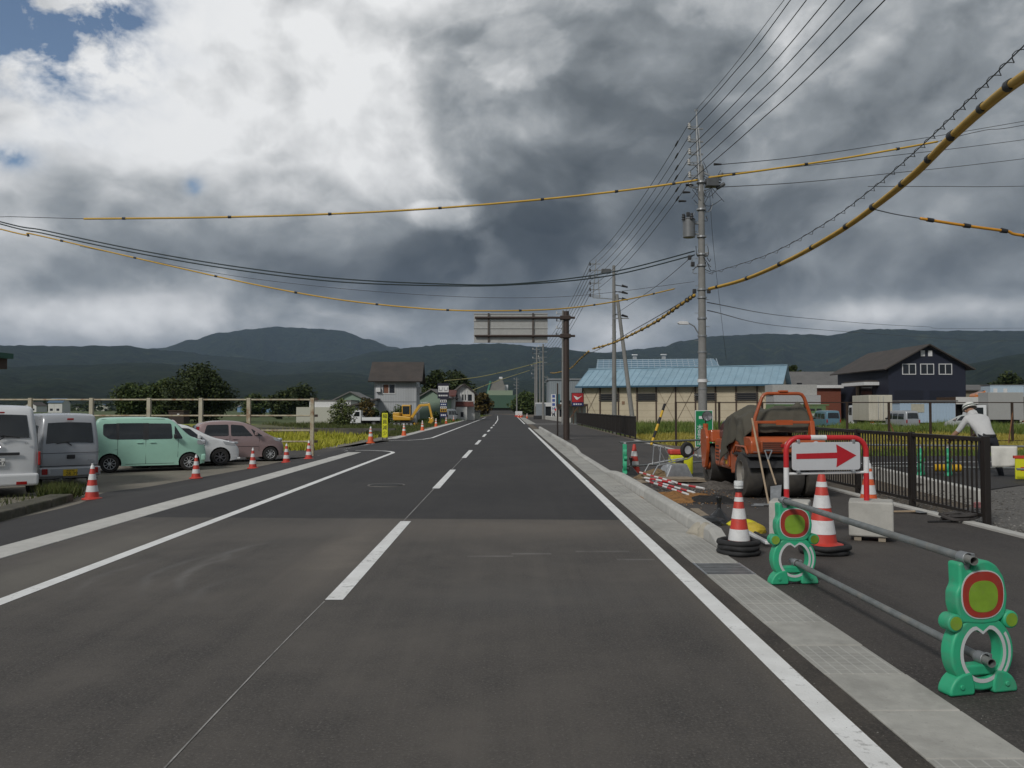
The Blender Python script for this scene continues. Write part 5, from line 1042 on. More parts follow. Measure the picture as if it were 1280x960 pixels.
# tarpaulin
nx, ny = 60, 60; q = M(); vs = []
def tz(x, y):
    top = 1.53 + .12 * math.exp(-((x - .25) / .22) ** 2 - ((y + .12) / .3) ** 2) + .14 * math.exp(-((x - .85) / .3) ** 2 - ((y - .25) / .25) ** 2) + .16 * math.exp(-((x - .15) / .12) ** 2 - ((y + .42) / .1) ** 2)
    return top - .22 * max(0, x - 1.05) + .05 * fbm(x * 3, y * 3.4, 2, 3)
for j in range(ny):
    for i in range(nx):
        x = -.16 + 1.52 * i / (nx - 1); s_ = 1.12 - 1.86 * j / (ny - 1)        # s_: distance across the cloth, hanging over both sides
        y = s_; drop = 0
        if s_ > .64: drop = (s_ - .64) * (.9 + .75 * smoothstep(.4, 1.2, x)); y = .66 + .04 * math.sin(x * 11 + 2 * fbm(x * 2, s_, 3)) * smoothstep(.64, .9, s_) + .12 * (s_ - .64)
        if s_ < -.58: drop = (-.58 - s_) * 1.8; y = -.58 - (-.58 - s_) * .5
        z = tz(x, max(min(s_, .6), -.55)) - drop - .08 * smoothstep(.5, .68, abs(s_)) + .03 * math.sin(x * 8 + s_ * 5 + 5 * fbm(x * 1.5, s_ * 2, 8)) * smoothstep(.2, .6, abs(s_)) + .03 * abs(fbm(x * 5, s_ * 5, 11, 3))
        if x < 0: z -= 2.2 * -x
        if x > 1.15: z -= .9 * (x - 1.15)
        vs.append((x + .05 * fbm(x * 4, y * 4, 5), y + .02 * fbm(x * 5, s_ * 4, 15), z))
q.add(vs, [(j * nx + i, j * nx + i + 1, (j + 1) * nx + i + 1, (j + 1) * nx + i) for j in range(ny - 1) for i in range(nx - 1)]); o = q.obj('tarpaulin', TARP, None, 'all'); o.modifiers.new('thick', 'SOLIDIFY').thickness = .008
o.location = (4.93, 15.05, 0); o.rotation_euler = (0, 0, PI / 2); tag(o, 'dark olive tarpaulin draped over the seat of the orange roller', 'tarpaulin')
q = M(); q.cyl((2.85, .66, 1.15), (2.82, .66, 1.36), .012, n=6); q.lathe([(.001, -.02), (.11, -.012), (.115, .01), (.001, .03)], 20, (2.8, .63, 1.44), 'X'); q.obj('mirror', BLACKP, rl, True); M().lathe([(.001, -.026), (.10, -.024)], 20, (2.8, .63, 1.44), 'X').obj('mirror_glass', CHROME, rl)
M().cyl((2.75, .68, 1.16), (2.75, .68, 1.28), .055, n=14).obj('filler_cap', RO, rl, True)
# tools leaning on the roller
WOOD = mat('tool_wood', (.33, .25, .17), .75, var=.2, scale=12)
r = thing('rake', 'long wooden handled rake leaning on the back of the roller', 'rake', (0, 0, 0)); a, b = at(961, 628, 13.6), at(940, 523, 14.5); a.z = .03; M().cyl(a, b, .017, n=8).obj('handle', WOOD, r, True); q = M(); h = at(948, 629, 13.4); q.beam((a.x - .24, a.y + .03, .03), (a.x + .06, a.y - .02, .03), .05, .02); q.beam((a.x - .2, a.y, .02), (a.x - .2, a.y - .06, .008), .2, .01); q.obj('head', STEELD, r)
r = thing('shovel', 'steel shovel with a forked handle standing behind the roller', 'shovel', (0, 0, 0)); a, b = at(970, 606, 13.9), at(960, 575, 14.3); M().cyl(a, b, .016, n=8).obj('shaft', WOOD, r, True); q = M(); t0, t1 = at(956, 563, 14.42), at(965, 563, 14.42); q.cyl(b, t0, .012, n=6); q.cyl(b, t1, .012, n=6); q.cyl(t0, t1, .013, n=6); q.obj('grip', STEELD, r)
q = M(); bl = [at(963, 608, 13.85), at(977, 606, 13.85), at(976, 624, 13.6), at(970, 630, 13.55), at(963, 626, 13.6)]; q.quad(*bl); o = q.obj('blade', STEELD, r); o.modifiers.new('thick', 'SOLIDIFY').thickness = .006
# ------------------------------------------------------------------ work area odds and ends
r = thing('wheelbarrow', 'steel wheelbarrow turned upside down behind the kerb', 'wheelbarrow', (gp(842, 597).x, gp(842, 597).y, 0), math.radians(12))
tub = M(); top = [(-.33, -.32), (.38, -.26), (.38, .26), (-.33, .32)]; bot = [(-.15, -.2), (.26, -.17), (.26, .17), (-.15, .2)]
tub.add([(x, y, .02) for x, y in top] + [(x, y, .33) for x, y in bot], [(0, 1, 5, 4), (1, 2, 6, 5), (2, 3, 7, 6), (3, 0, 4, 7), (4, 5, 6, 7)]); tub.obj('tub', STEEL, r, bevel=.03)
for s_ in (1, -1):
    q = M(); q.tube([(-.62, s_ * .27, .10), (-.5, s_ * .27, .30), (-.10, s_ * .2, .38), (.30, s_ * .12, .44), (.5, s_ * .06, .54)], .016, 8); q.obj('handle', STEEL, r, True)
    q = M(); q.tube([(-.12, s_ * .2, .36), (-.32, s_ * .2, .74), (-.40, s_ * .2, .72), (-.44, s_ * .22, .30)], .014, 8); q.obj('leg', STEEL, r, True)
w_ = M().lathe([(.10, -.04), (.155, -.045), (.185, -.02), (.185, .02), (.155, .045), (.10, .04)], 24, axis='Y').obj('wheel', RUBBER, r, True); w_.location = (.34, 0, .64); w_.rotation_euler = (0, 0, .25); M().lathe([(.001, -.03), (.10, -.036), (.105, 0), (.10, .036), (.001, .03)], 20, axis='Y').obj('hub', ALLOY, w_, True)
def heap(name, label, cat, c, rx, ry, h, m, n=22, z=-.004, seed=0, rough=.6):
    q = M(); vs = []
    for j in range(n + 1):
        for i in range(n + 1):
            u, v = i / n * 2 - 1, j / n * 2 - 1; d = math.hypot(u, v); k = max(0, 1 - d ** 1.6)
            zz = h * k * (1 + rough * fbm(u * 2.5 + seed, v * 2.5, seed, 5)) + h * .25 * k * abs(fbm(u * 9, v * 9, seed + 3, 3)); e = 1 + .18 * fbm(math.atan2(v, u) * 1.2, d, seed)
            vs.append((c[0] + u * rx * e, c[1] + v * ry * e, z + zz - .004))
    q.add(vs, [(j * (n + 1) + i, j * (n + 1) + i + 1, (j + 1) * (n + 1) + i + 1, (j + 1) * (n + 1) + i) for j in range(n) for i in range(n)]); return tag(q.obj(name, m, None, 'all'), label, cat)
P = gp(815, 597); heap('straw_heap', 'low heap of brown straw sacking beside the far green stand', 'straw', (P.x + .1, P.y), .55, .45, .2, mat('straw', (.17, .115, .06), .95, var=.45, scale=14, bump=.8, bscale=30), seed=2)
P = gp(858, 622); heap('sand_patch', 'spread of orange sand and rubble behind the kerb', 'sand', (P.x - .1, P.y), .75, .9, .09, mat('orange_sand', (.25, .12, .035), .95, var=.5, scale=11, bump=.7, bscale=40), seed=5, rough=1.2)
P = gp(888, 626); heap('asphalt_heap', 'small heap of black asphalt crumbs behind the kerb', 'asphalt heap', (P.x, P.y), .55, .5, .09, mat('asphalt_crumb', (.014, .013, .013), .9, var=.5, scale=22, bump=1, bscale=50), seed=9, rough=1.4)
P = gp(905, 609); heap('rubble_strip', 'low strip of grey rubble beside the roller drum', 'rubble', (P.x - .1, P.y), .9, .45, .10, mat('rubble', (.10, .09, .08), .95, var=.6, scale=20, bump=1, bscale=40), seed=14, rough=1.6)
r = thing('plywood_sheets', 'pile of old plywood sheets under the wheelbarrow', 'plywood', (gp(842, 602).x, gp(842, 602).y, 0), .1)
PLY = mat('plywood', (.25, .20, .145), .85, var=.25, scale=5)
for k, (x, y, w1, w2, a) in enumerate(((-.1, .1, 1.5, .7, .1), (.2, -.05, 1.2, .6, -.12), (.1, .02, 1.3, .62, .22), (-.1, .08, 1.1, .6, 0))): M().box((x, y, .012 + k * .02), (w1, w2, .014), a).obj('sheet', PLY, r)
for k, (a, b) in enumerate((((804, 601), (868, 620)), ((808, 606), (860, 624)), ((806, 603.5), (880, 618)), ((800, 598), (846, 612)))):
    A, B = gp(*a), gp(*b); A.z = B.z = .06 + .025 * k; r = thing('striped_pole', ['longest of four red and white poles lying behind the kerb', 'red and white pole lying closest to the kerb', 'red and white pole lying uppermost behind the kerb', 'short red and white pole lying nearest the straw'][k], 'pole', (0, 0, 0), 0, 'red and white poles on the ground')
    for j in range(9): u, v = A.lerp(B, j / 9), A.lerp(B, (j + 1) / 9); M().cyl(u, v, .021, n=8).obj('stripe', TR if j % 2 else TW, r, True)
def plank(label, a, b, w_, h, m, z=.02): A, B = gp(*a), gp(*b); q = M(); q.beam((A.x, A.y, z), (B.x, B.y, z + .01), w_, h); return tag(q.obj('plank', m, None, bevel=.003), label, 'plank')
plank('weathered plank lying along the kerb behind the sand', (868, 638), (884, 650), .13, .03, PLY)
P = gp(896, 655)
def bag(name, label, cat, c, rx, ry, h, m, seed, neck=0.0):
    q = M(); vs = []; n, k = 40, 22
    for j in range(k + 1):
        t_ = j / k
        for i in range(n):
            a = 2 * PI * i / n; rr = math.sin(min(t_ * 1.15, 1) * PI / 2 + (0 if True else 0)) if False else (1 - t_ ** 2.2) ** .5
            if neck: rr = max((1 - t_ * 1.6) if t_ < .55 else .12 + .1 * smoothstep(.75, 1, t_), .12)
            rr *= 1 + .30 * fbm(math.cos(a) * 1.8 + seed, math.sin(a) * 1.8, t_ * 2.5, 4) - .16 * abs(fbm(math.cos(a) * 4 + seed, math.sin(a) * 4, t_ * 5 + seed, 4)) + .05
            vs.append((c[0] + rx * rr * math.cos(a), c[1] + ry * rr * math.sin(a), (h * t_ if not neck else h * t_ ** 1.1) * (1 + .1 * fbm(math.cos(a) * 2, math.sin(a) * 2, seed)) - .005))
    q.add(vs, [(j * n + i, j * n + (i + 1) % n, (j + 1) * n + (i + 1) % n, (j + 1) * n + i) for j in range(k) for i in range(n)] + [tuple(range(k * n, k * n + n))]); return tag(q.obj(name, m, None, 'all'), label, cat)
PB = mat('black_bag', (.014, .014, .015), .3, var=.2, coat=.2, bump=.5, bscale=12)
bag('rubbish_bag', 'tied black plastic bag behind the kerb near the lamp cone', 'bag', (gp(899, 652).x, gp(899, 652).y), .20, .2, .36, PB, 3, neck=1); bag('rubbish_bag', 'flat black plastic bag lying beside the tied bag', 'bag', (gp(886, 655).x, gp(886, 655).y), .22, .18, .12, PB, 7); bag('rubbish_bag', 'black sack beside the edge on green stand', 'bag', (gp(787, 593).x + .02, gp(787, 593).y - .1), .2, .2, .42, PB, 12, neck=1)
CANV = mat('canvas', (.36, .33, .27), .9, var=.15, bump=.4, bscale=14); bag('canvas_sack', 'crumpled beige canvas sack lying on the kerb beside the lamp cone', 'sack', (2.50, gp(895, 672).y + .30), .20, .24, .16, CANV, 21); bag('canvas_sack', 'small beige cloth folded on the kerb', 'sack', (2.46, gp(895, 672).y + .05), .1, .12, .19, CANV, 27)
YB = mat('yellow_sheet', (.48, .36, .03), .6, var=.2, bump=.4, bscale=14); bag('yellow_bag', 'crumpled yellow bag beside the left concrete block', 'bag', (gp(947, 668).x, gp(947, 668).y + .2), .16, .14, .13, YB, 31); bag('yellow_bag', 'bright yellow safety vest heaped behind the lamp cone', 'vest', (gp(936, 660).x, gp(936, 660).y + .3), .2, .12, .09, mat('vest_yellow', (.62, .55, .02), .7, var=.2, bump=.3), 36)
A, B = gp(934, 670), gp(960, 684); q = M(); q.beam((A.x, A.y, .05), (B.x, B.y, .05), .06, .04); tag(q.obj('plastic_gutter', P_wcar, None, bevel=.01), 'white plastic channel lying between the lamp cone and the green stand', 'channel')
A, B = gp(944, 669), gp(962, 678); q = M(); q.cyl((A.x, A.y, .03), (B.x, B.y, .03), .022, n=8); tag(q.obj('black_hose', BLK, None, True), 'short black hose lying beside the yellow bag', 'hose')
r = thing('spray_tank', 'yellow tank with a red lid behind the upturned wheelbarrow', 'tank', (gp(848, 596).x + .15, gp(848, 596).y + .5, 0)); M().bb(-.26, .28, -.16, .16, .02, .5).obj('tank', YELR, r, bevel=.04); M().bb(-.28, .30, -.18, .18, .50, .62).obj('lid', CRED, r, bevel=.03); M().box((-.05, -.162, .3), (.2, .006, .16)).obj('label', BLACKP, r); q = M(); q.tube([(.25, -.1, .55), (.36, -.15, .62), (.45, -.2, .7)], .014, 6); q.obj('hose', BLK, r)
def stones(name, label, cat, n, pos, smin, smax, m, seed):
    """loose irregular stones, one mass"""
    rs = random.Random(seed); vs = []; fs = []
    for _ in range(n):
        x, y, z = pos(rs); s = rs.uniform(smin, smax) * rs.uniform(.5, 1); j = len(vs); a = rs.uniform(0, 6.28); ca, sa = math.cos(a), math.sin(a)
        for dx_, dy_, dz_ in ((1, 0, 0), (0, 1, 0), (-1, 0, 0), (0, -1, 0), (0, 0, 1), (0, 0, -1)):
            k = s * rs.uniform(.6, 1.2); u, v = dx_ * k, dy_ * k; vs.append((x + u * ca - v * sa, y + u * sa + v * ca, z + s * .25 + dz_ * k * .6))
        fs += [(j, j + 1, j + 4), (j + 1, j + 2, j + 4), (j + 2, j + 3, j + 4), (j + 3, j, j + 4), (j + 1, j, j + 5), (j + 2, j + 1, j + 5), (j + 3, j + 2, j + 5), (j, j + 3, j + 5)]
    me = bpy.data.meshes.new(name); me.from_pydata(vs, [], fs); me.materials.append(m); return tag(link(name, me), label, cat, kind='stuff')
STONE = leafmat('stone', (.07, .066, .06), (.15, .142, .13), (.26, .25, .235), 6)
def pg(rs): x = 6.6 + 6.5 * rs.random() ** 1.5; y = rs.uniform(8.6, 15.4); return x, y, -.03 + .10 * smoothstep(12.8, 15.6, y)
stones('gravel_stones', 'loose grey gravel stones beyond the fence end post', 'gravel', 5200, pg, .008, .032, STONE, 3)
PS, PR = gp(858, 622), gp(905, 609)
stones('rubble_stones', 'scattered broken stones and asphalt crumbs behind the kerb', 'rubble', 900, lambda rs: (rs.gauss(PR.x - .4, .7) if rs.random() < .5 else max(rs.gauss(PS.x + .1, .5), 2.62), rs.gauss(PS.y + .9, 1.1), .0), .008, .03, STONE, 5)
stones('sand_crumbs', 'orange crumbs scattered over the sand patch', 'sand', 700, lambda rs: (max(rs.gauss(PS.x, .45), 2.62), rs.gauss(PS.y, .6), .015), .006, .022, leafmat('crumb', (.22, .10, .03), (.34, .17, .06), (.4, .28, .16), 5), 7)
stones('road_grit', 'fine grit along the joint beside the right gutter', 'grit', 1500, lambda rs: (rs.choice([1.83, 2.47, 1.78]) + rs.gauss(0, .06), rs.uniform(2.5, 16), .002), .002, .007, STONE, 9)
# by the black fence: steel plate and tangled strap
r = thing('steel_plate', 'flat grey steel shovel head lying below the black fence', 'shovel', (gp(1157, 641).x, gp(1157, 641).y, 0), .3); q = M(); q.prism([(-.22, -.12), (.12, -.15), (.2, .02), (.12, .15), (-.2, .12)], .008, .02, lambda a, b, t: (a, b, t + .04 * max(0, -a))); q.obj('blade', STEELD, r, bevel=.004); q = M(); q.cyl((-.2, 0, .03), (-1.0, .25, .02), .015, n=8); q.obj('handle', WOOD, r, True)
q = M(); P = gp(1205, 652); path = [(P.x + .18 * math.sin(k * 1.7) + .16 * math.cos(k * .6), P.y + .10 * math.cos(k * 1.3) + .08 * math.sin(k * 2.3), .03 + .085 * abs(math.sin(k * .9)) + .03 * math.sin(k * 3.1)) for k in range(26)]; q.tube(spline(path, 5), .022, 6); tag(q.obj('strap_bundle', mat('strap_black', (.045, .04, .038), .7, var=.5, scale=7), None, True), 'tangled dark strap bundle at the foot of the fence end post', 'strap')
q = M(); P = gp(1222, 636); q.box((P.x, P.y, .06), (.1, .08, .1), .4); tag(q.obj('drink_can', mat('can', (.45, .2, .2), .4, .3, var=.6, scale=20), None, bevel=.02), 'small red and white can beside the fence end post', 'can')
q = M(); P = gp(1190, 653); q.cyl((P.x - .35, P.y - .02, .015), (P.x, P.y, .02), .014, n=6); tag(q.obj('black_rod', BLK, None, True), 'short black rod lying left of the strap bundle', 'rod')
# ------------------------------------------------------------------ buildings
def local(o, d):
    """thing-frame: x along d, y away from the road camera"""
    return math.atan2(d[1], d[0])
WIN = mat('window_dark', (.018, .02, .024), .12, var=.3, scale=1.2); FRW = mat('frame_white', (.6, .6, .6), .5)
def ribs(parent, name, m, x0, x1, step, pa, pb, w_=.04, h=.035):
    """raised seams running up a roof slope from pa=(y,z) to pb=(y,z)"""
    n = int((x1 - x0) / step); q0 = M(); q0.beam((0, pa[0], pa[1]), (0, pb[0], pb[1]), w_, h); me = q0.mesh(name, m)
    for k in range(n + 1): link(name, me, parent, loc=(x0 + k * (x1 - x0) / n, 0, .02))
# long beige building
A, B = Vector((10.6, 119, 0)), Vector((35.4, 108, 0)); d = B - A; Lb = d.length
r = thing('warehouse', 'long beige shed with a blue metal roof and brown battens', 'building', (A.x, A.y, FIELD), math.atan2(d.y, d.x))
BEI = mat('beige_wall', (.47, .41, .30), .85, var=.07, scale=.6, dirt=(.37, .31, .22), dirtamt=.5, dscale=.5); BAT = mat('batten_brown', (.06, .035, .022), .7, var=.3); BLU = mat('roof_blue', (.24, .36, .44), .5, .0, var=.12, scale=.5, dirt=(.14, .25, .33), dirtamt=.5, dscale=.4); BLUD = mat('fascia_blue', (.02, .075, .125), .5)
ze, zr, D = 5.1 - FIELD, 7.55 - FIELD, 5.2
M().bb(0, Lb, .0, 2 * D, 0, ze).obj('wall', BEI, r)
for k in range(1, 6): M().bb(.02, Lb - .02, -.012, .0, ze * k / 6 - .012, ze * k / 6 + .012).obj('wall_board', mat('beige_joint', (.27, .22, .15), .85), r)
M().prism([(-.9, ze - .28), (2 * D + .9, ze - .28), (D, zr - .1)], -.02, Lb + .02, lambda a, b, t: (t, a, b)).obj('gable', BEI, r)
sl = M(); e0 = (-1.0, ze - .30); sl.quad((-.7, e0[0], e0[1]), (Lb + .7, e0[0], e0[1]), (Lb + .7, D, zr), (-.7, D, zr)); sl.quad((-.7, 2 * D + 1, e0[1]), (Lb + .7, 2 * D + 1, e0[1]), (Lb + .7, D, zr), (-.7, D, zr)); ro = sl.obj('roof', BLU, r); ro.modifiers.new('thick', 'SOLIDIFY').thickness = .08
ribs(ro, 'roof_seam', BLU, -.65, Lb + .65, .9, e0, (D, zr), .06, .06); M().bb(-.7, Lb + .7, -1.08, -1.0, ze - .50, ze - .26).obj('fascia', BLUD, ro); M().bb(-.7, Lb + .7, D - .2, D + .2, zr, zr + .1).obj('ridge_cap', BLU, ro)
bays = [Lb * k / 10 for k in range(11)]
for x in bays: M().bb(x - .09 if x > 0 else 0, x + .09 if x < Lb else Lb, -.14, -.013, 0, ze - .1).obj('batten', BAT, r)
for k in (0, 4, 5, 9):
    for a, b in (((bays[k] + .1, .3), (bays[k + 1] - .1, ze - .5)), ((bays[k] + .1, ze - .5), (bays[k + 1] - .1, .3))): q = M(); q.beam((a[0], -.06 if b[1] > 1 else -.09, a[1]), (b[0], -.06 if b[1] > 1 else -.09, b[1]), .045, .03); q.obj('brace', mat('brace_brown', (.13, .09, .06), .7), r)
for k in (1, 3, 6, 8):
    w_ = M().bb(bays[k] + .15, bays[k + 1] - .15, -.05, -.013, 3.3, 4.25).obj('window', WIN, r)
    for j in range(4): M().bb(bays[k] - .15, bays[k + 1] + .15, -.22, -.15, 3.22 + j * .29, 3.36 + j * .29).obj('window_slat', mat('dark_slat', (.035, .032, .03), .7), w_)
M().bb(bays[2] + .5, bays[2] + .9, -.06, -.012, 2.7, 3.15).obj('meter_box', mat('meter_brown', (.20, .12, .07), .6), r)
# taller hall behind with gridded pale blue roof
r = thing('hall', 'hall behind the beige shed with a gridded pale blue roof', 'building', (at(748, 500, 142).x, 142, FIELD), math.radians(-8)); Lh = 20.5
M().bb(0, Lh, 0, 12, 0, 8.4).obj('wall', mat('hall_wall', (.25, .28, .30), .7), r); sl = M(); sl.quad((-.5, -.6, 8.2), (Lh + .8, -.6, 8.2), (Lh - .4, 6, 10.9), (-.3, 6, 10.9)); sl.quad((-.5, 12.6, 8.2), (Lh + .8, 12.6, 8.2), (Lh - .4, 6, 10.9), (-.3, 6, 10.9)); ro = sl.obj('roof', mat('roof_pale_blue', (.16, .27, .36), .45, .2, var=.1), r); ro.modifiers.new('thick', 'SOLIDIFY').thickness = .1
ribs(ro, 'roof_seam', mat('roof_rib_pale', (.36, .44, .5), .5), -.2, Lh, .95, (-.5, 8.25), (5.9, 10.9), .10, .1)
for k in range(7): t_ = k / 6.4; M().bb(-.4, Lh + .5 - 1.0 * t_, -.5 + 6.3 * t_ - .06, -.5 + 6.3 * t_ + .06, 8.32 + 2.63 * t_, 8.42 + 2.63 * t_).obj('roof_batten', mat('roof_rib_pale', (.36, .44, .5)), ro)
for x in (6.3, 11.4): v_ = M().bb(x - .35, x + .35, 5.7, 6.3, 10.9, 11.5).obj('roof_vent', STEEL, ro); M().bb(x - .55, x + .55, 5.5, 6.5, 11.5, 11.8).obj('vent_cap', STEEL, ro, bevel=.1)
# small gable roof peeking right of it
def gable_house(name, label, loc, rz, W, D, he, hr, wallm, roofm, windows=(), over=.5, cat='building', ridge_x=True, extra=None):
    """W along x (front), D deep, eaves he, ridge hr; ridge along x unless ridge_x is False"""
    r = thing(name, label, cat, loc, rz); M().bb(0, W, 0, D, 0, he).obj('wall', wallm, r); s = M()
    if ridge_x:
        M().prism([(0, he), (D, he), (D / 2, hr - .05)], .01, W - .01, lambda a, b, t: (t, a, b)).obj('gable', wallm, r); k = (hr - he) / (D / 2)
        s.quad((-over, -over, he - over * k), (W + over, -over, he - over * k), (W + over, D / 2, hr), (-over, D / 2, hr)); s.quad((-over, D + over, he - over * k), (W + over, D + over, he - over * k), (W + over, D / 2, hr), (-over, D / 2, hr))
    else:
        M().prism([(0, he), (W, he), (W / 2, hr - .05)], .01, D - .01, lambda a, b, t: (a, t, b)).obj('gable', wallm, r); k = (hr - he) / (W / 2)
        s.quad((-over, -over, he - over * k), (-over, D + over, he - over * k), (W / 2, D + over, hr), (W / 2, -over, hr)); s.quad((W + over, -over, he - over * k), (W + over, D + over, he - over * k), (W / 2, D + over, hr), (W / 2, -over, hr))
    ro = s.obj('roof', roofm, r); m_ = ro.modifiers.new('thick', 'SOLIDIFY'); m_.thickness = .14; m_.offset = 0
    for (face, a0, a1, z0, z1, mm) in windows: window(r, face, a0, a1, z0, z1, W, D, mm)
    if extra: extra(r, ro)
    return r
def window(r, face, a0, a1, z0, z1, W, D, mm=True):
    if face == 'f': f3 = lambda a, t, z: (a, -t, z)
    elif face == 'r': f3 = lambda a, t, z: (W + t, a, z)
    else: f3 = lambda a, t, z: (-t, a, z)
    def bx(nm, A0, A1, Z0, Z1, t0, t1, m_, par): a, b = f3(A0, t0, Z0), f3(A1, t1, Z1); return M().bb(min(a[0], b[0]), max(a[0], b[0]), min(a[1], b[1]), max(a[1], b[1]), Z0, Z1).obj(nm, m_, par)
    w_ = bx('window', a0, a1, z0, z1, .004, .03, WIN, r)
    if mm:
        e = .09
        for q_ in ((a0 - e, a1 + e, z1, z1 + e), (a0 - e, a1 + e, z0 - e, z0), (a0 - e, a0, z0, z1), (a1, a1 + e, z0, z1), ((a0 + a1) / 2 - .04, (a0 + a1) / 2 + .04, z0, z1)): bx('window_frame', *q_, .004, .06, FRW, w_)
ROOFB = mat('roof_brown', (.052, .043, .038), .7, var=.25, scale=.8, dirt=(.085, .065, .055), dirtamt=.5, dscale=.5); ROOFG = mat('roof_grey', (.13, .125, .12), .6, var=.2, scale=.8); NAVY = mat('navy_wall', (.012, .015, .030), .7, var=.15); SID = mat('siding_grey', (.42, .435, .45), .7, var=.05, scale=.5, dirt=(.30, .31, .32), dirtamt=.45, dscale=.4, streak=True)
WHTW = mat('wall_white', (.55, .55, .53), .8, var=.06, dirt=(.4, .39, .36), dirtamt=.4, dscale=.5, streak=True); CREAMW = mat('wall_cream', (.42, .42, .36), .8, var=.06); GREENW = mat('wall_pale_green', (.20, .27, .21), .8, var=.08); BRICKR = mat('wall_brick_red', (.16, .05, .03), .85, var=.2)
# navy barn
def ex_navy(r, ro):
    for s_ in range(9): q = M(); k = (9.4 - 6.8) / 4.7; q.beam((-.3 + s_ * .55, -.7, 6.8 - .25 + k * (s_ * .55) - FIELD + .02), (-.3 + s_ * .55, 16.3, 6.8 - .25 + k * (s_ * .55) - FIELD + .02), .05, .06); q.obj('roof_seam', ROOFB, ro)
    for x in (3.95, 4.85): M().bb(x, x + .5, -.05, -.005, 8.0 - FIELD, 8.7 - FIELD).obj('gable_vent', FRW, r)
    M().bb(-1.9, -.02, 2.5, 9.5, 4.55 - FIELD, 4.95 - FIELD).obj('canopy_fascia', FRW, r); M().bb(-1.7, -.02, 2.7, 9.3, 4.95 - FIELD, 5.15 - FIELD).obj('canopy_roof', ROOFB, r); M().bb(-.04, -.005, 4.5, 8.5, .1, 4.4 - FIELD).obj('doorway', WIN, r); M().bb(-.3, -.05, 8.3, 8.8, 0, 4.5 - FIELD).obj('door_jamb', PLY, r)
    for x0, x1 in ((.7, 4.2), (5.0, 8.4)): M().bb(x0, x1, -.03, -.005, .1, 4.3).obj('shutter', mat('navy_dark', (.008, .010, .02), .6), r)
gable_house('barn', 'large navy blue building with a brown tiled roof and three white windows', (46.2, 100, FIELD), 0, 9.4, 15.5, 6.8 - FIELD, 9.4 - FIELD, NAVY, ROOFB, [('f', 1.75, 3.25, 5.85 - FIELD, 7.0 - FIELD, True), ('f', 3.95, 5.45, 5.85 - FIELD, 7.0 - FIELD, True), ('f', 6.2, 7.65, 5.85 - FIELD, 7.0 - FIELD, True)], .8, ridge_x=False, extra=ex_navy)
p = at(1005, 520, 125); gable_house('house', 'white gabled house with a grey roof behind the red brick wall', (p.x - 1, 128, FIELD), math.radians(-35) * 0, 9.5, 9, 5.8, 8.0, WHTW, ROOFG, [('f', 1, 1.8, 5.6, 6.1, False)], .4)
p = at(1022, 520, 112); r = thing('brick_building', 'red brown building just left of the navy building', 'building', (p.x - 4, 112, FIELD)); M().bb(0, 7.2, 0, 6, 0, 4.9).obj('wall', BRICKR, r); M().bb(-.4, 7.4, -.5, 6.4, 4.9, 5.3).obj('roof_edge', FRW, r)
p = at(968, 520, 92); r = thing('storage_container', 'pale grey stacked storage box beyond the roller', 'container', (p.x, 92, FIELD)); M().bb(0, 5.2, 0, 3, 2.2, 3.6).obj('lower_box', mat('box_pale', (.36, .36, .36), .6), r); M().bb(-.1, 4.9, .3, 3, 3.62, 4.8).obj('upper_box', mat('box_paler', (.36, .355, .34), .6), r); M().bb(0, 5.2, .1, 2.9, 0, 2.19).obj('base', ROOFG, r)
def corr(name, label, loc, rz, L, D, H, m, step=.28, cat='container', doors=False):
    r = thing(name, label, cat, loc, rz); M().bb(0, L, 0, D, 0, H).obj('shell', m, r); me = M().bb(-.05, .05, -.035, -.001, .12, H - .12).mesh('corrugation', m); n = int(L / step)
    for k in range(1, n): link('corrugation', me, r, loc=(k * L / n, 0, 0))
    for z in (0, H - .12): M().bb(-.02, L + .02, -.05, .0, z, z + .12).obj('rail', m, r)
    return r
p = at(968, 523, 84); g_ = corr('shipping_container', 'green shipping container behind the roller tarpaulin', (p.x, 84, FIELD), math.radians(3), 5.7, 2.4, 2.55, mat('container_green', (.12, .20, .09), .6, var=.15, dirt=(.2, .12, .06), dirtamt=.5, dscale=1.5)); M().bb(5.35, 5.68, -.06, -.036, .1, 2.4).obj('rusty_post', RUST, g_); M().bb(.2, 5.2, -.06, -.036, 1.35, 1.6).obj('pale_stripe', CREAMW, g_)
for k in range(2): M().bb(3.7 + k * .7, 4.2 + k * .7, -.06, -.04, 1.9, 2.1).obj('stencil', BLACKP, g_)
p = at(1125, 515, 88); w_ = corr('prefab_cabin', 'pale blue corrugated cabin behind the silver kei van', (p.x, 88, FIELD + .6), math.radians(1), 6.0, 2.6, 2.25, mat('cabin_blue', (.36, .46, .56), .55, var=.05), .34, 'cabin'); M().bb(-.2, 6.2, -.2, 2.8, 2.25, 2.4).obj('roof', ROOFG, w_); M().bb(1.2, 2.6, -.05, -.036, 1.1, 2.0).obj('window', mat('shutter_tan', (.40, .38, .30), .6), w_); M().bb(.1, 5.8, .2, 2.4, -.6, -.01).obj('plinth', C_dark, w_)
p = at(1195, 520, 92); r = thing('white_shed', 'low white open shed right of the pale blue cabin', 'shed', (p.x, 92, FIELD)); M().bb(0, 3.2, 0, 4, 2.6, 3.4).obj('lintel', WHTW, r); M().bb(3.2, 6.3, 0, 4, 0, 3.4).obj('wall', WHTW, r); M().bb(0, 3.2, 3.0, 3.9, 0, 2.6).obj('dark_bay', WIN, r); M().bb(3.05, 3.2, -.05, .2, 0, 3.4).obj('post', BAT, r); M().bb(-.1, 0, -.02, 4, 0, 3.4).obj('side_wall', BAT, r); M().bb(.3, 2.6, .5, 2, 0, 1.0).obj('stacked_goods', CREAMW, r)
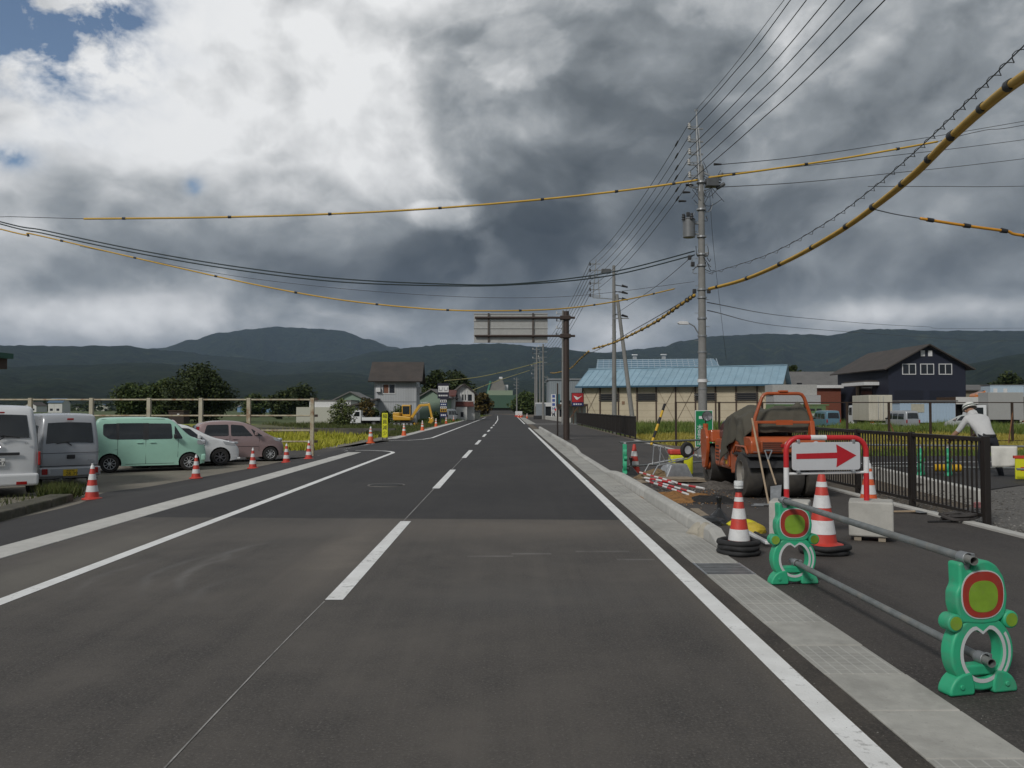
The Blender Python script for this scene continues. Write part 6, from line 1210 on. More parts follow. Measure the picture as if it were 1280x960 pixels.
p = at(1212, 505, 118); gable_house('low_building', 'low dark roofed building behind the orange car', (p.x, 120, FIELD), 0, 6, 6, 4.9, 5.6, mat('wall_tan', (.24, .21, .15), .8), ROOFG, [], .5)
p = at(1238, 505, 110); w_ = corr('stacked_cabin', 'pale blue upper storey cabin above the grey truck', (p.x, 110, FIELD + 3.7), math.radians(-3), 4.4, 2.4, 1.55, mat('cabin_blue2', (.40, .50, .58), .55), .4, 'cabin'); M().bb(-.1, 4.5, -.1, 2.5, 1.55, 1.62).obj('roof', ROOFG, w_); M().bb(.1, 4.3, .1, 2.3, -3.7, -.01).obj('lower_storey', CREAMW, w_)
for x in (.4, 1.7): M().bb(x, x + .5, -.06, -.04, .3, 1.1).obj('window', FRW, w_)
HATCHO = {k: v for k, v in HATCH.items() if k != 'extra'}; p = at(1214, 482, 112); sh = thing('car_ramp', 'raised platform carrying the orange car', 'platform', (p.x - .3, 110.5, FIELD)); M().bb(0, 5, 0, 3, 3.2, 3.3).obj('deck', STEELD, sh); [M().bb(x, x + .15, y, y + .15, 0, 3.2).obj('leg', STEELD, sh) for x in (.1, 4.75) for y in (.1, 2.75)]
car('orange_car', 'orange car parked high up beside the navy building', {**HATCHO, 'paint': paintm('car_orange', (.50, .16, .03))}, (p.x + 3.9, 112, FIELD + 3.3), math.radians(-90))
# grey house on the left and its neighbours
def ex_house(r, ro):
    for k in range(26): M().bb(.2 * k + .05, .2 * k + .07, -.012, 0, .2, 5.4).obj('siding_joint', mat('siding_line', (.24, .25, .26), .8), r)
    M().bb(.15, .7, -.4, -.02, 4.0, 4.5).obj('air_conditioner', FRW, r); M().bb(5.0, 5.45, 2.0, 2.8, 3.9, 4.6).obj('air_conditioner', FRW, r); M().bb(-.03, 5.0, -.02, 0, 2.75, 2.85).obj('band', mat('siding_line2', (.2, .21, .22)), r)
    M().bb(-.06, -.0, -.06, 0, 0, 5.4).obj('downpipe', STEELD, r)
p = at(468.4, 520, 100); rzh = math.radians(3)
h_ = gable_house('house', 'two storey pale grey sided house with a steep dark roof', (p.x, 100, -.35), rzh, 5.0, 7.6, 5.65, 7.8, SID, ROOFB, [('f', 1.0, 2.4, 3.85, 4.9, True), ('r', .8, 2.2, 3.6, 5.0, True), ('r', 5, 6, 3.6, 4.8, True)], .75, 'house', extra=ex_house)
M().bb(5.004, 5.05, .6, 2.8, .1, 2.2).obj('garage_door', STEELD, h_); M().bb(1.1, 1.7, -.045, -.03, 3.87, 4.88).obj('curtain', mat('curtain_red', (.18, .08, .05), .9), h_)
p = at(438, 520, 98); r = thing('annex', 'low lean-to annex left of the grey house', 'building', (p.x, 98.2, -.35)); M().bb(0, 2.9, 0, 4, 0, 2.4).obj('wall', SID, r); M().prism([(-.6, 2.05), (3.2, 3.0), (3.2, 3.2), (-.6, 2.25)], -.5, 4.2, XZ).obj('roof', ROOFB, r); M().prism([(0, 2.3), (2.9, 2.3), (2.9, 3.0)], .0, 3.9, XZ).obj('gable', SID, r); w_ = M().bb(1.5, 2.8, -.04, -.005, 1.1, 1.9).obj('window', WIN, r); M().bb(1.4, 2.88, -.06, -.04, 1.9, 2.0).obj('window_frame', FRW, w_)
p = at(375, 525, 108); r = thing('white_shed', 'long white shed with a flat roof left of the grey house', 'shed', (p.x - .5, 108, FIELD)); M().bb(0, 5.3, 0, 6, 0, 2.3).obj('wall', CREAMW, r); M().bb(1.6, 7.0, .5, 7, 2.0, 3.1).obj('roof_box', FRW, r); M().bb(1.5, 7.1, .4, 7.1, 3.1, 3.25).obj('roof', ROOFG, r); M().bb(4.9, 6.9, .6, 6, 0, 2.0).obj('rear_wall', CREAMW, r)
p = at(530, 520, 112); gable_house('green_shed', 'pale green shed with a dark roof right of the grey house', (p.x - .6, 112, -.35), math.radians(-10), 3.4, 7, 3.6, 4.6, GREENW, ROOFG, [], .4, 'shed', ridge_x=False); p = at(455, 520, 112); gable_house('green_shed', 'dark green roofed shed behind the lean-to annex', (p.x - 4.5, 114, -.35), 0, 4.5, 6, 3.2, 4.3, GREENW, ROOFG, [], .4, 'shed', ridge_x=False)
# shop sign tower
p = at(554, 521, 92); r = thing('sign_tower', 'tall dark sign tower with a white top board by the roadside', 'sign', (p.x, 92, -.3)); DKB = mat('sign_navy', (.012, .013, .028), .5)
M().bb(-.62, .62, -.1, .1, 3.05, 4.75).obj('head_frame', DKB, r); M().bb(-.55, .6, -.13, -.1, 3.75, 4.45).obj('top_board', CWHT, r)
for x in (-.28, .30): M().bb(x - .22, x + .22, -.14, -.13, 3.88, 3.92).obj('logo_bar', STEELD, r); q = M(); q.tube([(x - .2, -.14, 4.3), (x - .16, -.14, 3.98), (x + .16, -.14, 3.98), (x + .2, -.14, 4.3)], .03, 6); q.obj('logo_mark', STEELD, r)
M().bb(-.36, .42, -.09, .09, .9, 3.05).obj('column', DKB, r); M().bb(-.36, -.26, -.08, .08, 0, .9).obj('leg', DKB, r); M().bb(.32, .42, -.08, .08, 0, .9).obj('leg', DKB, r)
for z0, z1, m_ in ((2.62, 2.90, CWHT), (2.26, 2.50, mat('board_blue', (.03, .06, .2), .5)), (1.95, 2.16, CWHT), (1.55, 1.92, mat('board_amber', (.5, .28, .02), .5)), (1.05, 1.35, mat('board_blue2', (.02, .035, .16), .5))):
    b_ = M().bb(-.32, .38, -.11, -.09, z0, z1).obj('board', m_, r); im = INK if m_ not in (MATS['board_blue'], MATS['board_blue2']) else CWHT
    for k in range(3): M().bb(-.24 + k * .2, -.10 + k * .2, -.118, -.11, z0 + .06, z1 - .06).obj('print_mark', im, b_)
for k in range(5): M().bb(-.5 + k * .21, -.36 + k * .21, -.11, -.1, 3.30, 3.46).obj('print_mark', CWHT, r)
def ex_h2(r, ro):
    M().prism([(-1.0, 2.4), (.02, 3.0), (.02, 2.8), (-1.0, 2.25)], .2, 2.8, lambda a, b, t: (t, a, b)).obj('awning', mat('awning_brown', (.10, .03, .022), .7, var=.2), r)
    for x in (.7, 1.0, 1.5, 1.9, 2.8): M().bb(x - .07, x + .07, -.06, -.032, 3.0, 4.6).obj('timber', FRW if x != 1.5 else WHTW, r)
    M().bb(.2, 1.8, -1.4, -.02, 0, 2.2).obj('porch', WHTW, r); M().bb(.9, 1.3, -1.45, -1.4, .8, 1.5).obj('porch_window', WIN, r)
p = at(567, 520, 118); gable_house('house', 'white house with brown awnings and dark gable near the bend', (p.x, 118, -.35), math.radians(8), 3.0, 6, 4.3, 5.5, WHTW, ROOFB, [('f', .15, .55, 3.2, 4.0, False), ('f', 1.2, 1.75, 3.2, 4.0, False), ('f', 2.05, 2.6, 3.1, 4.0, False)], .5, 'house', ridge_x=False, extra=ex_h2)
p = at(551, 520, 114); r = thing('wing', 'white wing with a dark red roof edge beside the house with brown awnings', 'building', (p.x, 115.5, -.35)); M().bb(0, 1.8, 0, 5, 1.4, 3.7).obj('wall', WHTW, r); M().prism([(-.7, 3.65), (2.5, 4.5), (2.5, 4.65), (-.7, 3.8)], -.3, 2.0, lambda a, b, t: (t, a, b)).obj('roof', mat('awning_brown', (.10, .03, .022)), r); M().bb(0, 1.8, .6, 5, 0, 1.4).obj('dark_porch', WIN, r); M().bb(.05, .2, .05, .2, 0, 1.4).obj('post', FRW, r)
p = at(588, 520, 128); r = thing('beige_shed', 'small beige block shed right of the house near the bend', 'shed', (p.x, 128, -.35)); M().bb(0, 1.45, 0, 2, 0, 1.45).obj('wall', CREAMW, r); M().bb(-.1, 1.55, -.1, 2.1, 1.45, 1.7).obj('roof', ROOFG, r)
# beyond the bend: low green roof, pale roof, ski jump on the hillside
p = at(601, 516, 260); gable_house('low_building', 'long low building with a dark green roof beyond the bend', (p.x, 260, FIELD), 0, 12, 8, 3.0, 6.4, mat('wall_dark', (.08, .08, .08), .8), mat('roof_green', (.025, .06, .035), .6), [], .8); p = at(611, 516, 330); gable_house('low_building', 'pale green roofed hall behind the dark green roof', (p.x, 330, FIELD), 0, 9, 8, 5, 9.5, WHTW, mat('roof_sage', (.15, .19, .13), .6), [], .6)
YJ = 1350; r = thing('ski_jump', 'grey ski jump ramp on the hillside above the bend', 'ski jump', (0, 0, 0)); c = lambda x, y, Y: at(x, y, Y)
q = M(); a, b, c_, d_ = c(609, 500, YJ - 60), c(630, 500, YJ - 60), c(631, 484, YJ + 30), c(615, 480, YJ + 30); q.quad(a, b, c_, d_); e1, e2 = c(624, 473, YJ + 70), c(628, 474, YJ + 70); q.quad(d_, c_, e2, e1); o = q.obj('landing_slope', mat('slope_grey', (.15, .14, .115), .9, var=.2, scale=.05), r); o.modifiers.new('thick', 'SOLIDIFY').thickness = 4
for x, y in ((626, 468), (633, 478)): a = c(x, y + 6, YJ + 70); M().bb(a.x - 3, a.x + 3, a.y, a.y + 6, a.z - 6, a.z + 4).obj('tower_cabin', FRW, r, bevel=.5); M().bb(a.x - .8, a.x + .8, a.y + 2, a.y + 4, a.z - 30, a.z - 6).obj('tower_leg', STEELD, r)
a, b = c(607, 502, YJ - 70), c(613, 478, YJ + 20); q = M(); q.beam(a, b, 3, 5); q.obj('green_edge', mat('edge_green', (.02, .12, .07), .7), r)
# dealer sign and shops on the right, far
p = at(722, 492, 96); r = thing('dealer_sign', 'red sign board with a white emblem beside the beige building', 'sign', (p.x, 96, FIELD)); M().bb(-.72, .72, -.1, .1, 2.35, 3.95).obj('frame', BLACKP, r); M().bb(-.66, .66, -.13, -.1, 2.85, 3.88).obj('red_board', mat('board_red', (.42, .02, .025), .5), r); M().bb(-.66, .66, -.13, -.1, 2.42, 2.82).obj('blue_board', mat('board_navy', (.02, .03, .12), .5), r)
M().prism([(-.5, 3.60), (-.28, 3.55), (-.02, 3.42), (.12, 3.42), (.52, 3.62), (.18, 3.30), (-.02, 3.14), (-.16, 3.14), (-.24, 3.22), (-.3, 3.35)], -.14, -.13, XZ).obj('emblem', CWHT, r); [M().bb(-.5 + k * .26, -.32 + k * .26, -.14, -.13, 2.54, 2.70).obj('print_mark', CWHT, r) for k in range(4)]; [M().bb(x - .06, x + .06, -.06, .06, 0, 2.35).obj('leg', BAT, r) for x in (-.5, .5)]
p = at(686, 520, 150); r = thing('shop', 'grey corrugated shop building behind the gantry post', 'building', (p.x, 150, FIELD)); M().bb(0, 7.0, 0, 9, 0, 7.3).obj('wall', mat('shop_grey', (.26, .29, .31), .6, .2, var=.08), r); M().bb(-.2, 7.2, -.2, 9.2, 7.3, 7.6).obj('parapet', STEELD, r); [M().bb(k * .35 + .1, k * .35 + .16, -.05, -.005, .5, 7.2).obj('corrugation', mat('shop_rib', (.2, .23, .25), .6), r) for k in range(19)]; M().bb(2, 4, -.06, -.01, 2.2, 3.6).obj('window', WIN, r); M().bb(-2.5, 2.2, -3, -.1, 2.5, 3.2).obj('canopy', FRW, r); M().bb(-2.3, 2, -2.6, -.2, 0, 2.5).obj('shopfront', WIN, r)
p = at(692, 520, 120); r = thing('banner_sign', 'white banner sign with blue characters at the far right kerb', 'sign', (p.x, 120, FIELD)); M().bb(-.35, .35, -.08, .08, 1.0, 4.2).obj('board', CWHT, r); M().bb(.35, .95, -.05, .05, 2.6, 4.2).obj('side_board', mat('board_teal', (.05, .15, .17), .5), r); [M().bb(-.2, .2, -.09, -.08, 1.3 + k * .6, 1.7 + k * .6).obj('print_mark', mat('print_blue', (.05, .09, .3), .5), r) for k in range(5)]; M().bb(-.1, .1, -.07, .07, 0, 1.0).obj('leg', STEELD, r)
p = at(724, 522, 104); r = thing('shop_porch', 'brown timber porch left of the beige building', 'building', (p.x - 2.5, 108, FIELD)); M().bb(0, 4.0, 0, 3, 2.4, 2.7).obj('roof', BAT, r); [M().bb(x, x + .15, 0, .15, 0, 2.4).obj('post', BAT, r) for x in (0, 1.3, 2.6, 3.85)]; M().bb(0, 4, 2.8, 3, 0, 2.4).obj('wall', WHTW, r); q = M(); q.beam((0, .2, .3), (1.3, .2, 2.2), .1, .1); q.beam((1.3, .2, .3), (2.6, .2, 2.2), .1, .1); q.obj('brace', RUST, r); M().bb(.4, 1.2, 2.7, 2.79, .4, 2).obj('window', WIN, r)
q = M(); a, b = gp(682, 524), gp(708, 528); q.beam((a.x, a.y, .25), (b.x + .3, b.y, .25), .5, .55); tag(q.obj('concrete_wall', C_new, None, bevel=.03), 'low pale concrete wall behind the gantry post', 'wall')
r = thing('site_barrier', 'dark low barrier with crates behind the far flagman', 'barrier', (at(675, 520, 128).x, 128, 0)); M().bb(-1, 1, 0, .5, 0, .55).obj('barrier', BLACKP, r, bevel=.05); M().bb(-.6, .9, .6, 2.4, .0, 2.4).obj('truck_body', P_grey, r, bevel=.05)
r = thing('water_barrier', 'white and red barrier block at the far end of the right edge line', 'barrier', (at(648.5, 519, 165).x, 165, 0)); M().bb(-.7, .7, -.2, .2, .3, 1.1).obj('upper_block', CWHT, r, bevel=.05); M().bb(-.8, .8, -.25, .25, 0, .3).obj('lower_block', CRED, r, bevel=.05)
# brown shed and far farm buildings on the left plain
p = at(225, 519, 120); r = thing('brown_shed', 'small dark brown shed below the large trees', 'shed', (p.x, 116, FIELD)); M().bb(0, 2.1, 0, 2.2, 0, 1.75).obj('wall', mat('shed_brown', (.045, .03, .024), .8), r); M().bb(-.1, 2.2, -.1, 2.3, 1.75, 1.85).obj('roof', BAT, r); M().bb(1.2, 1.5, -.03, -.005, 1.1, 1.4).obj('vent', FRW, r)
far_walls = [WHTW, CREAMW, SID, mat('wall_blue_far', (.15, .25, .36), .7), mat('wall_brown_far', (.2, .15, .11), .8)]; far_roofs = [ROOFB, ROOFG, mat('roof_far_blue', (.07, .12, .18), .6), mat('roof_far_red', (.16, .06, .04), .7)]
random.seed(21); wn = ['white', 'cream', 'grey', 'blue', 'tan']; rn = ['brown', 'grey', 'slate blue', 'red']
for i in range(20):
    Y = random.uniform(420, 1100); px = [30, 95, 150, 290, 318, 335, 345, 262, 300, 410, 60, 120, 655, 690, 1268, 1282, 425, 275, 325, 440][i]; p = at(px, 516, Y); w0, d0 = random.uniform(7, 12), random.uniform(6, 9); he = random.uniform(3, 5.5)
    gable_house('farm_house', f'distant small {wn[i % 5]} house with a {rn[i // 5]} roof below the mountains', (p.x, Y, FIELD), random.uniform(-.6, .6), w0, d0, he, he + 2.2, far_walls[i % 5], far_roofs[i // 5], [('f', 1, 2.5, 1, 2.2, False), ('f', w0 - 3, w0 - 1.5, 1, 2.2, False)], .5, 'house', random.random() < .6)['group'] = 'distant houses on the valley floor'
q = at(0, 432, 20); r = thing('eave_corner', 'corner of a green roof eave at the left edge', 'roof', (q.x - 2.75, 21, 0)); M().bb(-3, .68, 0, 3, 3.05, 3.2).obj('roof', mat('eave_green', (.02, .09, .06), .6), r); M().bb(-3, .5, .3, 3, 2.75, 3.05).obj('fascia', BAT, r); M().bb(-2.9, -.3, .6, 3, -.4, 2.75).obj('wall', SID, r)
# ------------------------------------------------------------------ utility poles and overhead lines
PCON = concrete('pole_concrete', (.23, .228, .22), stain=.3); INS = mat('insulator', (.45, .44, .42), .3, var=.1); WIRE = mat('wire_black', (.02, .021, .024), .6); WIREG = mat('wire_grey', (.06, .063, .07), .6); YCAB = mat('yellow_sleeve', (.56, .34, .05), .55, var=.12, scale=3); GALV = mat('galvanised', (.28, .29, .30), .5, .5, var=.15)
def insul(q, p, d=Vector((0, 0, 1)), s=1.0):
    d = d.normalized()
    for k, (r_, l) in enumerate(((.06, .03), (.035, .04), (.06, .03), (.035, .04), (.05, .03))): q.cyl(p, p + d * l * s, r_ * s, r_ * .85 * s, n=10); p = p + d * l * s
    return p
def pole(label, loc, H, r0=.17, r1=.10, arms=(), lean=None, steps=True, hat=None, group='utility poles along the right side'):
    r = thing('utility_pole', label, 'utility pole', loc, 0, group); top = Vector((0, 0, H)) if lean is None else Vector(lean)
    q = M(); q.cyl((0, 0, 0), top, r0, r1, 20); q.obj('shaft', PCON, r, True)
    if steps:
        for k in range(int(H * 1.6)):
            z = 2.2 + k * .5; s_ = 1 if k % 2 else -1
            if z < H - .6: M().cyl((s_ * .1, 0, z), (s_ * (.32 - .01 * z), 0, z), .011, n=5).obj('climbing_step', GALV, r)
    return r
def pt(px, py, Y): return at(px, py, Y)
YP = 30.0; pb0 = at(878.5, 530, YP); PX = pb0.x
mp = pole('tall concrete utility pole with a transformer behind the orange roller', (PX, YP, -.1), 10.6)
def lz(py): return at(876, py, YP).z + .1
# steel extension on top, with brackets and insulators
q = M()
for a in range(4): q.beam((.10 * math.cos(a * PI / 2 + .78), .10 * math.sin(a * PI / 2 + .78), lz(240)), (-.13 + .05 * math.cos(a * PI / 2 + .78), .05 * math.sin(a * PI / 2 + .78), lz(160)), .035, .035)
for k in range(6): z = lz(235 - k * 13); x = -.02 * k; q.beam((x - .09, -.05, z), (x + .09, .05, z + .15), .02, .02)
q.cyl((-.13, 0, lz(162)), (-.16, 0, lz(138)), .035, .02, n=8); q.box((-.16, 0, lz(138)), (.14, .05, .05)); q.obj('steel_top', GALV, mp, True)
ARMS = [(161, .30), (177, .30), (193, .30), (206, .32), (222, .30), (234, .28)]; HOOK = []
for py, l in ARMS:
    z = lz(py); q = M(); q.beam((.08, 0, z), (-.13 - l, 0, z), .05, .05); q.beam((-.06, 0, z + .12), (-.10 - l, 0, z + .06), .025, .025); b_ = q.obj('bracket', GALV, mp); q = M(); e = insul(q, Vector((-.12 - l, 0, z + .02)), s=1.1); q.obj('insulator', INS, b_, True); HOOK.append(Vector((PX - .12 - l, YP, z - .1 + .22)))
q = M(); q.beam((-.15, .02, lz(212)), (.75, -.05, lz(226)), .06, .06); q.beam((.0, .0, lz(226)), (.62, 0, lz(231)), .06, .06); q.obj('side_arm', GALV, mp)
q = M(); q.box((.38, -.05, lz(229)), (.45, .35, .3)); q.cyl((.55, -.05, lz(236)), (.85, -.05, lz(230)), .07, n=10); q.cyl((.6, -.05, lz(222)), (.8, -.05, lz(217)), .05, n=8); q.obj('switch_gear', mat('switch_grey', (.10, .105, .11), .5, .3), mp, bevel=.03)
for px, py in ((897, 206), (896, 229), (862, 232), (858, 241), (853, 252)): p = at(px, py, YP) - Vector((PX, YP, -.1)); q = M(); q.cyl(p - Vector((.14, 0, -.02)), p + Vector((.14, 0, .02)), .05, .03, n=8); q.obj('cut_out', BLACKP, mp, True)
tz_ = lz(286); q = M(); q.cyl((-.47, -.05, tz_ - .33), (-.47, -.05, tz_ + .33), .22, n=24); q.cyl((-.47, -.05, tz_ + .33), (-.47, -.05, tz_ + .38), .24, .18, 24); tr = q.obj('transformer', mat('transformer_grey', (.17, .175, .18), .5, .3, var=.1), mp, True)
for dx_, dy_ in ((-.22, -.1), (-.15, .12), (.05, -.24)): q = M(); insul(q, Vector((-.47 + dx_, -.05 + dy_, tz_ + .30)), s=1.2); q.obj('bushing', BLACKP, tr, True)
q = M(); q.beam((-.28, 0, tz_ + .2), (0, 0, tz_ + .2), .1, .06); q.beam((-.28, 0, tz_ - .2), (0, 0, tz_ - .2), .1, .06); q.obj('transformer_bracket', GALV, mp)
for py in (228, 262, 296, 318, 332, 362, 372, 398, 420, 440, 486): M().lathe([(.145 + .0, -.03), (.17 - (420 - py) * -.00005, -.03), (.17, .03), (.145, .03)], 18, (0, 0, lz(py))).obj('band', GALV, mp)
random.seed(3)
for k in range(16): a = Vector((random.uniform(-.3, .2), random.uniform(-.2, .1), lz(random.choice([316, 322, 330, 335, 270, 265, 362])))); b = a + Vector((random.uniform(-.3, .3), random.uniform(-.1, .1), random.uniform(-.7, .5))); q = M(); q.tube(spline([a, (a + b) / 2 + Vector((random.uniform(-.2, .2), 0, -.12)), b], 6), .012, 5); q.obj('jumper_cable', WIRE if k % 3 else GALV, mp)
for px, py in ((860, 268), (883, 318), (866, 330), (862, 322), (880, 330), (868, 364), (886, 364)): p = at(px, py, YP) - Vector((PX, YP, -.1)); q = M(); q.box(p, (.13, .1, .16)); q.obj('junction', GALV if px % 2 else BLACKP, mp, bevel=.02)
for k in range(14):
    a = Vector((random.uniform(-.45, .1), random.uniform(-.15, .1), lz(random.uniform(200, 250)))); b = Vector((random.uniform(.1, .85), random.uniform(-.15, .1), lz(random.uniform(205, 262)))); q = M(); q.tube(spline([a, (a + b) / 2 + Vector((0, 0, random.uniform(-.5, .25))), b], 8), .010, 5); q.obj('jumper_cable', WIRE, mp)
q = M(); q.tube([(-.12, 0, lz(418)), (-.30, -.05, lz(408)), (-.52, -.08, lz(404))], .022, 6); la = q.obj('lamp_arm', GALV, mp); q = M(); q.prism(rcorner([(-.50, -.06), (-.56, .05), (-.86, .06), (-.92, .0), (-.86, -.05)], .03), -.16, .0, lambda a, b, t: (a, t, lz(404) + b)); q.obj('lamp_head', FRW, la, bevel=.02)
M().cyl((0, 0, lz(478)), (0, 0, lz(474)), .183, n=20).obj('number_band', CWHT, mp, True)
# second pole pair with brace
Y2 = 62.0; p2_ = at(768, 530, Y2); H2 = at(762, 332, Y2).z + .3; r2 = pole('second utility pole beyond the dark pavement fence', (p2_.x, Y2, -.3), H2, .19, .11); def_ = lambda py: at(766, py, Y2).z + .3
q = M(); x0 = at(741, 330, Y2).x - p2_.x; q.beam((x0, 0, def_(372)), (x0 + .25, 0, def_(324)), .06, .06); q.beam((x0 + .5, 0, def_(372)), (x0 + .35, 0, def_(335)), .05, .05)
for py in (330, 338, 346, 354, 362, 370): q.beam((x0 - .25, 0, def_(py)), (x0 + .6, 0, def_(py)), .06, .06)
q.beam((x0, 0, def_(338)), (0, 0, def_(338)), .07, .07); q.beam((x0, 0, def_(372)), (0, 0, def_(374)), .07, .07); q.obj('side_frame', GALV, r2)
for py in (332, 340, 348, 356, 364, 371): q = M(); insul(q, Vector((x0 - .2, 0, def_(py))), s=1.3); q.obj('insulator', BLACKP, r2, True)
for py in (356, 364, 372, 393): q = M(); q.beam((0, 0, def_(py)), (.75 if py < 380 else .9, 0, def_(py + 2)), .06, .06); q.cyl((.6, 0, def_(py + 1)), (1.05, 0, def_(py + 3)), .1, .06, n=8); q.obj('side_arm', BLACKP, r2)
q = M(); q.box((x0 + 1.0, 0, def_(339)), (.7, .3, .35)); q.obj('switch_gear', mat('switch_grey', (.10, .105, .11)), r2, bevel=.04)
b0_, b1_ = at(793, 530, 60.5), at(771, 368, 61.6); r = thing('brace_pole', 'leaning concrete prop pole beside the second utility pole', 'utility pole', (b0_.x, 60.5, -.3), 0, 'utility poles along the right side'); q = M(); q.cyl((0, 0, 0), (b1_.x - b0_.x, 1.1, b1_.z + .3), .18, .12, 18); q.obj('shaft', PCON, r, True); M().box((b1_.x - b0_.x + .3, 1.1, b1_.z - 1.5), (1.2, .08, .08)).obj('cross_arm', GALV, r)
# far poles
for px, Y, ytop, lab in ((679, 125, 430, 'far utility pole right of the vanishing road'), (671, 150, 434, 'farther utility pole of the pair right of the vanishing road'), (669, 165, 455, 'short utility pole left of the far pair'), (675, 190, 446, 'slim utility pole between the far pair'), (646, 215, 472, 'small utility pole beyond the bend'), (704, 92, 388, 'utility pole half hidden behind the brown gantry post'), (684, 250, 470, 'most distant utility pole right of the road')):
    pp = at(px, 520, Y); zt = at(px, ytop, Y).z; r = pole(lab, (pp.x, Y, -.2), zt + .2, .2, .12, steps=False)
    q = M(); [q.beam((-.75, 0, zt - .2 - k * .8), (.6, 0, zt - .2 - k * .8), .08, .08) for k in range(4)]; q.obj('cross_arm', GALV, r)
    for k in range(4):
        q = M(); insul(q, Vector((-.7, 0, zt - .2 - k * .8)), s=1.6); q.obj('insulator', BLACKP if k % 2 else INS, r, True)
# wires
def wire(label, pts, rad=.013, m=WIRE, per=10, name='power_line', group=None):
    q = M(); q.tube(spline([p if isinstance(p, Vector) else pt(*p) for p in pts], per), rad, 5); return tag(q.obj(name, m, None, 'all'), label, 'cable', group)
def sag(a, b, s, n=14): return [a.lerp(b, k / n) - Vector((0, 0, 4 * s * (k / n) * (1 - k / n))) for k in range(n + 1)]
tops = [(988, 20), (1008, 19.3), (1033, 18), (1056, 17), (1078, 16), (1106, 14.9)]; sidel = ['highest', 'second highest', 'third highest', 'fourth highest', 'fifth highest', 'lowest']
for (px, Y), h, n_ in zip(tops, HOOK, sidel):
    e = at(px, 0, Y); ext = e + (e - h) * 1.6 + Vector((0, 0, 1.3)); wire(f'{n_} of six black lines from the tall pole up to the top edge', [h, h.lerp(e, .5) - Vector((0, 0, .12)), e, ext], .013, WIRE, group='black lines from the pole toward the viewer')
h = Vector((PX - .16, YP, lz(137) - .1)); e = at(980, 0, 21); wire('thin earth wire from the top of the tall pole toward the viewer', [h, h.lerp(e, .5) - Vector((0, 0, .1)), e, e + (e - h) * .5], .009, WIREG)
for k, hk in enumerate(HOOK): b = Vector((p2_.x + x0 - .2, Y2, def_(330 + k * 8) - .1)); wire(f'{sidel[k]} of the six lines between the tall pole and the second pole', sag(hk, b, .55), .013, WIRE, 3, group='lines between the two poles'); c_ = at(676 + k, 436 + k * 3, 125); wire(f'{sidel[k]} of the six lines from the second pole to the far pole', sag(b, c_, .8), .02, WIREG, 3, group='lines beyond the second pole')
for k in range(6): p = HOOK[k].lerp(Vector((p2_.x + x0 - .2, Y2, def_(330 + k * 8) - .1)), .06); tag(M().cyl(p + Vector((0, 0, -.10)), p + Vector((0, .45, -.13)), .035, n=8).obj('line_sleeve', BLACKP, None, True), f'black sleeve on the {sidel[k]} line just beyond the tall pole', 'sleeve', 'sleeves on the lines')
# yellow sleeved lines
def sleeved(label, pts, r_, m=YCAB, marks=10, mr=1.45, ml=.10, per=12, group='yellow sleeved lines', cat='cable'):
    P = spline([p if isinstance(p, Vector) else pt(*p) for p in pts], per); r = thing('sleeved_line', label, cat, (0, 0, 0), 0, group); M().tube(P, r_, 10).obj('sleeve', m, r, 'all'); n = len(P)
    for k in range(marks):
        i = int((k + .5) * (n - 1) / marks); d = (P[i + 1] - P[i]).normalized(); a = r_ * mr; M().cyl(P[i] - d * ml, P[i] + d * ml, a * (1.0 + .12 * (k % 3)), a, n=10).obj('clamp', BLACKP, r, True)
    return r
big = [(886, 361, 29.5), (930, 349, 26.5), (985, 325, 22.6), (1045, 291, 18.8), (1092, 258, 16.3), (1140, 219, 13.6), (1183, 176, 11.6), (1232, 131, 9.8), (1281, 93, 8.3), (1370, 40, 6.6), Vector((5.0, 1.5, 5.35)), Vector((4.7, -8, 6.6))]
sleeved('thick yellow sleeved cable sweeping up to the upper right corner', big, .046, marks=15, ml=.075, mr=1.3); b2 = [(p if isinstance(p, Vector) else at(*p)) + Vector((.028, 0, -.036)) for p in big]; M_ = wire('second thin yellow sleeve under the thick yellow cable', b2, .030, YCAB, 12, 'sleeved_line')
sleeved('yellow sleeved cable running from the tall pole down to the second pole', [(868, 369, 30.4), (846, 384, 33.5), (820, 402, 38), (790, 418, 45), (765, 429, 53), (741, 436, 60)], .055, marks=22, ml=.06)
wire('grey cable below the yellow sleeve beyond the tall pole', [(862, 372, 31), (800, 408, 44), (741, 440, 62), (700, 452, 90), (640, 462, 140)], .02, WIREG)
sleeved('yellow sleeved cable dropping beyond the second pole', [(736, 439, 64), (725, 449, 75), (712, 461, 92), (695, 466, 110), (688, 466, 124)], .06, marks=16, ml=.08)
sleeved('long yellow sleeved line crossing above the road to the tall pole', [(105, 273.5, 30), (250, 272, 30), (400, 268, 30), (550, 260, 30), (700, 247, 30), (800, 235.5, 30), (872, 225, 29.8)], .036, marks=7, mr=1.3, ml=.06)
wire('thin end of the crossing line at the left edge', [(-500, 240, 30), (-60, 268, 30), (20, 271, 30), (105, 273.5, 30)], .012, WIREG)
sleeved('yellow sleeved line continuing right from the tall pole', [(886, 222, 29.8), (960, 212, 30), (1060, 197, 30), (1172, 177, 30)], .036, marks=3, mr=1.3, ml=.06); wire('thin line continuing right of the yellow sleeve', [(1172, 177, 30), (1230, 163, 30), (1320, 148, 30), (1800, 40, 30)], .012, WIREG)
sleeved('yellow sleeved line low across the left of the sky', [(-500, 150, 30), (-20, 281, 30), (40, 292.5, 30), (120, 311, 30), (220, 334, 30), (320, 356, 30), (420, 374, 30), (520, 385, 30), (600, 388.5, 30), (700, 386, 31), (780, 375, 33), (843, 361, 35)], .026, marks=11, mr=1.4, ml=.05)
